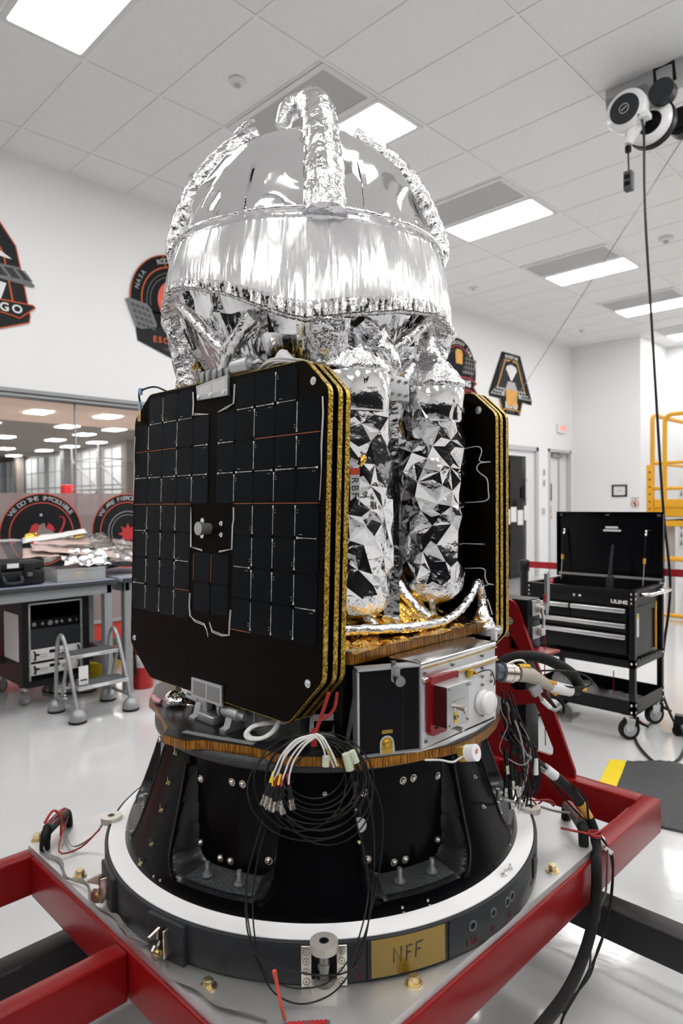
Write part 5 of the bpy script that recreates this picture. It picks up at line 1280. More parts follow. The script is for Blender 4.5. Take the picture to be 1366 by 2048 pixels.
rb = part(CM().prism([(-.158,.935),(-.150,.926),(-.10,.926),(-.10,.94),(-.143,.94),(-.143,1.042),(-.05,1.040),(-.05,1.055),(-.150,1.058),(-.158,1.050)], fy-.018, fy-.004, 'XZ'), 'red_bracket', mat('red_anodised',(.30,.010,.016),.3,.3), bx_)
ib = part(CM().box((-.146,-.555,.948),(-.062,-.503,1.042),.002), 'test_unit', 'alu_matt', bx_)
part(CM().box((-.1465,-.553,.950),(-.1457,-.506,1.04)), 'side_plate', mat('maroon_reflection',(.10,.012,.015),.15,.5), ib)  # dark red reflection in the metal side, painted as base colour
part(CM().box((-.121,-.5562,.956),(-.108,-.5552,.982)), 'sticker', 'yellow_label', ib)
part(MB().text('K+', .014, (CX-.1145,CY-.5566,.969), (1,0,0), (0,0,1), .0005, .03), 'sticker_print', 'ink', ib)
for x, z in ((-.140,1.036),(-.070,1.034),(-.140,.955),(-.070,.955),(-.075,.975),(-.082,.972)): part(CM().cyl((x,-.5545,z),(x,-.557,z),.0025,n=8), 'unit_screw', 'steel_dark', bx_)
part(CM().box((-.125,-.5556,1.005),(-.075,-.5550,1.0065)).box((-.125,-.5556,.985),(-.1235,-.5550,1.0065)), 'engraving', 'ink_grey', ib)
for x, z, l, m in ((-.055,1.033,.05,'alu_matt'),(-.088,.934,.05,'alu_matt'),(-.128,.997,.035,'nickel')):
    y0 = fy-.006 if m != 'nickel' else -.555
    part(CM().cyl((x,y0,z),(x,y0-l,z),.0055,n=14).cyl((x,y0-.004,z),(x,y0-.010,z),.008,n=6), 'standoff_pin', m, bx_)
dc = CM(); dc.lathe([(0,0),(.033,0),(.036,.006),(.036,.014),(.030,.018),(.030,.021),(.034,.023),(.034,.036),(.029,.043),(0,.044)], (0,0,0), 32, lambda p, th, j: Vector((.070+p.x*.86, fy-.001-p.z*.72, .953+p.y*.86)))
part(dc, 'round_cover', 'white_gloss', bx_)
part(CM().box((.0,fy-.012,1.026),(.024,fy-.001,1.046),.004).cyl((.024,fy-.012,1.034),(.032,fy-.014,1.033),.004,n=8), 'kapton_tab', 'kapton_gold', bx_)
part(MB().tube([(CX+.032,CY+fy-.014,1.033),(CX+.06,CY+fy-.02,1.036),(CX+.09,CY+fy-.018,1.028),(CX+.115,CY+fy-.012,1.0),(CX+.12,CY+fy-.008,.985)], .0016, 6, res=5), 'thin_wire', 'black_cable', bx_)
for x, z in ((-.156,1.066),(-.05,1.066),(.075,1.066),(.075,1.035),(.075,1.014),(.118,1.012),(.075,.994),(.115,.995),(-.155,.912),(.075,.918),(.128,.93)): part(CM().box((x-.004,fy-.005,z-.003),(x+.004,fy,z+.003),.001), 'fastener', 'steel_dark', bx_)
part(CM().prism([(fy,DZ),(-.36,DZ),(-.36,1.05),(fy,1.05)], .134, .138, 'YZ'), 'end_plate', 'white_paint', bx_)
part(CM().box((.139,-.50,1.092),(.150,-.485,1.125),.002).box((.14,-.50,1.115),(.165,-.47,1.122),.002), 'corner_bracket', 'white_paint', bx_)
# white ladder plate behind the cable bundle
M2 = Matrix((Vector((.76,-.65,0)), Vector((.65,.76,0)), U)).transposed().to_4x4(); M2.translation = Vector((-.285,-.255,0))
wl = MB(); wl.M = TC @ M2
wl.prism([(0,DZ),(.072,DZ),(.082,1.07),(.01,1.07)], 0, .003, 'XZ', hole=[[(.012,DZ+.012),(.056,DZ+.012),(.060,DZ+.04),(.012,DZ+.04)],[(.014,DZ+.055),(.062,DZ+.055),(.070,1.05),(.045,1.05),(.016,1.0)]])
part(wl, 'ladder_plate', 'white_paint')
# ---- tanks
def tank(x, y, seed, hi=True):
    R = .100; z0 = 1.225; z1 = 1.765; rnd = random.Random(seed); pts = []; W_ = 2*PI*R
    zl = z1-z0; n = 34 if hi else 14
    # poisson-like points on the unrolled wall
    edge = [z0+zl*i/9 for i in range(10)]
    P = [(0,z) for z in edge]+[(W_,z) for z in edge]+[(W_*i/14,z0) for i in range(1,14)]+[(W_*i/14,z1) for i in range(1,14)]
    nb = len(P); tries = 0; H = [0]*nb
    while len(P) < nb+ (160 if hi else 40) and tries < 9000:
        tries += 1; q = (rnd.uniform(.02,W_-.02), rnd.uniform(z0+.012,z1-.012))
        if all((q[0]-p[0])**2+(q[1]-p[1])**2 > (.028 if hi else .05)**2 for p in P): P.append(q); H.append(rnd.choice((-1,1))*rnd.uniform(.002,.0065))
    v2, e2, f2, _, _, _ = delaunay_2d_cdt([Vector(p) for p in P], [], [], 0, 1e-6)
    Hm = {}
    b = CM(); vs = []
    for p in v2:
        k = min(range(len(P)), key=lambda i: (P[i][0]-p.x)**2+(P[i][1]-p.y)**2); h = H[k]; a = p.x/R
        vs.append((x+(R+h)*math.cos(a+.8+PI/2), y+(R+h)*math.sin(a+.8+PI/2), p.y))
    # each facet split and puffed a little so that it is not perfectly flat
    V = list(vs); F_ = []
    for f in f2:
        a, c, d = (Vector(vs[i]) for i in f); cen = (a+c+d)/3; nn = (c-a).cross(d-a).normalized(); cen += nn*rnd.uniform(-.0016,.0016)
        V.append(tuple(cen)); k = len(V)-1; F_ += [(f[0],f[1],k),(f[1],f[2],k),(f[2],f[0],k)]
    b.add(V, F_, False)
    def crin(amp):
        def fn(p, th, j):
            q = p*34+Vector((seed,0,0)); d = Vector((p.x-x,p.y-y,0)); s = amp*(noise.noise(q)+.6*noise.noise(q*2.2)); return p+(d.normalized() if d.length > 1e-5 else d)*s+Vector((0,0,s*.5))
        return fn
    t_ = part(b, 'propellant_tank', 'foil_tank', None, 'tank wrapped in faceted silver foil')
    part(CM().lathe([(.099,1.230),(.100,1.220),(.096,1.205),(.085,1.188),(.066,1.175),(.04,1.168),(.02,1.15)], (x,y,0), 60, crin(.006), True), 'tank_bottom_wrap', 'foil_crumple', t_)
    part(CM().lathe([(.099,1.758),(.104,1.765),(.103,1.775),(.094,1.795),(.083,1.812),(.066,1.826),(.05,1.845),(.036,1.87),(.03,1.90),(.028,1.94)], (x,y,0), 60, crin(.007), True), 'tank_top_wrap', 'foil_crumple', t_)
    b = CM(); b.lathe([(.1015,1.665),(.1035,1.67),(.1035,1.755),(.1015,1.76)], (x,y,0), 60, crin(.0012), True); part(b, 'smooth_band', 'foil_tank', t_)
    return t_
tank(.156,-.273,11); tank(-.156,-.273,23); tank(.156,.273,5,False); tank(-.156,.273,6,False)
def crtube(pts, r, name, m='foil_crumple', n=22, amp=.22, fr=30, res=8, seed=0, parent=None, label=None):
    b = CM(); b.tube(pts, r, n, res=res)
    b2 = CM(); cen = None
    vs = []
    L = len(b.v)//n if True else 0
    k = 0
    out = []
    for i, v in enumerate(b.v):
        out.append(Vector(v))
    nr_ = 2*((len(out))//2)
    # radial crinkle from noise of the position
    rings = (len(pts)-1)*res+1
    for i in range(rings):
        c = sum((out[i*n+q] for q in range(n)), Vector((0,0,0)))/n
        for q in range(n):
            p = out[i*n+q]; d = p-c; s = 1+amp*(noise.noise(p*fr+Vector((seed,0,0)))+.6*noise.noise(p*fr*2.3)); out[i*n+q] = c+d*s
    # caps duplicate the end rings
    base = rings*n
    for q in range(base, len(out)):
        out[q] = out[q-base]
    b.v = [tuple(p) for p in out]; b.sm = [s_ for s_ in b.sm]
    return part(b, name, m, parent, label)
# between and around the tanks
part(CM().lathe([(.13,1.12),(.135,1.3),(.14,1.5),(.15,1.70),(.16,1.80)], (0,.0,0), 60, lambda p, th, j: p+Vector((p.x-0,p.y-0,0))*.16*noise.noise(p*22), True), 'core_wrap', 'foil_crumple')
b = CM().obox((-.056,-.318,1.45),(.040,.02,.66),(.72,-.69,0)); part(b, 'tank_strut', 'foil_tank')
tb_ = part(CM().box((-.095,-.345,1.705),(-.010,-.30,1.765),.003), 'tank_bracket', 'alu_matt')
each([lambda b, x=x, z=z: b.cyl((x,-.345,z),(x,-.350,z),.004,n=8) for x in (-.080,-.052,-.025) for z in (1.718,1.752)], 'bracket_screw', 'steel_dark', tb_, CM)
part(CM().box((-.060,-.340,1.765),(-.03,-.325,1.785),.002), 'kapton_tab', 'kapton_gold', tb_)
crtube([(-.12,-.30,1.86),(-.07,-.31,1.80),(-.02,-.30,1.765)], [.05,.045,.03], 'bracket_wrap', n=26, seed=4)
crtube([(.02,-.29,1.77),(.06,-.28,1.80),(.09,-.26,1.84)], [.02,.025,.02], 'bracket_wrap', n=20, seed=8)
# gold foil gathered under the tanks
b = CM()
b.lathe([(.23,1.125),(.20,1.14),(.175,1.158),(.15,1.18),(.12,1.20)], (.0,-.16,0), 90, lambda p, th, j: Vector((p.x*1.0,p.y,p.z))+Vector((p.x,p.y+.16,.05)).normalized()*.028*noise.noise(p*22+Vector((2,0,0)))+Vector((0,0,.02*abs(noise.noise(p*18)))), False)
part(b, 'gathered_foil', 'foil_gold')
for k, (a, c) in enumerate((((-.12,-.31,1.14),(-.15,-.29,1.19)),((-.02,-.34,1.14),(-.05,-.26,1.23)),((.06,-.34,1.14),(.02,-.27,1.23)),((.10,-.33,1.135),(.14,-.29,1.19)))):
    crtube([a, tuple((a[i]+c[i])/2 for i in range(3)), c], [.018,.014,.018], 'support_wrap', 'foil_crumple' if k != 1 else 'foil_gold', 14, .3, 40, 6, k)
crtube([(-.27,-.31,1.150),(-.22,-.335,1.150),(-.12,-.36,1.142),(.0,-.375,1.136),(.10,-.375,1.138),(.17,-.372,1.155),(.22,-.366,1.18),(.262,-.362,1.212),(.276,-.36,1.222)], [.013,.013,.012,.012,.011,.011,.012,.012,.010], 'foil_tube', 'foil_crumple', 14, .16, 60, 8, 3)
ms = crtube([(.276,-.36,1.226),(.284,-.365,1.20),(.282,-.37,1.16),(.272,-.376,1.14),(.270,-.380,1.12),(.268,-.384,1.096)], [.012,.014,.014,.018,.025,.030], 'foil_mast', 'foil_crumple', 22, .16, 50, 6, 7)
part(CM().prism(rrect(.232,-.425,.305,-.352,.012,4), 1.080, 1.096).prism(rrect(.236,-.421,.301,-.356,.012,4), 1.096, 1.101), 'mast_foot', 'alu_matt', ms)
# remove-before-flight tag
tg = part(CM().obox((-.220,-.350,1.480),(.0015,.022,.072),(-.72,-.69,0),(0,0,1)), 'paper_tag', 'paper')
part(CM().obox((-.2202,-.3502,1.522),(.0018,.0225,.016),(-.72,-.69,0),(0,0,1)), 'orange_end', 'red_orange', tg)
b = MB(); o_ = Vector((CX-.2215,CY-.3510,1.485)); rdir = Vector((.69,-.72,0)); b.text('RBF', .024, o_, (0,0,-1), rdir, .0004, .0, sp=1.3); part(b, 'handwriting', 'ink', tg)
crtube([(-.205,-.350,1.535),(-.197,-.352,1.55),(-.187,-.350,1.57)], [.008,.012,.006], 'kapton_wad', 'foil_gold', 10, .3, 80, 5, 9)

# ---- dome, skirt, straps and legs
DX, DY = CX-.020, CY+.020
def PD(r, deg, z):
    p = PH(r, deg, z); return Vector((p.x-.020, p.y+.020, z))
def rel(p): return (p.x-CX, p.y-CY, p.z)
NT = 260; prof = [(.362*math.sqrt(max(0,1-(q/40)**2.15)), 2.095+.400*q/40) for q in range(41)]
def ridge(q): return 1-2*abs(noise.noise(q))
b = MB(); vs = []; fs = []
for j, (r, z) in enumerate(prof):
    for i in range(NT):
        a = 360*i/NT; p = PD(r,a,z); n_ = (p-Vector((DX,DY,2.09))).normalized()
        q = p*5.2+Vector((3.3,.4,1.7)); h = .0085*max(0,ridge(q))**2+.004*max(0,ridge(p*10+Vector((7,1,2))))**3-.006
        vs.append(p+n_*h)
for j in range(len(prof)-1):
    for i in range(NT): fs.append((j*NT+i, j*NT+(i+1)%NT, (j+1)*NT+(i+1)%NT, (j+1)*NT+i))
dome = part(b.add(vs, [tuple(reversed(f)) for f in fs], True), 'foil_dome', 'foil_dome', None, 'smooth silver foil dome')
for a, z0, z1 in ((-26,2.13,2.30),(24,2.14,2.30)):
    P_ = [rel(PD(.3635*math.sqrt(1-((z-2.095)/.418)**2)+.001, a+(z-2.13)*6, z)) for z in [z0+(z1-z0)*k/8 for k in range(9)]]
    part(ribbon(CM(), P_, .014, .001, up=tuple((PD(1,a,0)-Vector((DX,DY,0))).normalized()), res=3, jit=.08), 'foil_tape', 'foil_dome', dome)
ZB = [(-180,1.87),(-110,1.95),(-90,1.968),(-75,1.975),(-60,2.0),(-48,1.985),(-28,1.942),(-8,1.880),(0,1.866),(7,1.874),(17,1.884),(33,1.905),(52,1.922),(68,1.925),(85,1.91),(110,1.90),(180,1.87)]
def zlow(d):
    d = ((d+180) % 360)-180
    for (a, u), (c, w_) in zip(ZB, ZB[1:]):
        if a <= d <= c:
            s = (d-a)/(c-a); s = s*s*(3-2*s) if False else s; return u+(w_-u)*s
NS = 900; rows = 46; vs = []; fs = []
for j in range(rows+1):
    tt = j/rows
    for i in range(NS):
        d = 360*i/NS; a = math.radians(d); zt = 2.138+.008*noise.noise(Vector((math.cos(a)*2,math.sin(a)*2,4))); zb = zlow(d)
        if tt < .82:
            s = tt/.82; z = zt+(zb-zt)*s; r = .378+.031*math.sin(min(1,s*1.1)*PI/2)+.001*s
        else:
            s = (tt-.82)/.18; z = zb+.004*math.sin(s*PI)+.02*s*s; r = .405-.035*s
        if tt < .05: r -= (.05-tt)*.25
        c, sn = math.cos(a), math.sin(a)
        h = .0022*(1-min(1,abs(noise.noise(Vector((c*6,sn*6,z*.9))))))**24+.0008*(1-min(1,abs(noise.noise(Vector((c*19+5,sn*19,z*2.6))))))**14+.0024*noise.noise(Vector((c*5,sn*5,z*5.0)))+.0011*ridge(Vector((c*8,sn*8,z*9)))+.0003*noise.noise(Vector((c*40,sn*40,z*3)))
        e = 1/(1+math.exp(-(tt-.74)/.022)); h += e*(.0150*noise.noise(Vector((c*60,sn*60,z*8)))+.006*noise.noise(Vector((c*130,sn*130,z*14))))
        e = math.exp(-((tt-.0)/.06)**2); h += e*(.003*noise.noise(Vector((c*50,sn*50,z*20))))
        vs.append(PD(r+h,d,z))
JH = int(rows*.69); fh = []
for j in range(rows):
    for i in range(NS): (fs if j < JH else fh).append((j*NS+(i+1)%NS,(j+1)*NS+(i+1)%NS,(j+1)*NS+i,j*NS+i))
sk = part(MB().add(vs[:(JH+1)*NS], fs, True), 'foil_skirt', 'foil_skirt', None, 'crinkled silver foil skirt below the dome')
part(MB().add(vs[JH*NS:], [tuple(k-JH*NS for k in f) for f in fh], True), 'puckered_hem', 'foil_hem_shaded', sk)
b = MB()
for i in range(0, NS, 6):
    pass
hem = [rel(PD(.384+.003*noise.noise(Vector((k,0,0))),k*4,2.142+.006*noise.noise(Vector((math.cos(k*PI/45)*2,math.sin(k*PI/45)*2,4))))) for k in range(90)]
b = CM(); b.tube(hem, .0055, 8, cyc=True, res=2); part(b, 'hem_tape', 'foil_crumple', sk)
# straps over the dome
def strap(deg, z0, z1, r0, rad, nm='foil_strap', seed=0, off=.0):
    P_ = []; R_ = []
    for k in range(10):
        s = k/9; z = z0+(z1-z0)*math.sin(s*PI/2*.98); rr = (.372+off)*math.sqrt(max(0,1-((z-2.095)/(.418+off))**2)) if z > 2.115 else .358
        P_.append(rel(PD(rr if k else .355,deg,z if k else 2.09))); R_.append(rad[0]+(rad[1]-rad[0])*s)
    return crtube(P_, R_, nm, 'foil_crumple', 24, .15, 42, 9, seed)
strap(-86,2.10,2.500,0,(.024,.036),seed=2,off=.016); strap(86,2.10,2.500,0,(.026,.030),seed=5,off=.014)
front = [rel(PD(.372,7,2.125)),rel(PD(.345,7.5,2.22)),rel(PD(.30,8,2.32)),rel(PD(.245,8.5,2.41)),rel(PD(.18,9,2.485)),rel(PD(.10,10,2.545)),rel(PD(.05,12,2.575))]
fs_ = crtube(front, [.054,.049,.046,.046,.045,.046,.038], 'foil_strap', 'foil_crumple', 30, .13, 40, 10, 12)
crtube([rel(PD(.05,-6,2.575)),rel(PD(.06,-30,2.57)),rel(PD(.08,-45,2.545)),rel(PD(.095,-45,2.50))], [.038,.03,.026,.02], 'strap_end', 'foil_crumple', 20, .2, 45, 7, 13, fs_)
crtube([rel(PD(.10,170,2.50)),rel(PD(.25,178,2.42)),rel(PD(.37,180,2.2)),rel(PD(.40,180,2.0))], [.035,.035,.03,.03], 'foil_strap', 'foil_crumple', 18, .15, 40, 6, 15)
crtube([rel(PD(.20,-80,2.50)),rel(PD(.18,-70,2.515)),rel(PD(.165,-62,2.515))], [.012,.008,.004], 'strap_end', 'foil_crumple', 10, .3, 60, 5, 16, fs_)
# legs under the skirt
for d, z0, z1, r0, r1, rd in ((8,1.885,1.60,.372,.325,.050),(-88,1.99,1.72,.372,.330,.050),(82,1.94,1.76,.375,.335,.045),(180,1.9,1.72,.37,.33,.05)):
    crtube([rel(PD(r0,d,z0)),rel(PD((r0*2+r1)/3,d,(z0*2+z1)/3)),rel(PD((r0+2*r1)/3,d,(z0+2*z1)/3)),rel(PD(r1,d,z1))], [rd*1.1,rd*.85,rd*.8,rd*.85], 'foil_leg', 'foil_crumple', 30, .2, 34, 10, d)
for k, (d0, z0, d1, z1) in enumerate(((-66,1.985,-28,1.77),(-20,1.90,-50,1.76),(58,1.93,30,1.78),(20,1.89,48,1.80))):
    crtube([rel(PD(.368,d0,z0)),rel(PD(.345,(d0+d1)/2,(z0+z1)/2)),rel(PD(.30,d1,z1))], [.020,.017,.018], 'foil_strut', 'foil_crumple', 14, .25, 46, 10, k+20)
b = MB(); prof = [(.372,2.03),(.36,1.98),(.335,1.92),(.31,1.86),(.285,1.80),(.262,1.74),(.24,1.68),(.20,1.62)]; vs = []; fs = []; NC = 150
for j, (r, z) in enumerate(prof):
    for i in range(NC):
        a = 360*i/NC; p = PD(r,a,z); s = .022*ridge(p*9+Vector((1,5,2)))+.008*noise.noise(p*25); d = Vector((p.x-DX,p.y-DY,0)).normalized(); vs.append(p+d*s+Vector((0,0,s*.4)))
for j in range(len(prof)-1):
    for i in range(NC):
        q = (j*NC+i,(j+1)*NC+i,(j+1)*NC+(i+1)%NC,j*NC+(i+1)%NC); fs += [(q[0],q[2],q[1]),(q[0],q[3],q[2])]
part(b.add(vs, fs, False), 'foil_cone', 'foil_tank', None, 'creased silver foil cone inside the legs')

# ---- folded solar panels
OUT = [(.423,1.700),(.338,1.767),(-.335,1.764),(-.410,1.695),(-.408,1.072),(-.302,.962),(.296,.957),(.412,1.041)]
OUT = [(.418,1.700),(.335,1.767),(-.335,1.764),(-.410,1.695),(-.408,1.072),(-.302,.962),(.298,.957),(.414,1.041)]
def soft(poly, r=.015, n=3):
    out = []; m = len(poly)
    for i in range(m):
        p = Vector(poly[i]); a = (Vector(poly[i-1])-p).normalized(); c = (Vector(poly[(i+1)%m])-p).normalized()
        for k in range(n+1):
            s = k/n; out.append(tuple((p+a*r)*(1-s)**2+p*2*s*(1-s)+(p+c*r)*s*s))
    return out
OUTS = soft(OUT)
def inset_poly(p, k):
    cx_ = sum(q[0] for q in p)/len(p); cz_ = sum(q[1] for q in p)/len(p); return [(q[0]+(cx_-q[0])*k, q[1]+(cz_-q[1])*k) for q in p]
def stack(sgn, tilt):
    T = TC @ Matrix.Translation((sgn*.36,0,1.73)) @ Matrix.Rotation(tilt,4,'Y') @ Matrix.Translation((-sgn*.36,0,-1.73))
    res = []
    for k, x in enumerate((.3445,.3145,.291)):
        mb = MB(); mb.M = T
        lo, hi = (x, x+.0155) if sgn > 0 else (-x-.0155, -x)
        mb.prism(OUTS, lo+.001, hi-.001, 'YZ')
        pn_ = part(mb, 'solar_panel', 'edge_gold', None, ('outermost','middle','innermost')[k]+' folded panel with gold taped edge, '+('left' if sgn < 0 else 'right')+' stack')
        mb = MB(); mb.M = T; mb.prism(inset_poly(OUTS,.004), hi-.001, hi, 'YZ'); part(mb, 'face_sheet', 'panel_sheet', pn_)
        mb = MB(); mb.M = T; mb.prism(inset_poly(OUTS,.004), lo, lo+.001, 'YZ'); part(mb, 'face_sheet', 'panel_sheet', pn_)
        res.append((pn_, T, lo, hi))
    return res
left = stack(-1, math.radians(2.2)); right = stack(1, 0.)
pn_, T, lo, hi = left[0]
xf = lo
def cellpoly(w_, h_, c=.0065): return [(c,0),(w_-c,0),(w_,c),(w_,h_-c),(w_-c,h_),(c,h_),(0,h_-c),(0,c)]
proto = None
def cell(u, w_):
    """cell whose left-as-seen edge is u (running toward -y) and whose top edge is w_"""
    global proto
    if proto is None:
        mb = MB(); mb.prism([(-x,-z) for x, z in cellpoly(.0745,.0748)], -.0014, 0, 'YZ'); proto = mb.build('solar_cell', 'cell', pn_); o = proto
        OFF.pop(proto.name, None)
        me = proto.data
        me.transform(Matrix.Translation(OFF[pn_.name]))
    else:
        o = proto.copy(); COL.objects.link(o); o.parent = pn_
    Mx = T @ Matrix.Translation((xf,u-.001,w_-.0008)); Mx.translation -= OFF[pn_.name]
    o.matrix_parent_inverse = Matrix.Identity(4); o.matrix_basis = Mx
cols = [.407-.0762*i for i in range(5)]+[-.009-.0762*i for i in range(5)]
rowz = [1.754-.0762*i for i in range(9)]
for c in range(10):
    for r in range(8):
        if c in (0,9) and r == 0: continue
        if c in (4,5) and r not in (1,2,3): continue
        cell(cols[c], rowz[r])
for c in range(2):
    for r in range(2): cell(.083-.0782*c, 1.324-.0762*r)
# interconnects
TR = MB(); TR.M = T; CO = MB(); CO.M = T; rnd = random.Random(5)
def seg(mb, u0, w0, u1, w1, wd, x=None):
    x = xf-.0016 if x is None else x
    d = Vector((u1-u0,w1-w0)); L_ = d.length; d.normalize(); p = Vector((-d.y,d.x))*wd/2
    mb.prism([(u0-p.x,w0-p.y),(u1-p.x,w1-p.y),(u1+p.x,w1+p.y),(u0+p.x,w0+p.y)], x-.0008, x, 'YZ')
def dashed(u0, w0, u1, w1):
    n = 7
    for k in range(n):
        a = k/n; c = (k+1)/n; wd = .0007+.0013*rnd.random()**2
        seg(TR, u0+(u1-u0)*a, w0+(w1-w0)*a, u0+(u1-u0)*c, w0+(w1-w0)*c, wd)
    sw_ = 1 if rnd.random() < .5 else 0
    e = (u1,w1) if sw_ else (u0,w0); s = -1 if sw_ else 1
    du, dw = (u1-u0)*s, (w1-w0)*s; L_ = math.hypot(du,dw); du /= L_; dw /= L_
    TR.prism([(e[0]-dw*.0028,e[1]+du*.0028),(e[0]+dw*.0028,e[1]-du*.0028),(e[0]+du*.011,e[1]+dw*.011)], xf-.0024, xf-.0016, 'YZ')
    for q in (.006,.012):
        cx_, cz_ = e[0]+du*(q+.004)+dw*.0075, e[1]+dw*(q+.004)-du*.0075; TR.prism(arcpts(cx_,cz_,.0010,0,2*PI,6)[:-1], xf-.0024, xf-.0014, 'YZ')
Vs = {1:[1,2,4,5,6,7],2:[0,3,4,5,6,7],3:[1,2,4,5,6,7],4:[3],6:[3],7:[1,2,4,5,6,7],8:[0,3,4,5,6,7],9:[1,2,4,5,6,7]}
Hs = {0:[2,4,6],1:[0,2],2:[0,2],3:[0,2,5],4:[1,2],5:[1,2],6:[0,2,5],7:[0,2],8:[0,2],9:[2,4,6]}
for c, rs in Vs.items():
    u = cols[c]+.0002
    for r in rs: dashed(u, rowz[r]-.005, u, rowz[r+1]+.005)
for c, rs in Hs.items():
    for r in rs: dashed(cols[c]-.006, rowz[r+1], cols[c]-.070, rowz[r+1])
for c, r in ((0,1),(1,1),(2,1),(7,1),(8,1),(9,1),(0,3),(1,3),(2,3),(3,3),(6,3),(7,3),(8,3),(9,3),(3,6),(6,7)): seg(CO, cols[c], rowz[r+1], cols[c]-.0762, rowz[r+1], .0016)
for u in (.084,.004): seg(CO, u, 1.32, u, 1.25, .0016)
def wire(pts, r=.0010):
    b = MB(); b.M = T; b.tube([(xf-.0025,u,w_) for u, w_ in pts], r, 6); TR.v += [] ; o = len(TR.v); TR.v += b.v; TR.f += [tuple(i+o for i in f) for f in b.f]; TR.sm += b.sm
for dx in (0,.004): wire([(.105-dx,1.745),(.102-dx,1.715),(.104-dx,1.684+dx),(.07,1.682+dx*.5),(.03,1.679)]); wire([(-.083+dx,1.742),(-.082+dx,1.715),(-.080+dx,1.695),(-.05,1.690-dx),(-.012,1.680)])
for dx in (0,.003): wire([(.101,1.44),(.101-dx,1.395),(.099-dx,1.336),(.045,1.331-dx)]); wire([(-.0885+dx,1.44),(-.090+dx,1.41),(-.086+dx,1.395),(-.085+dx,1.338),(-.03,1.331-dx)])
for dx in (0,.004): wire([(.099-dx,1.215),(.101-dx,1.18),(.095-dx,1.155),(.07,1.147-dx),(.028,1.143-dx),(.016,1.128),(.010,1.112)]); wire([(-.086+dx,1.19),(-.083+dx,1.16),(-.082+dx,1.128),(-.05,1.122+dx),(-.008,1.126+dx),(.006,1.150)])
for dx in (0,.003): wire([(-.394-dx*.5,1.675),(-.396-dx,1.64),(-.393-dx,1.57),(-.3955,1.52),(-.392,1.455)]); wire([(.411-dx,1.65),(.412,1.60),(.410-dx,1.55),(.411,1.46)])
part(TR, 'interconnects', 'trace', pn_); part(CO, 'copper_traces', 'trace_copper', pn_)
def TM():
    m = MB(); m.M = T; return m
for u, w_, q in ((-.365,1.712,.009),(-.366,1.063,.009),(.382,1.707,.008),(.385,1.059,.008),(-.037,1.400,.006),(-.038,1.372,.006)):
    part(TM().cyl((xf,u,w_),(xf-.003,u,w_),q,n=24).cyl((xf-.003,u,w_),(xf-.007,u,w_),q*.55,n=6), 'insert', 'alu_bright', pn_)
part(TM().cyl((xf,.018,1.386),(xf-.024,.018,1.386),.014,n=28).cyl((xf-.024,.018,1.386),(xf-.034,.018,1.386),.017,n=28).cyl((xf-.034,.018,1.386),(xf-.0345,.018,1.386),.008,n=16), 'hold_down', 'alu_matt', pn_)
part(TM().cyl((xf,.045,1.405),(xf-.004,.045,1.405),.008,n=16).cyl((xf,.045,1.368),(xf-.004,.045,1.368),.008,n=16), 'insert', 'alu_bright', pn_)
hp_ = part(TM().prism([(.081,1.757),(-.059,1.768),(-.059,1.717),(.074,1.719)], xf-.008, xf-.001, 'YZ'), 'hinge_plate', 'alu_matt', pn_)
part(TM().prism([(.068,1.750),(.012,1.754),(.012,1.730),(.064,1.731)], xf-.0085, xf-.0078, 'YZ').prism([(.004,1.755),(-.050,1.760),(-.050,1.730),(.004,1.730)], xf-.0085, xf-.0078, 'YZ'), 'hinge_plate_pocket', 'alu', pn_)
for u in (.063,.010,-.047): part(TM().cyl((xf-.008,u,1.7265),(xf-.013,u,1.7265),.006,n=14), 'hinge_screw', 'alu_bright', pn_)
part(TM().prism([(.076,.999),(-.058,1.001),(-.060,.950),(.076,.950)], xf-.006, xf-.001, 'YZ').box((xf-.006,.076,.955),(xf-.002,.090,.962)), 'lower_hinge_plate', 'alu_matt', pn_)
b = TM()
for k in range(14): b.box((xf-.0068,.012,.957+.0026*k),(xf-.006,.066,.9585+.0026*k)).box((xf-.0068,-.050,.957+.0026*k),(xf-.006,.004,.9585+.0026*k))
part(b, 'hinge_plate_grooves', 'mid_grey', pn_)
# actuators over and under the stack
hg = part(CM().cyl((-.345,-.060,1.788),(-.345,-.125,1.788),.0195,n=30).cyl((-.345,-.125,1.788),(-.345,-.135,1.788),.012,n=20), 'hinge_actuator', 'alu_matt')
part(CM().box((-.352,-.165,1.784),(-.338,-.132,1.792),.002).cyl((-.345,-.060,1.788),(-.345,.0,1.782),.007,n=12), 'actuator_rod', 'alu_bright', hg)
for y in (.07,.045,.015,-.012,-.04): part(CM().box((-.358,y-.007,1.76),(-.330,y+.007,1.788),.003).cyl((-.344,y-.009,1.785),(-.344,y+.009,1.785),.013,n=18), 'hinge_clevis', 'grey_metal', hg)
hl = part(CM().cyl((-.372,-.045,.934),(-.372,-.105,.934),.0165,n=26).cyl((-.372,-.105,.934),(-.372,-.125,.934),.010,n=16).cyl((-.372,-.02,.934),(-.372,-.045,.934),.012,n=18).ring((-.372,-.03,.934),(-.372,-.037,.934),.018,.010,24), 'hinge_actuator', 'alu_matt')
for y in (.062,-.075): part(CM().prism([(-.405,DZ),(-.350,DZ),(-.350,.90),(-.365,.935),(-.382,.935),(-.392,.905),(-.405,.90)], y-.012, y+.012, 'XZ'), 'hinge_bracket', 'alu_matt', hl)
b = CM(); b.box((-.395,-.02,DZ),(-.350,.05,.915),.003).box((-.38,.03,.915),(-.36,.07,.96),.003).box((-.38,-.03,.935),(-.36,-.01,.965),.003).cyl((-.372,.075,.934),(-.372,.13,.936),.007,n=12)
part(b, 'hinge_block', 'alu_matt', hl)
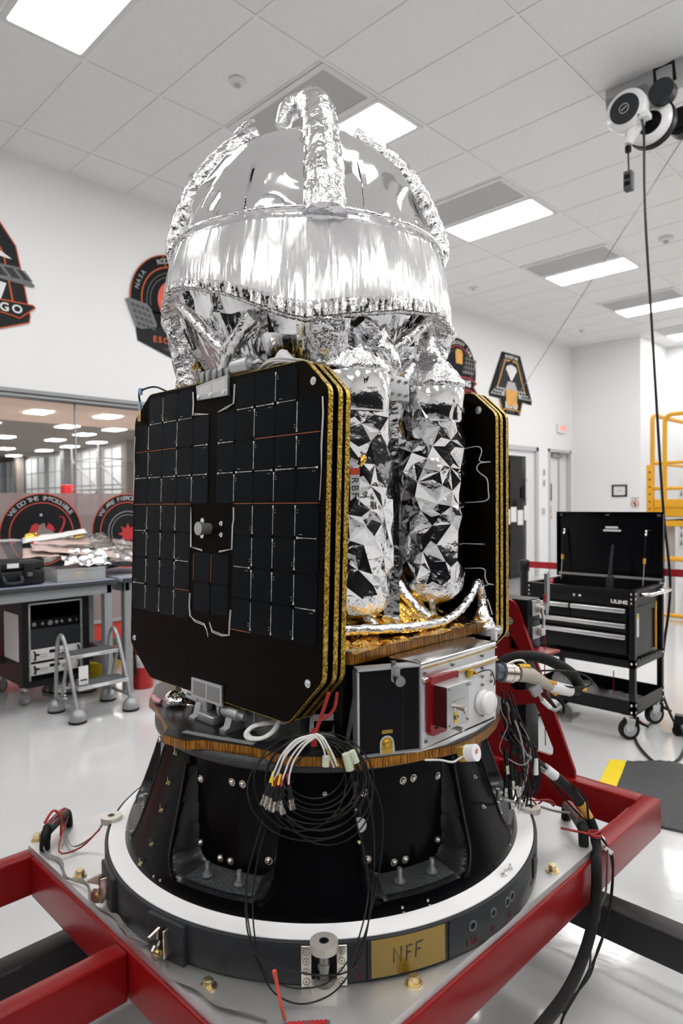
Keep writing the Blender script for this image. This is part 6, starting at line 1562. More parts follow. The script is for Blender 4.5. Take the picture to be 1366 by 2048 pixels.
part(CM().prism([(-.34,-.11),(-.30,-.11),(-.30,-.24),(-.37,-.20)], DZ, DZ+.05, 'XY').box((-.345,-.205,DZ),(-.340,-.12,.955)), 'clear_shield', 'acrylic', hl)
part(CM().cyl((-.31,.20,DZ),(-.31,.20,1.0),.035,n=24).lathe([(.05,DZ),(.05,DZ+.006),(.036,DZ+.012)], (-.31,.20,0), 24), 'thruster_can', 'foil_tank')
crtube([(-.36,.17,.91),(-.38,.20,.905),(-.36,.24,.91),(-.32,.22,.92)], .012, 'foil_tube', 'foil_crumple', 12, .2, 60, 6, 31)
part(CM().tube([(-.385,.245,.898),(-.39,.265,.902),(-.385,.285,.906)], .007, 8, res=4), 'pink_wrap', 'pink')
# white cable loops on the stack
b = CM(); rnd = random.Random(8)
for k in range(7):
    j = Vector((rnd.uniform(-.004,.004),rnd.uniform(-.004,.004),rnd.uniform(-.004,.004)))
    P_ = [(-.345,-.235,.985),(-.352,-.232,.955),(-.368,-.225,.925),(-.385,-.205,.908),(-.398,-.175,.903),(-.396,-.160,.912),(-.378,-.165,.925),(-.355,-.19,.932),(-.33,-.22,.935)]
    b.tube([Vector(p)+j for p in P_], .0035, 6, res=5)
part(b, 'white_cable_loop', 'cable_white')
b = CM()
for k in range(9):
    j = Vector((rnd.uniform(-.01,.01),rnd.uniform(-.006,.006),rnd.uniform(-.004,.006)))
    b.tube([Vector(p)+j for p in ((-.33,-.14,1.770),(-.335,-.20,1.782),(-.33,-.27,1.772),(-.31,-.32,1.755),(-.29,-.34,1.73))], .002, 6, res=5)
part(b, 'white_cable_loop', 'cable_white')
crtube([(-.315,-.19,1.775),(-.32,-.215,1.793),(-.315,-.24,1.775)], [.012,.018,.012], 'cable_wrap', 'white', 14, .15, 50, 6, 33)
# blue coaxial connector at the far upper corner
part(TM().tube([(xf-.004,.375,1.735),(xf-.012,.37,1.775),(xf+.01,.33,1.79),(xf+.03,.29,1.775)], .0028, 6, res=5), 'coax_cable', 'black_cable', pn_)
part(TM().cyl((xf-.010,.372,1.748),(xf-.010,.370,1.722),.0045,n=12).box((xf-.014,.378,1.768),(xf-.006,.362,1.788),.002), 'coax_sleeve', 'blue_heat', pn_)
part(TM().cyl((xf-.010,.370,1.722),(xf-.010,.369,1.708),.006,n=12).cyl((xf-.010,.369,1.708),(xf-.010,.369,1.690),.007,n=6), 'coax_plug', 'brass', pn_)
# inner face of the right stack: wires and inserts
rp, T2, lo2, hi2 = right[2]
def IM():
    m = MB(); m.M = T2; return m
xi = lo2-.002
for P_ in ([(-.20,1.600),(-.306,1.604),(-.351,1.607),(-.365,1.594),(-.357,1.568),(-.370,1.562),(-.393,1.561)],[(-.385,1.561),(-.357,1.558),(-.348,1.544),(-.360,1.530),(-.382,1.513),(-.386,1.48),(-.384,1.455),(-.34,1.448),(-.20,1.446)],[(-.20,1.326),(-.372,1.328)],[(-.20,1.254),(-.305,1.255),(-.369,1.258),(-.374,1.235),(-.383,1.217),(-.401,1.215)],[(-.390,1.217),(-.369,1.205),(-.369,1.192),(-.385,1.165),(-.397,1.130)]):
    part(IM().tube([(xi,u,w_) for u, w_ in P_], .0017, 6, res=5), 'white_wire', 'cable_white', rp)
part(IM().cyl((lo2,-.355,1.710),(lo2-.003,-.355,1.710),.011,n=20).cyl((lo2-.003,-.355,1.710),(lo2-.006,-.355,1.710),.006,n=6), 'insert', 'alu_bright', rp)
part(IM().cyl((lo2,-.372,1.328),(lo2-.004,-.372,1.328),.004,n=10), 'insert', 'alu_bright', rp)
# ================================================================== CABLES (room coordinates)
K = {}
K['tie'] = [(0.9704,1.0019,1.0514),(0.964,1.0077,1.0252),(0.9562,1.0151,0.9938),(0.94,1.0166,0.9607)]
K['t1'] = [(1.0032,0.9737,0.9284),(1.0297,0.9485,0.88),(1.0386,0.9191,0.8173),(1.0291,0.9073,0.7513),(1.0118,0.9064,0.6754),(0.9738,0.896,0.6145),(0.9529,0.8988,0.5727),(0.928,0.9056,0.527),(0.898,0.9315,0.485),(0.8563,0.9733,0.4678),(0.8232,1.0125,0.488),(0.8087,1.0406,0.5363),(0.8034,1.0571,0.5811),(0.8168,1.0917,0.6411),(0.8329,1.1037,0.6917),(0.8598,1.0897,0.7911)]
K['t2'] = [(0.9949,0.9801,0.9396),(0.9997,0.9637,0.8688),(0.9905,0.9457,0.7936),(0.9979,0.9279,0.7244),(0.9959,0.9171,0.6571),(0.9593,0.9003,0.6091),(0.9282,0.9054,0.5567),(0.8909,0.9381,0.5072),(0.8435,0.9878,0.4999),(0.8158,1.0307,0.5225),(0.8086,1.0494,0.5721),(0.8243,1.0799,0.6428),(0.8436,1.087,0.7147),(0.8627,1.0854,0.7706)]
K['t3'] = [(1.0111,0.9739,0.9262),(1.0132,0.9477,0.8693),(1.019,0.9256,0.7904),(1.0096,0.9138,0.6941),(0.9831,0.9016,0.6281),(0.9594,0.894,0.5818),(0.9374,0.8981,0.5408),(0.9055,0.9247,0.5241),(0.8567,0.9728,0.5302),(0.8068,1.0346,0.555),(0.8,1.0622,0.5904),(0.8124,1.0893,0.6338)]
K['c0'] = [(0.9862,0.9721,0.8967),(0.9864,0.9771,0.8751),(0.9772,0.9811,0.8585),(0.9587,0.9828,0.8495),(0.9368,0.9858,0.8464),(0.919,0.9955,0.8461),(0.9092,1.0137,0.8467),(0.9056,1.0364,0.8501),(0.9035,1.0555,0.8594),(0.8996,1.0648,0.8761),(0.8951,1.0641,0.8977),(0.8947,1.0585,0.9175),(0.9033,1.0543,0.9325),(0.9211,1.0527,0.9411),(0.9428,1.0496,0.9446),(0.961,1.0394,0.9453),(0.9714,1.0207,0.9442),(0.975,0.9983,0.9405),(0.9769,0.9799,0.9316),(0.981,0.9713,0.9165)]
K['c1'] = [(1.0065,0.9671,0.8816),(0.9992,0.9657,0.8597),(0.9807,0.9635,0.8442),(0.9574,0.9646,0.8342),(0.937,0.9744,0.8269),(0.9232,0.9944,0.8213),(0.9146,1.0201,0.8198),(0.9064,1.0433,0.8263),(0.8962,1.0577,0.8425),(0.8864,1.0628,0.866),(0.8825,1.0638,0.8911),(0.8889,1.0651,0.9107),(0.9059,1.0678,0.925),(0.9283,1.0669,0.9351),(0.9489,1.0565,0.9425),(0.9634,1.0356,0.9474),(0.9725,1.0096,0.9479),(0.9808,0.9867,0.9413),(0.9912,0.9728,0.9263),(1.0018,0.9678,0.9048)]
K['c2'] = [(1.015,0.9622,0.8731),(0.9996,0.9536,0.8516),(0.9781,0.9495,0.8342),(0.9582,0.9556,0.8188),(0.9436,0.9734,0.8051),(0.9322,0.9983,0.7963),(0.9198,1.0224,0.7972),(0.9042,1.0395,0.8099),(0.8888,1.0493,0.8322),(0.8799,1.0564,0.8584),(0.8824,1.0653,0.8834),(0.8958,1.0747,0.9025),(0.9156,1.0794,0.9192),(0.9351,1.0729,0.9344),(0.9503,1.054,0.9472),(0.9623,1.0282,0.9545),(0.9752,1.0039,0.953),(0.9912,0.9868,0.9411),(1.0076,0.9769,0.9206),(1.0174,0.97,0.8962)]
K['c3'] = [(1.0191,0.9488,0.8714),(1.0024,0.9396,0.852),(0.9855,0.9417,0.8325),(0.9718,0.9565,0.8131),(0.959,0.9796,0.7976),(0.9425,1.0032,0.7911),(0.9212,1.0216,0.7967),(0.8991,1.0346,0.8125),(0.8832,1.0466,0.8332),(0.8791,1.0613,0.8543),(0.887,1.0775,0.8743),(0.9016,1.0877,0.8919),(0.9175,1.0857,0.9105),(0.9314,1.0698,0.9287),(0.9448,1.0456,0.9427),(0.9616,1.0214,0.9482),(0.9835,1.0027,0.9432),(1.0066,0.9892,0.929),(1.0236,0.977,0.9097),(1.0279,0.963,0.8896)]
K['c4'] = [(1.0157,0.94,0.8686),(1.0033,0.9352,0.8417),(0.9923,0.9438,0.8136),(0.9802,0.9616,0.7889),(0.9623,0.9814,0.7737),(0.9377,0.9983,0.7716),(0.911,1.0125,0.7813),(0.8901,1.0282,0.798),(0.8806,1.0488,0.8174),(0.8827,1.0721,0.8385),(0.8922,1.0905,0.8626),(0.903,1.0957,0.8877),(0.9135,1.0863,0.9141),(0.9259,1.0673,0.9369),(0.944,1.0466,0.9509),(0.969,1.0291,0.9534),(0.9966,1.0142,0.9452),(1.0189,0.9977,0.9297),(1.0291,0.9774,0.9107),(1.0263,0.956,0.8904)]
K['c5'] = [(1.0153,0.9453,0.8735),(1.0106,0.9481,0.8443),(1.0022,0.9604,0.8162),(0.9852,0.9758,0.7955),(0.9589,0.99,0.7862),(0.9286,1.0035,0.7876),(0.9024,1.0208,0.7956),(0.8863,1.0449,0.8067),(0.8809,1.0729,0.8208),(0.8821,1.097,0.84),(0.8855,1.109,0.8657),(0.8897,1.1056,0.8928),(0.898,1.0922,0.9187),(0.9147,1.0762,0.9378),(0.9407,1.0618,0.9471),(0.9716,1.0475,0.947),(0.999,1.0292,0.94),(1.0161,1.0047,0.9289),(1.0214,0.9776,0.9146),(1.0192,0.9556,0.8965)]
K['c6'] = [(1.0307,0.9452,0.8647),(1.0274,0.9499,0.8316),(1.0133,0.9583,0.804),(0.9875,0.9671,0.7866),(0.9555,0.9779,0.7794),(0.926,0.9949,0.779),(0.9053,1.021,0.7825),(0.8936,1.0529,0.7907),(0.8874,1.0825,0.8064),(0.8831,1.1013,0.8315),(0.8806,1.1063,0.8637),(0.8834,1.1007,0.894),(0.8967,1.092,0.9194),(0.9214,1.0833,0.9362),(0.9531,1.0722,0.9444),(0.9835,1.054,0.9459),(1.0056,1.0268,0.942),(1.0178,0.9949,0.9328),(1.0235,0.9667,0.9171),(1.0276,0.9494,0.8939)]
K['c7'] = [(1.0481,0.9469,0.8536),(1.0389,0.9465,0.8196),(1.016,0.9476,0.7938),(0.9849,0.9527,0.777),(0.9545,0.9664,0.7666),(0.931,0.9915,0.7608),(0.9148,1.0246,0.7608),(0.9022,1.0574,0.7707),(0.8902,1.0816,0.793),(0.88,1.094,0.8255),(0.8766,1.0979,0.8621),(0.8843,1.0982,0.8927),(0.9053,1.0978,0.9169),(0.935,1.0931,0.9342),(0.9656,1.0784,0.9455),(0.9904,1.0518,0.951),(1.0078,1.0178,0.9493),(1.0207,0.9853,0.9385),(1.0329,0.962,0.9172),(1.0438,0.9502,0.8873)]
K['c8'] = [(1.0126,0.9954,0.8536),(0.9976,0.9878,0.8274),(0.974,0.984,0.8069),(0.9496,0.9896,0.7902),(0.93,1.0076,0.7762),(0.9151,1.0351,0.767),(0.9011,1.064,0.7673),(0.8851,1.0866,0.7803),(0.8691,1.1002,0.8047),(0.8587,1.1085,0.835),(0.8594,1.1166,0.865),(0.8722,1.125,0.8885),(0.8939,1.1297,0.9081),(0.9176,1.1238,0.9249),(0.9378,1.1045,0.9384),(0.9536,1.0759,0.946),(0.9683,1.0465,0.9446),(0.9847,1.0241,0.9321),(1.0016,1.0105,0.9096),(1.0131,1.0024,0.8814)]
K['c9'] = [(1.0465,0.9499,0.8393),(1.0263,0.9406,0.8144),(1.0021,0.9437,0.7911),(0.9794,0.9619,0.769),(0.9579,0.9918,0.7509),(0.9342,1.0255,0.7424),(0.9066,1.055,0.7475),(0.8782,1.0774,0.7656),(0.8563,1.0954,0.7914),(0.8473,1.1133,0.8191),(0.8532,1.1312,0.8457),(0.8702,1.1423,0.8683),(0.8926,1.1398,0.8907),(0.9155,1.1205,0.912),(0.938,1.0887,0.9285),(0.9627,1.0539,0.9357),(0.9912,1.0238,0.9307),(1.0209,1.0007,0.9142),(1.0444,0.9821,0.8901),(1.0538,0.965,0.8638)]
K['c10'] = [(1.0382,0.9424,0.8314),(1.0236,0.9357,0.8056),(1.0108,0.9424,0.7784),(0.9987,0.9598,0.7535),(0.9828,0.9811,0.7369),(0.9604,1,0.7334),(0.9346,1.0148,0.7428),(0.9127,1.0292,0.7606),(0.9014,1.0473,0.7816),(0.9026,1.0688,0.8035),(0.9127,1.0876,0.8272),(0.9254,1.0949,0.8511),(0.9375,1.0876,0.8767),(0.9499,1.0689,0.8998),(0.9662,1.0466,0.915),(0.989,1.0272,0.9185),(1.0156,1.0117,0.9105),(1.0389,0.9966,0.8941),(1.051,0.9786,0.8738),(1.0494,0.9587,0.8528)]
K['c11'] = [(1.0167,0.9843,0.8791),(1.0127,0.9857,0.8567),(1.0084,0.9966,0.8339),(0.9986,1.0105,0.8161),(0.9805,1.0219,0.8078),(0.9569,1.0305,0.8092),(0.935,1.0404,0.8169),(0.9216,1.056,0.8269),(0.9184,1.0771,0.8381),(0.9219,1.0974,0.852),(0.927,1.1088,0.8707),(0.9305,1.1069,0.8915),(0.9348,1.0952,0.9125),(0.9446,1.0807,0.9287),(0.9625,1.0691,0.9366),(0.9862,1.0602,0.936),(1.0088,1.0497,0.9293),(1.023,1.0338,0.9197),(1.0262,1.0133,0.9088),(1.0221,0.9944,0.8958)]
K['c12'] = [(1.0461,0.9636,0.8655),(1.045,0.9697,0.8387),(1.035,0.9804,0.8157),(1.0136,0.9913,0.8012),(0.9843,1.002,0.796),(0.9552,1.0165,0.7972),(0.9335,1.0385,0.8013),(0.9216,1.067,0.8077),(0.9162,1.0949,0.8188),(0.9132,1.1135,0.8371),(0.911,1.1184,0.8619),(0.912,1.1114,0.8865),(0.9216,1.1,0.9075),(0.9423,1.0892,0.9211),(0.9713,1.0784,0.9267),(1.0009,1.0632,0.9264),(1.0236,1.0403,0.9224),(1.036,1.0118,0.9156),(1.041,0.9851,0.9046),(1.0435,0.9678,0.8879)]
K['w0'] = [(0.9258,1.0027,0.9729),(0.9061,1.0224,0.9649),(0.8877,1.0405,0.9425),(0.8778,1.0499,0.9118),(0.8732,1.0542,0.8913)]
K['w1'] = [(0.9231,0.9997,0.9723),(0.902,1.0208,0.9602),(0.8828,1.0396,0.9338),(0.8722,1.0497,0.9032),(0.8647,1.0569,0.8808)]
K['w2'] = [(0.9218,0.9954,0.9726),(0.9036,1.0134,0.9575),(0.8873,1.0293,0.9301),(0.8782,1.0379,0.8996),(0.8721,1.0436,0.8762)]
K['w3'] = [(0.9205,0.991,0.973),(0.9052,1.0061,0.9569),(0.8904,1.0205,0.9285),(0.8828,1.0276,0.9011),(0.8803,1.0297,0.8777)]
K['w4'] = [(0.9157,0.9903,0.9795),(0.8898,1.0162,0.9686),(0.8701,1.0355,0.9404),(0.8604,1.0448,0.9131),(0.8551,1.0498,0.8959)]
K['v0'] = [(0.9224,0.999,0.9747),(0.9317,0.9895,0.9694),(0.94,0.9807,0.9489),(0.9454,0.9748,0.9283),(0.9509,0.9689,0.9078)]
K['v1'] = [(0.9197,0.9961,0.974),(0.9274,0.9881,0.9658),(0.9343,0.9807,0.9453),(0.9361,0.9785,0.9248),(0.9359,0.9784,0.9126)]
K['v2'] = [(0.9192,0.991,0.9795),(0.9298,0.9801,0.9732),(0.9388,0.9706,0.9518),(0.9456,0.9633,0.9313),(0.9496,0.9589,0.914)]
K['b0'] = [(0.8551,1.058,0.8803),(0.8458,1.0598,0.857),(0.8409,1.0603,0.8462)]
K['b1'] = [(0.8607,1.0522,0.87),(0.8515,1.054,0.8519),(0.8479,1.053,0.8401)]
K['b2'] = [(0.8665,1.0464,0.875),(0.8571,1.0482,0.8447),(0.8528,1.048,0.8299)]
K['b3'] = [(0.8715,1.0413,0.8729),(0.8657,1.0395,0.8466),(0.8621,1.0386,0.8328)]
K['b4'] = [(0.8823,1.0304,0.8749),(0.8814,1.0236,0.8485),(0.8807,1.0199,0.8356)]
K['b5'] = [(0.8635,1.0493,0.8669),(0.8655,1.0395,0.8385),(0.8691,1.0314,0.8226)]
K['b6'] = [(0.8578,1.0551,0.8731),(0.85,1.0554,0.8489),(0.85,1.0509,0.836)]
K['tape0'] = [(0.9308,0.9713,0.9364),(0.9283,0.9705,0.9159)]
K['tape1'] = [(0.9651,0.9481,0.9381),(0.9703,0.9422,0.9044)]
K['tape2'] = [(0.9745,0.9415,0.9424),(0.9805,0.9349,0.9188)]
K['fer0'] = [(0.9387,0.975,0.9476),(0.9532,0.9567,0.9136)]
K['fer1'] = [(0.9436,0.9728,0.9448),(0.9518,0.961,0.9148)]
K['har'] = [(1.5752,0.9548,0.819),(1.6345,0.9364,0.7601),(1.7043,0.9219,0.7166),(1.7754,0.9058,0.6618),(1.8238,0.8843,0.6127),(1.8532,0.868,0.5718),(1.8757,0.8514,0.5256),(1.8805,0.8388,0.4885),(1.8645,0.8258,0.4581),(1.7865,0.79,0.4445),(1.7715,0.785,0.3696),(1.7175,0.775,0.3024),(1.6303,0.765,0.2567),(1.5169,0.75,0.2474),(1.3675,0.73,0.2696),(1.2166,0.7,0.32)]
K['thin0'] = [(1.8047,0.8901,0.6459),(1.8444,0.8489,0.5951),(1.8611,0.8448,0.5254),(1.8779,0.8272,0.4891),(1.8858,0.8044,0.4579),(1.9202,0.8,0.4026),(1.8818,0.79,0.3203),(1.8358,0.785,0.2571),(1.7686,0.78,0.2143),(1.6299,0.765,0.1985),(1.5114,0.75,0.2013),(1.4707,0.74,0.1934)]
K['thin1'] = [(1.7836,0.9256,0.6421),(1.8326,0.8887,0.5647),(1.8726,0.8471,0.5061),(1.8877,0.8168,0.4673),(1.8994,0.8,0.4325),(1.8959,0.79,0.3578),(1.8492,0.785,0.2651),(1.7687,0.78,0.2212),(1.6996,0.77,0.1927),(1.5912,0.76,0.2024),(1.5037,0.75,0.2117)]
K['thin2'] = [(1.8823,0.8,0.4463),(1.848,0.79,0.349),(1.8014,0.787,0.321),(1.7869,0.785,0.2934),(1.7351,0.783,0.277),(1.7108,0.775,0.2114),(1.6639,0.77,0.1913),(1.5216,0.755,0.2115)]
K['rtie'] = [(1.7757,0.8883,0.5177),(1.8136,0.8498,0.5058),(1.8388,0.8172,0.5023),(1.884,0.7933,0.5231),(1.9431,0.7627,0.5592)]
K['con'] = [(1.4942,0.9268,1.0123),(1.513,0.9148,1.0069),(1.5302,0.9046,1.0042),(1.5456,0.8961,1.0015),(1.5573,0.8912,0.9988)]
K['umb'] = [(1.551,0.8934,1.0009),(1.5829,0.8796,0.9934),(1.6212,0.8688,0.972),(1.6582,0.8595,0.953),(1.6957,0.8498,0.9404),(1.7337,0.8396,0.9291),(1.7682,0.833,0.9232)]
K['braid'] = [(1.5348,0.9428,1.0178),(1.5615,0.9303,1.0311),(1.5986,0.9072,1.0364),(1.6544,0.879,1.0259),(1.7061,0.8547,0.999),(1.7487,0.8395,0.9689),(1.7818,0.8336,0.9273)]
K['ring'] = [(1.5811,0.8815,1.0013),(1.6403,0.8501,0.9997),(1.6966,0.8215,0.9915),(1.7459,0.7998,0.9738),(1.7668,0.7925,0.9533),(1.7531,0.806,0.9411),(1.7149,0.8305,0.9443),(1.6677,0.85,0.9582),(1.6214,0.8688,0.98)]
K['wht'] = [(1.532,0.9173,1.0226),(1.5576,0.9058,1.0304),(1.5769,0.8935,1.0291),(1.5894,0.8875,1.0106),(1.6057,0.8777,0.9894),(1.6445,0.8595,0.9692)]
K['org0'] = [(1.6371,0.8599,0.9719),(1.665,0.8457,0.9609)]
K['org1'] = [(1.6618,0.8556,0.9395),(1.6738,0.8503,0.9286)]
K['dsub'] = [(1.5907,0.871,0.9644),(1.6032,0.865,0.9419)]
K['grey'] = [(1.6042,0.8641,0.9419),(1.6159,0.859,0.9245),(1.6388,0.8496,0.9015),(1.6545,0.8407,0.8931),(1.6688,0.8336,0.9021)]
K['blk'] = [(1.6738,0.8503,0.9286),(1.6878,0.843,0.9122),(1.6931,0.8372,0.8919),(1.691,0.839,0.8744),(1.6741,0.842,0.8817),(1.6484,0.8545,0.9184),(1.6255,0.864,0.9481)]
K['h0'] = [(1.5578,0.9318,0.917),(1.5733,0.904,0.8397),(1.5971,0.9032,0.7668),(1.6063,0.9071,0.7147),(1.5926,0.9191,0.6236)]
K['h1'] = [(1.5485,0.9412,0.9224),(1.5842,0.9449,0.8327),(1.5841,0.9165,0.7723),(1.6043,0.909,0.7093),(1.5977,0.9145,0.6517)]
K['h2'] = [(1.5508,0.9394,0.9463),(1.545,0.9348,0.8687),(1.6004,0.9005,0.7962),(1.5947,0.9185,0.696),(1.5794,0.9325,0.6305)]
K['h3'] = [(1.5626,0.9271,0.9276),(1.5784,0.9293,0.8432),(1.5757,0.9251,0.7778),(1.6136,0.8994,0.6998),(1.5862,0.9259,0.6371)]
K['h4'] = [(1.549,0.9413,0.949),(1.5616,0.9358,0.8672),(1.6098,0.891,0.7987),(1.6205,0.8928,0.7186),(1.6078,0.9039,0.6301)]
K['h5'] = [(1.5648,0.9253,0.9475),(1.6015,0.9156,0.8609),(1.607,0.8938,0.7974),(1.5826,0.9309,0.7069),(1.6034,0.9088,0.653)]
K['h6'] = [(1.5588,0.9308,0.9183),(1.5538,0.9283,0.8402),(1.6018,0.8985,0.7681),(1.6247,0.8879,0.6836),(1.6198,0.8926,0.6716)]
K['h7'] = [(1.5522,0.9374,0.9144),(1.5652,0.9336,0.832),(1.598,0.9022,0.7642),(1.6129,0.9004,0.7146),(1.6181,0.8934,0.626)]
K['h8'] = [(1.5644,0.9252,0.9209),(1.5994,0.9205,0.8333),(1.5869,0.9136,0.771),(1.6129,0.9004,0.716),(1.6042,0.9078,0.6422)]
K['h9'] = [(1.5588,0.9308,0.9223),(1.5771,0.9271,0.8386),(1.6019,0.8985,0.7721),(1.6089,0.9042,0.7026),(1.5879,0.9239,0.629)]
K['h10'] = [(1.5551,0.9346,0.925),(1.573,0.9443,0.8383),(1.5785,0.9222,0.7751),(1.5863,0.9271,0.7055),(1.5937,0.9182,0.637)]
K['h11'] = [(1.5591,0.9309,0.9396),(1.5974,0.9163,0.8536),(1.5881,0.9128,0.7896),(1.6077,0.9051,0.6851),(1.5996,0.9126,0.653)]
K['h12'] = [(1.5591,0.9309,0.9382),(1.5961,0.9231,0.851),(1.5749,0.9261,0.7885),(1.5757,0.9375,0.6936),(1.5778,0.9345,0.6479)]
K['h13'] = [(1.5572,0.9328,0.9356),(1.5748,0.9181,0.8547),(1.5655,0.9355,0.7859),(1.5977,0.9157,0.7108),(1.6149,0.8974,0.6649)]
K['hb0'] = [(1.5443,0.9288,0.8),(1.5437,0.9242,0.755)]
K['hb1'] = [(1.5547,0.9173,0.7537),(1.5542,0.9128,0.7153)]
K['hb2'] = [(1.5619,0.9098,0.7404),(1.5614,0.9053,0.7021)]
K['hb3'] = [(1.5452,0.9267,0.7406),(1.5409,0.9258,0.6957)]
K['hb4'] = [(1.5591,0.9161,0.912),(1.5586,0.9116,0.8734)]
K['hb5'] = [(1.5504,0.9209,0.7142),(1.5506,0.9154,0.6627)]
K['hb6'] = [(1.5711,0.9004,0.7337),(1.566,0.9006,0.6994)]
K['loopw'] = [(1.537,0.9387,0.9254),(1.5402,0.9348,0.8924),(1.5499,0.9244,0.8593),(1.5381,0.9354,0.8199),(1.5349,0.9381,0.7935),(1.5619,0.9245,0.763),(1.585,0.9009,0.7495),(1.6084,0.8918,0.7654),(1.6072,0.8939,0.8121),(1.5821,0.9061,0.8623)]
K['loopb'] = [(1.5569,0.9327,0.9223),(1.5912,0.9112,0.8657),(1.6182,0.897,0.8085),(1.6356,0.8922,0.7373),(1.6331,0.8939,0.6969),(1.6203,0.9063,0.67),(1.5878,0.9251,0.6814)]
K['rcap'] = [(1.2566,0.8515,0.8843),(1.2582,0.8287,0.8909)]
K['rw'] = [(1.1574,0.8948,0.8849),(1.1886,0.8775,0.8807),(1.2203,0.8666,0.8702),(1.2363,0.8577,0.8771),(1.2524,0.8486,0.884)]
K['rope'] = [(1.3106,0.7889,0.7798),(1.7125,0.9819,0.5808),(1.7752,0.9608,0.558),(1.8295,0.9339,0.5337),(1.87,0.9069,0.5227)]
rnd = random.Random(21)
def kt(name, r, n=8, res=6, cyc=False): return MB().tube(K[name], r, n, res=res, cyc=cyc)
# ---- coiled test cables hanging in front of the adapter
t = thing('cable_bundle', 'coiled black test cables with silver connectors hanging below the solar panel by a red tie', 'cable bundle', K['tie'][0])
b = MB().tube(K['tie'], .004, 8, res=4); b.tube([Vector(K['tie'][0])+Vector((.012,-.012,.0)), Vector(K['tie'][1])+Vector((.014,-.012,-.01)), Vector(K['tie'][2])+Vector((.006,-.004,.0))], .0035, 8, res=4)
b.obox(K['tie'][3], (.012,.012,.034), RT, (.25,0,1)); b.build('red_tie', 'red_tie', t)
for k in range(13): kt('c%d' % k, .0015, 6, 4, True).build('cable_loop', 'black_cable', t)
for k in range(3): kt('t%d' % (k+1), .0017, 6, 6).build('cable_tail', 'black_cable', t)
for k in range(5): kt('w%d' % k, .0021, 6, 5).build('white_lead', 'cable_white', t)
for k in range(3): kt('v%d' % k, .0021, 6, 5).build('white_lead', 'cable_white', t)
for k, m in enumerate(('yellow_bright','red_tie','yellow_bright','patch_red','patch_red','red_tie','yellow_bright')):
    a, c, e = (Vector(q) for q in K['b%d' % k]); d = (e-a).normalized()
    o = MB().tube([a-d*.022,a], [.0026,.0026], 8).build('sleeve', m, t)
    bn = MB().tube([a,a+(c-a)*.3,a+(c-a)*.6,c], [.0042,.0055,.0048,.0062], 10); bn = bn.build('bnc_connector', 'black_rubber', t)
    MB().cyl(c,c+d*.006,.0062,n=14).cyl(c+d*.006,c+d*.010,.0050,n=14).cyl(c+d*.010,c+d*.020,.0066,n=14).build('bnc_shell', 'nickel', bn)
for nm, r, m in (('tape0',.0075,'paper'),('tape1',.009,'paper'),('tape2',.008,'paper')):
    MB().cyl(K[nm][0], K[nm][1], r, n=8).build('tape_flag', mat('tape_green',(.55,.60,.45),.6) if nm == 'tape0' else 'tape_green', t)
for nm in ('fer0','fer1'): MB().cyl(K[nm][0], K[nm][1], .0032, n=10).build('gold_ferrule', 'brass', t)
# ---- thick harness over the right corner of the plate
t = thing('cable_harness', 'thick black braided cable harness tied to the right handle and dropping over the red beam', 'cable harness', K['har'][8])
H_ = K['har']
bm_ = mat('braid_black', (.006,.006,.0065), .5, spec=.22, bump=(420,.6))
MB().tube(H_[6:], .0145, 12, res=6).build('braided_sleeve', bm_, t)
MB().tube(H_[3:6], [.015,.016,.015], 12, res=6).build('black_wrap', 'black_rubber', t)
MB().tube([H_[5], tuple((Vector(H_[5])+Vector(H_[6]))/2), H_[6]], [.0135,.0135,.013], 12, res=4).build('kapton_wrap', 'cable_orange', t)
a = Vector(H_[2]); c = Vector(H_[3]); MB().tube([a*.6+c*.4, c], [.0145,.0145], 12, res=3).build('white_wrap', 'white', t)
for q in range(9):
    j = [Vector((rnd.uniform(-.010,.010),rnd.uniform(-.010,.010),rnd.uniform(-.008,.008))) for _ in range(4)]
    MB().tube([Vector(H_[i])+j[i]*(1 if i < 3 else .4) for i in range(4)], .0028, 6, res=5).build('wire', 'black_cable' if q % 3 else 'cable_grey', t)
for k in range(3): kt('thin%d' % k, .0028 if k else .0032, 6, 6).build('thin_cable', 'braid_black' if k != 2 else 'stone_grey', t)
rt_ = MB().tube(K['rtie'], .0035, 6, res=5); 
c = Vector(K['rtie'][2]); rt_.ring(c-Vector((0,0,.004)), c+Vector((0,0,.004)), .0195, .016, 20); rt_.build('red_cable_tie', 'red_tie', t)
MB().obox(Vector(K['thin1'][4])+Vector((-.01,0,.01)), (.028,.006,.012), (.6,-.4,-.6)).build('white_flag', 'paper', t)
# ---- umbilical connector with beige and white cable
t = thing('umbilical_cable', 'beige and white umbilical cable with round silver connector at the right of the avionics box', 'cable', K['con'][0])
c = [Vector(q) for q in K['con']]
MB().cyl(c[0],c[1],.021,n=24).ring(c[1]-(c[1]-c[0])*.2,c[1],.026,.018,24).build('receptacle', 'blue_clear', t)
MB().cyl(c[1],c[2],.0245,n=28).cyl(c[2],c[3],.021,n=28).ring(c[2],c[2]+(c[3]-c[2])*.4,.0255,.02,28).build('plug', 'nickel', t)
U_ = K['umb']
MB().tube(U_[:4], [.021,.0205,.017,.013], 14, res=6).build('beige_sleeve', mat('beige_sleeve',(.50,.45,.38),.7,bump=(300,.5)), t)
MB().tube(U_[3:6], [.0165,.0165,.016], 14, res=6).build('white_sleeve', 'white', t)
MB().tube(U_[5:], [.014,.0135], 12, res=4).build('black_end', 'black_rubber', t)
MB().tube([Vector(U_[0])+Vector((0,0,.014)),Vector(U_[1])+Vector((0,0,.020))],[.012,.010],8,res=4).build('kapton_scrap', 'kapton_gold', t)
t = thing('braided_hose', 'thick black braided cable arching over the umbilical cable', 'cable', K['braid'][0])
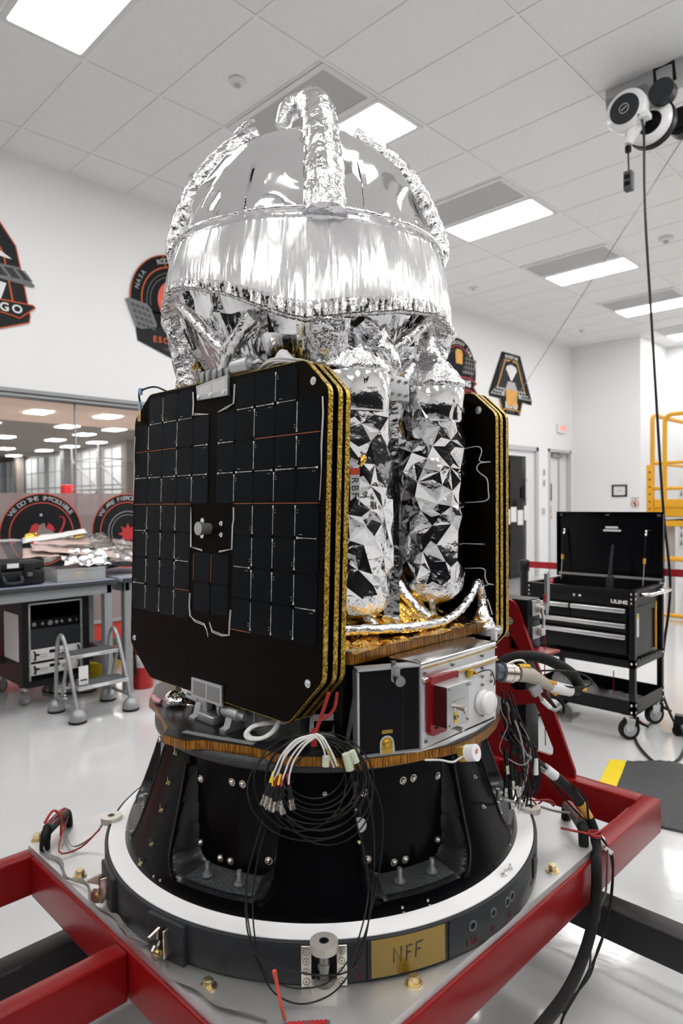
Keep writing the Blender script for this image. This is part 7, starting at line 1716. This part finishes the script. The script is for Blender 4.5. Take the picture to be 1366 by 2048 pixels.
MB().tube(K['braid'], [.0135,.014,.0145,.015,.0155,.016,.016], 14, res=8).build('sleeve', 'braid_black', t)
e = Vector(K['braid'][-1]); MB().ring(e-Vector((0,0,.006)), e+Vector((.003,0,.006)), .0175, .0150, 18).build('orange_tie', 'cable_orange', t)
t = thing('loose_wires', 'thin looped wires with grey connector hanging beside the umbilical cable', 'wires', K['ring'][0])
kt('ring', .0026, 6, 6, True).build('black_wire', 'black_cable', t); kt('wht', .0034, 8, 6).build('white_wire', 'cable_white', t); kt('blk', .0042, 8, 6).build('black_wire', 'black_cable', t); kt('grey', .0048, 8, 6).build('grey_wire', 'cable_grey', t)
MB().tube(K['grey'][1:3], [.0075,.0065], 8, res=4).build('white_collar', 'white', t)
MB().cyl(*K['org0'], .0055, n=10).build('orange_sleeve', 'cable_orange', t); MB().cyl(*K['org1'], .0055, n=10).build('orange_sleeve', 'cable_orange', t)
a, c = (Vector(q) for q in K['dsub']); MB().obox((a+c)/2, ((c-a).length,.030,.016), c-a, (-.6,-.6,.4), .003).build('connector', 'cable_grey', t)
# ---- tangle of leads right of the deck
t = thing('hanging_leads', 'tangle of thin black leads with silver connectors hanging right of the lower deck', 'leads', K['h0'][0])
for k in range(14): kt('h%d' % k, .0024 if k % 4 else .0030, 6, 6).build('lead', 'black_cable' if k % 9 else 'cable_grey', t)
for k in range(7):
    a, c = (Vector(q) for q in K['hb%d' % k]); d = (c-a).normalized()
    o = MB().tube([a,a+(c-a)*.5,c], [.0045,.0065,.0055], 10, res=2).build('bnc_connector', 'black_rubber', t)
    if k != 4: MB().cyl(c,c+d*.010,.0072,n=14).cyl(c+d*.010,c+d*.014,.0055,n=14).cyl(c+d*.014,c+d*.022,.0072,n=14).build('bnc_shell', 'nickel', o)
kt('loopw', .0014, 6, 6).build('grey_lead', 'cable_grey', t); kt('loopb', .0036, 8, 6).build('lead', 'black_cable', t)
for q in range(4): MB().tube([Vector(p)+Vector((.004*q,-.003*q,-.006*q)) for p in K['loopb'][2:]], .0025, 6, res=6).build('lead', 'black_cable', t)
MB().cyl(Vector(K['loopb'][3])+Vector((0,0,.02)), Vector(K['loopb'][3])+Vector((.002,0,-.025)), .009, n=8).build('tape_flag', 'paper', t)
# ---- small white capped sensor under the deck
t = part(MB().cyl(K['rcap'][0], K['rcap'][1], .0185, n=32), 'sensor_cap', 'white_gloss')
a, c = (Vector(q) for q in K['rcap']); d = (c-a).normalized()
part(MB().obox(a-d*.010, (.020,.026,.032), d, (0,0,1), .002), 'sensor_body', 'kapton_gold', t)
sx = Vector((0,0,1)).cross(-d).normalized()
part(MB().text('R', .022, c+d*.0006, -sx if sx.dot(RT) < 0 else sx, (.25,0,1), .0006, .0), 'marking', 'patch_red', t)
part(kt('rw', .0023, 6, 5), 'white_wire', 'cable_white', t)
one(kt('rope', .0034, 8, 6), 'steel_rope', 'braid', 'thin grey rope running from the right roller to the right handle', 'rope')
one(MB().tube([Vector(K['rope'][2])+Vector(v) for v in ((-.03,.02,.04),(-.01,.0,.01),(.01,.01,-.005),(.03,-.01,.012),(.04,-.03,-.004),(.02,-.03,.02),(-.02,.02,.02),(-.03,.02,.06))], .0025, 6, res=5), 'red_lanyard', 'red_tie', 'knotted thin red lanyard on the plate near the right roller', 'lanyard')
one(MB().tube([PH(.70,-6.2,.468),PH(.71,-6.6,.50),PH(.70,-7.4,.535),PH(.70,-7.8,.560)], [.0035,.0035,.0035,.0045], 6, res=4), 'red_cable_tie', 'red_orange', 'red cable tie tail standing up in front of the ring', 'cable tie')
# ================================================================== CAMERA, LIGHT
def camera():
    cd = bpy.data.cameras.new('camera'); co = bpy.data.objects.new('camera', cd); COL.objects.link(co)
    yaw, pitch, roll = map(math.radians, (44.711,-.816,-.467))
    F = Vector((math.cos(yaw)*math.cos(pitch), math.sin(yaw)*math.cos(pitch), math.sin(pitch)))
    R0 = Vector((math.sin(yaw),-math.cos(yaw),0)); U0 = R0.cross(F)
    R = R0*math.cos(roll)+U0*math.sin(roll); U = -R0*math.sin(roll)+U0*math.cos(roll)
    M = Matrix((R, U, -F)).transposed().to_4x4(); M.translation = (0,0,1.45); co.matrix_world = M
    cd.sensor_fit = 'VERTICAL'; cd.sensor_height = 36; cd.lens = 1333.8/2048*36; cd.clip_start = .02; cd.clip_end = 200
    cd.dof.use_dof = True; cd.dof.focus_distance = 1.75; cd.dof.aperture_fstop = 4.2
    SC.camera = co
camera()
wd = bpy.data.worlds.new('world'); SC.world = wd; wd.use_nodes = True
wd.node_tree.nodes['Background'].inputs[0].default_value = (.8,.85,.9,1); wd.node_tree.nodes['Background'].inputs[1].default_value = .15
vs_ = SC.view_settings; vs_.view_transform = 'Standard'; vs_.look = 'None'; vs_.gamma = 1; vs_.exposure = 0.06; vs_.use_curve_mapping = False
SC.display_settings.display_device = 'sRGB'
SC.cycles.use_denoising = True
SC.cycles.max_bounces = 12; SC.cycles.transparent_max_bounces = 16; SC.cycles.caustics_reflective = False; SC.cycles.sample_clamp_indirect = 6
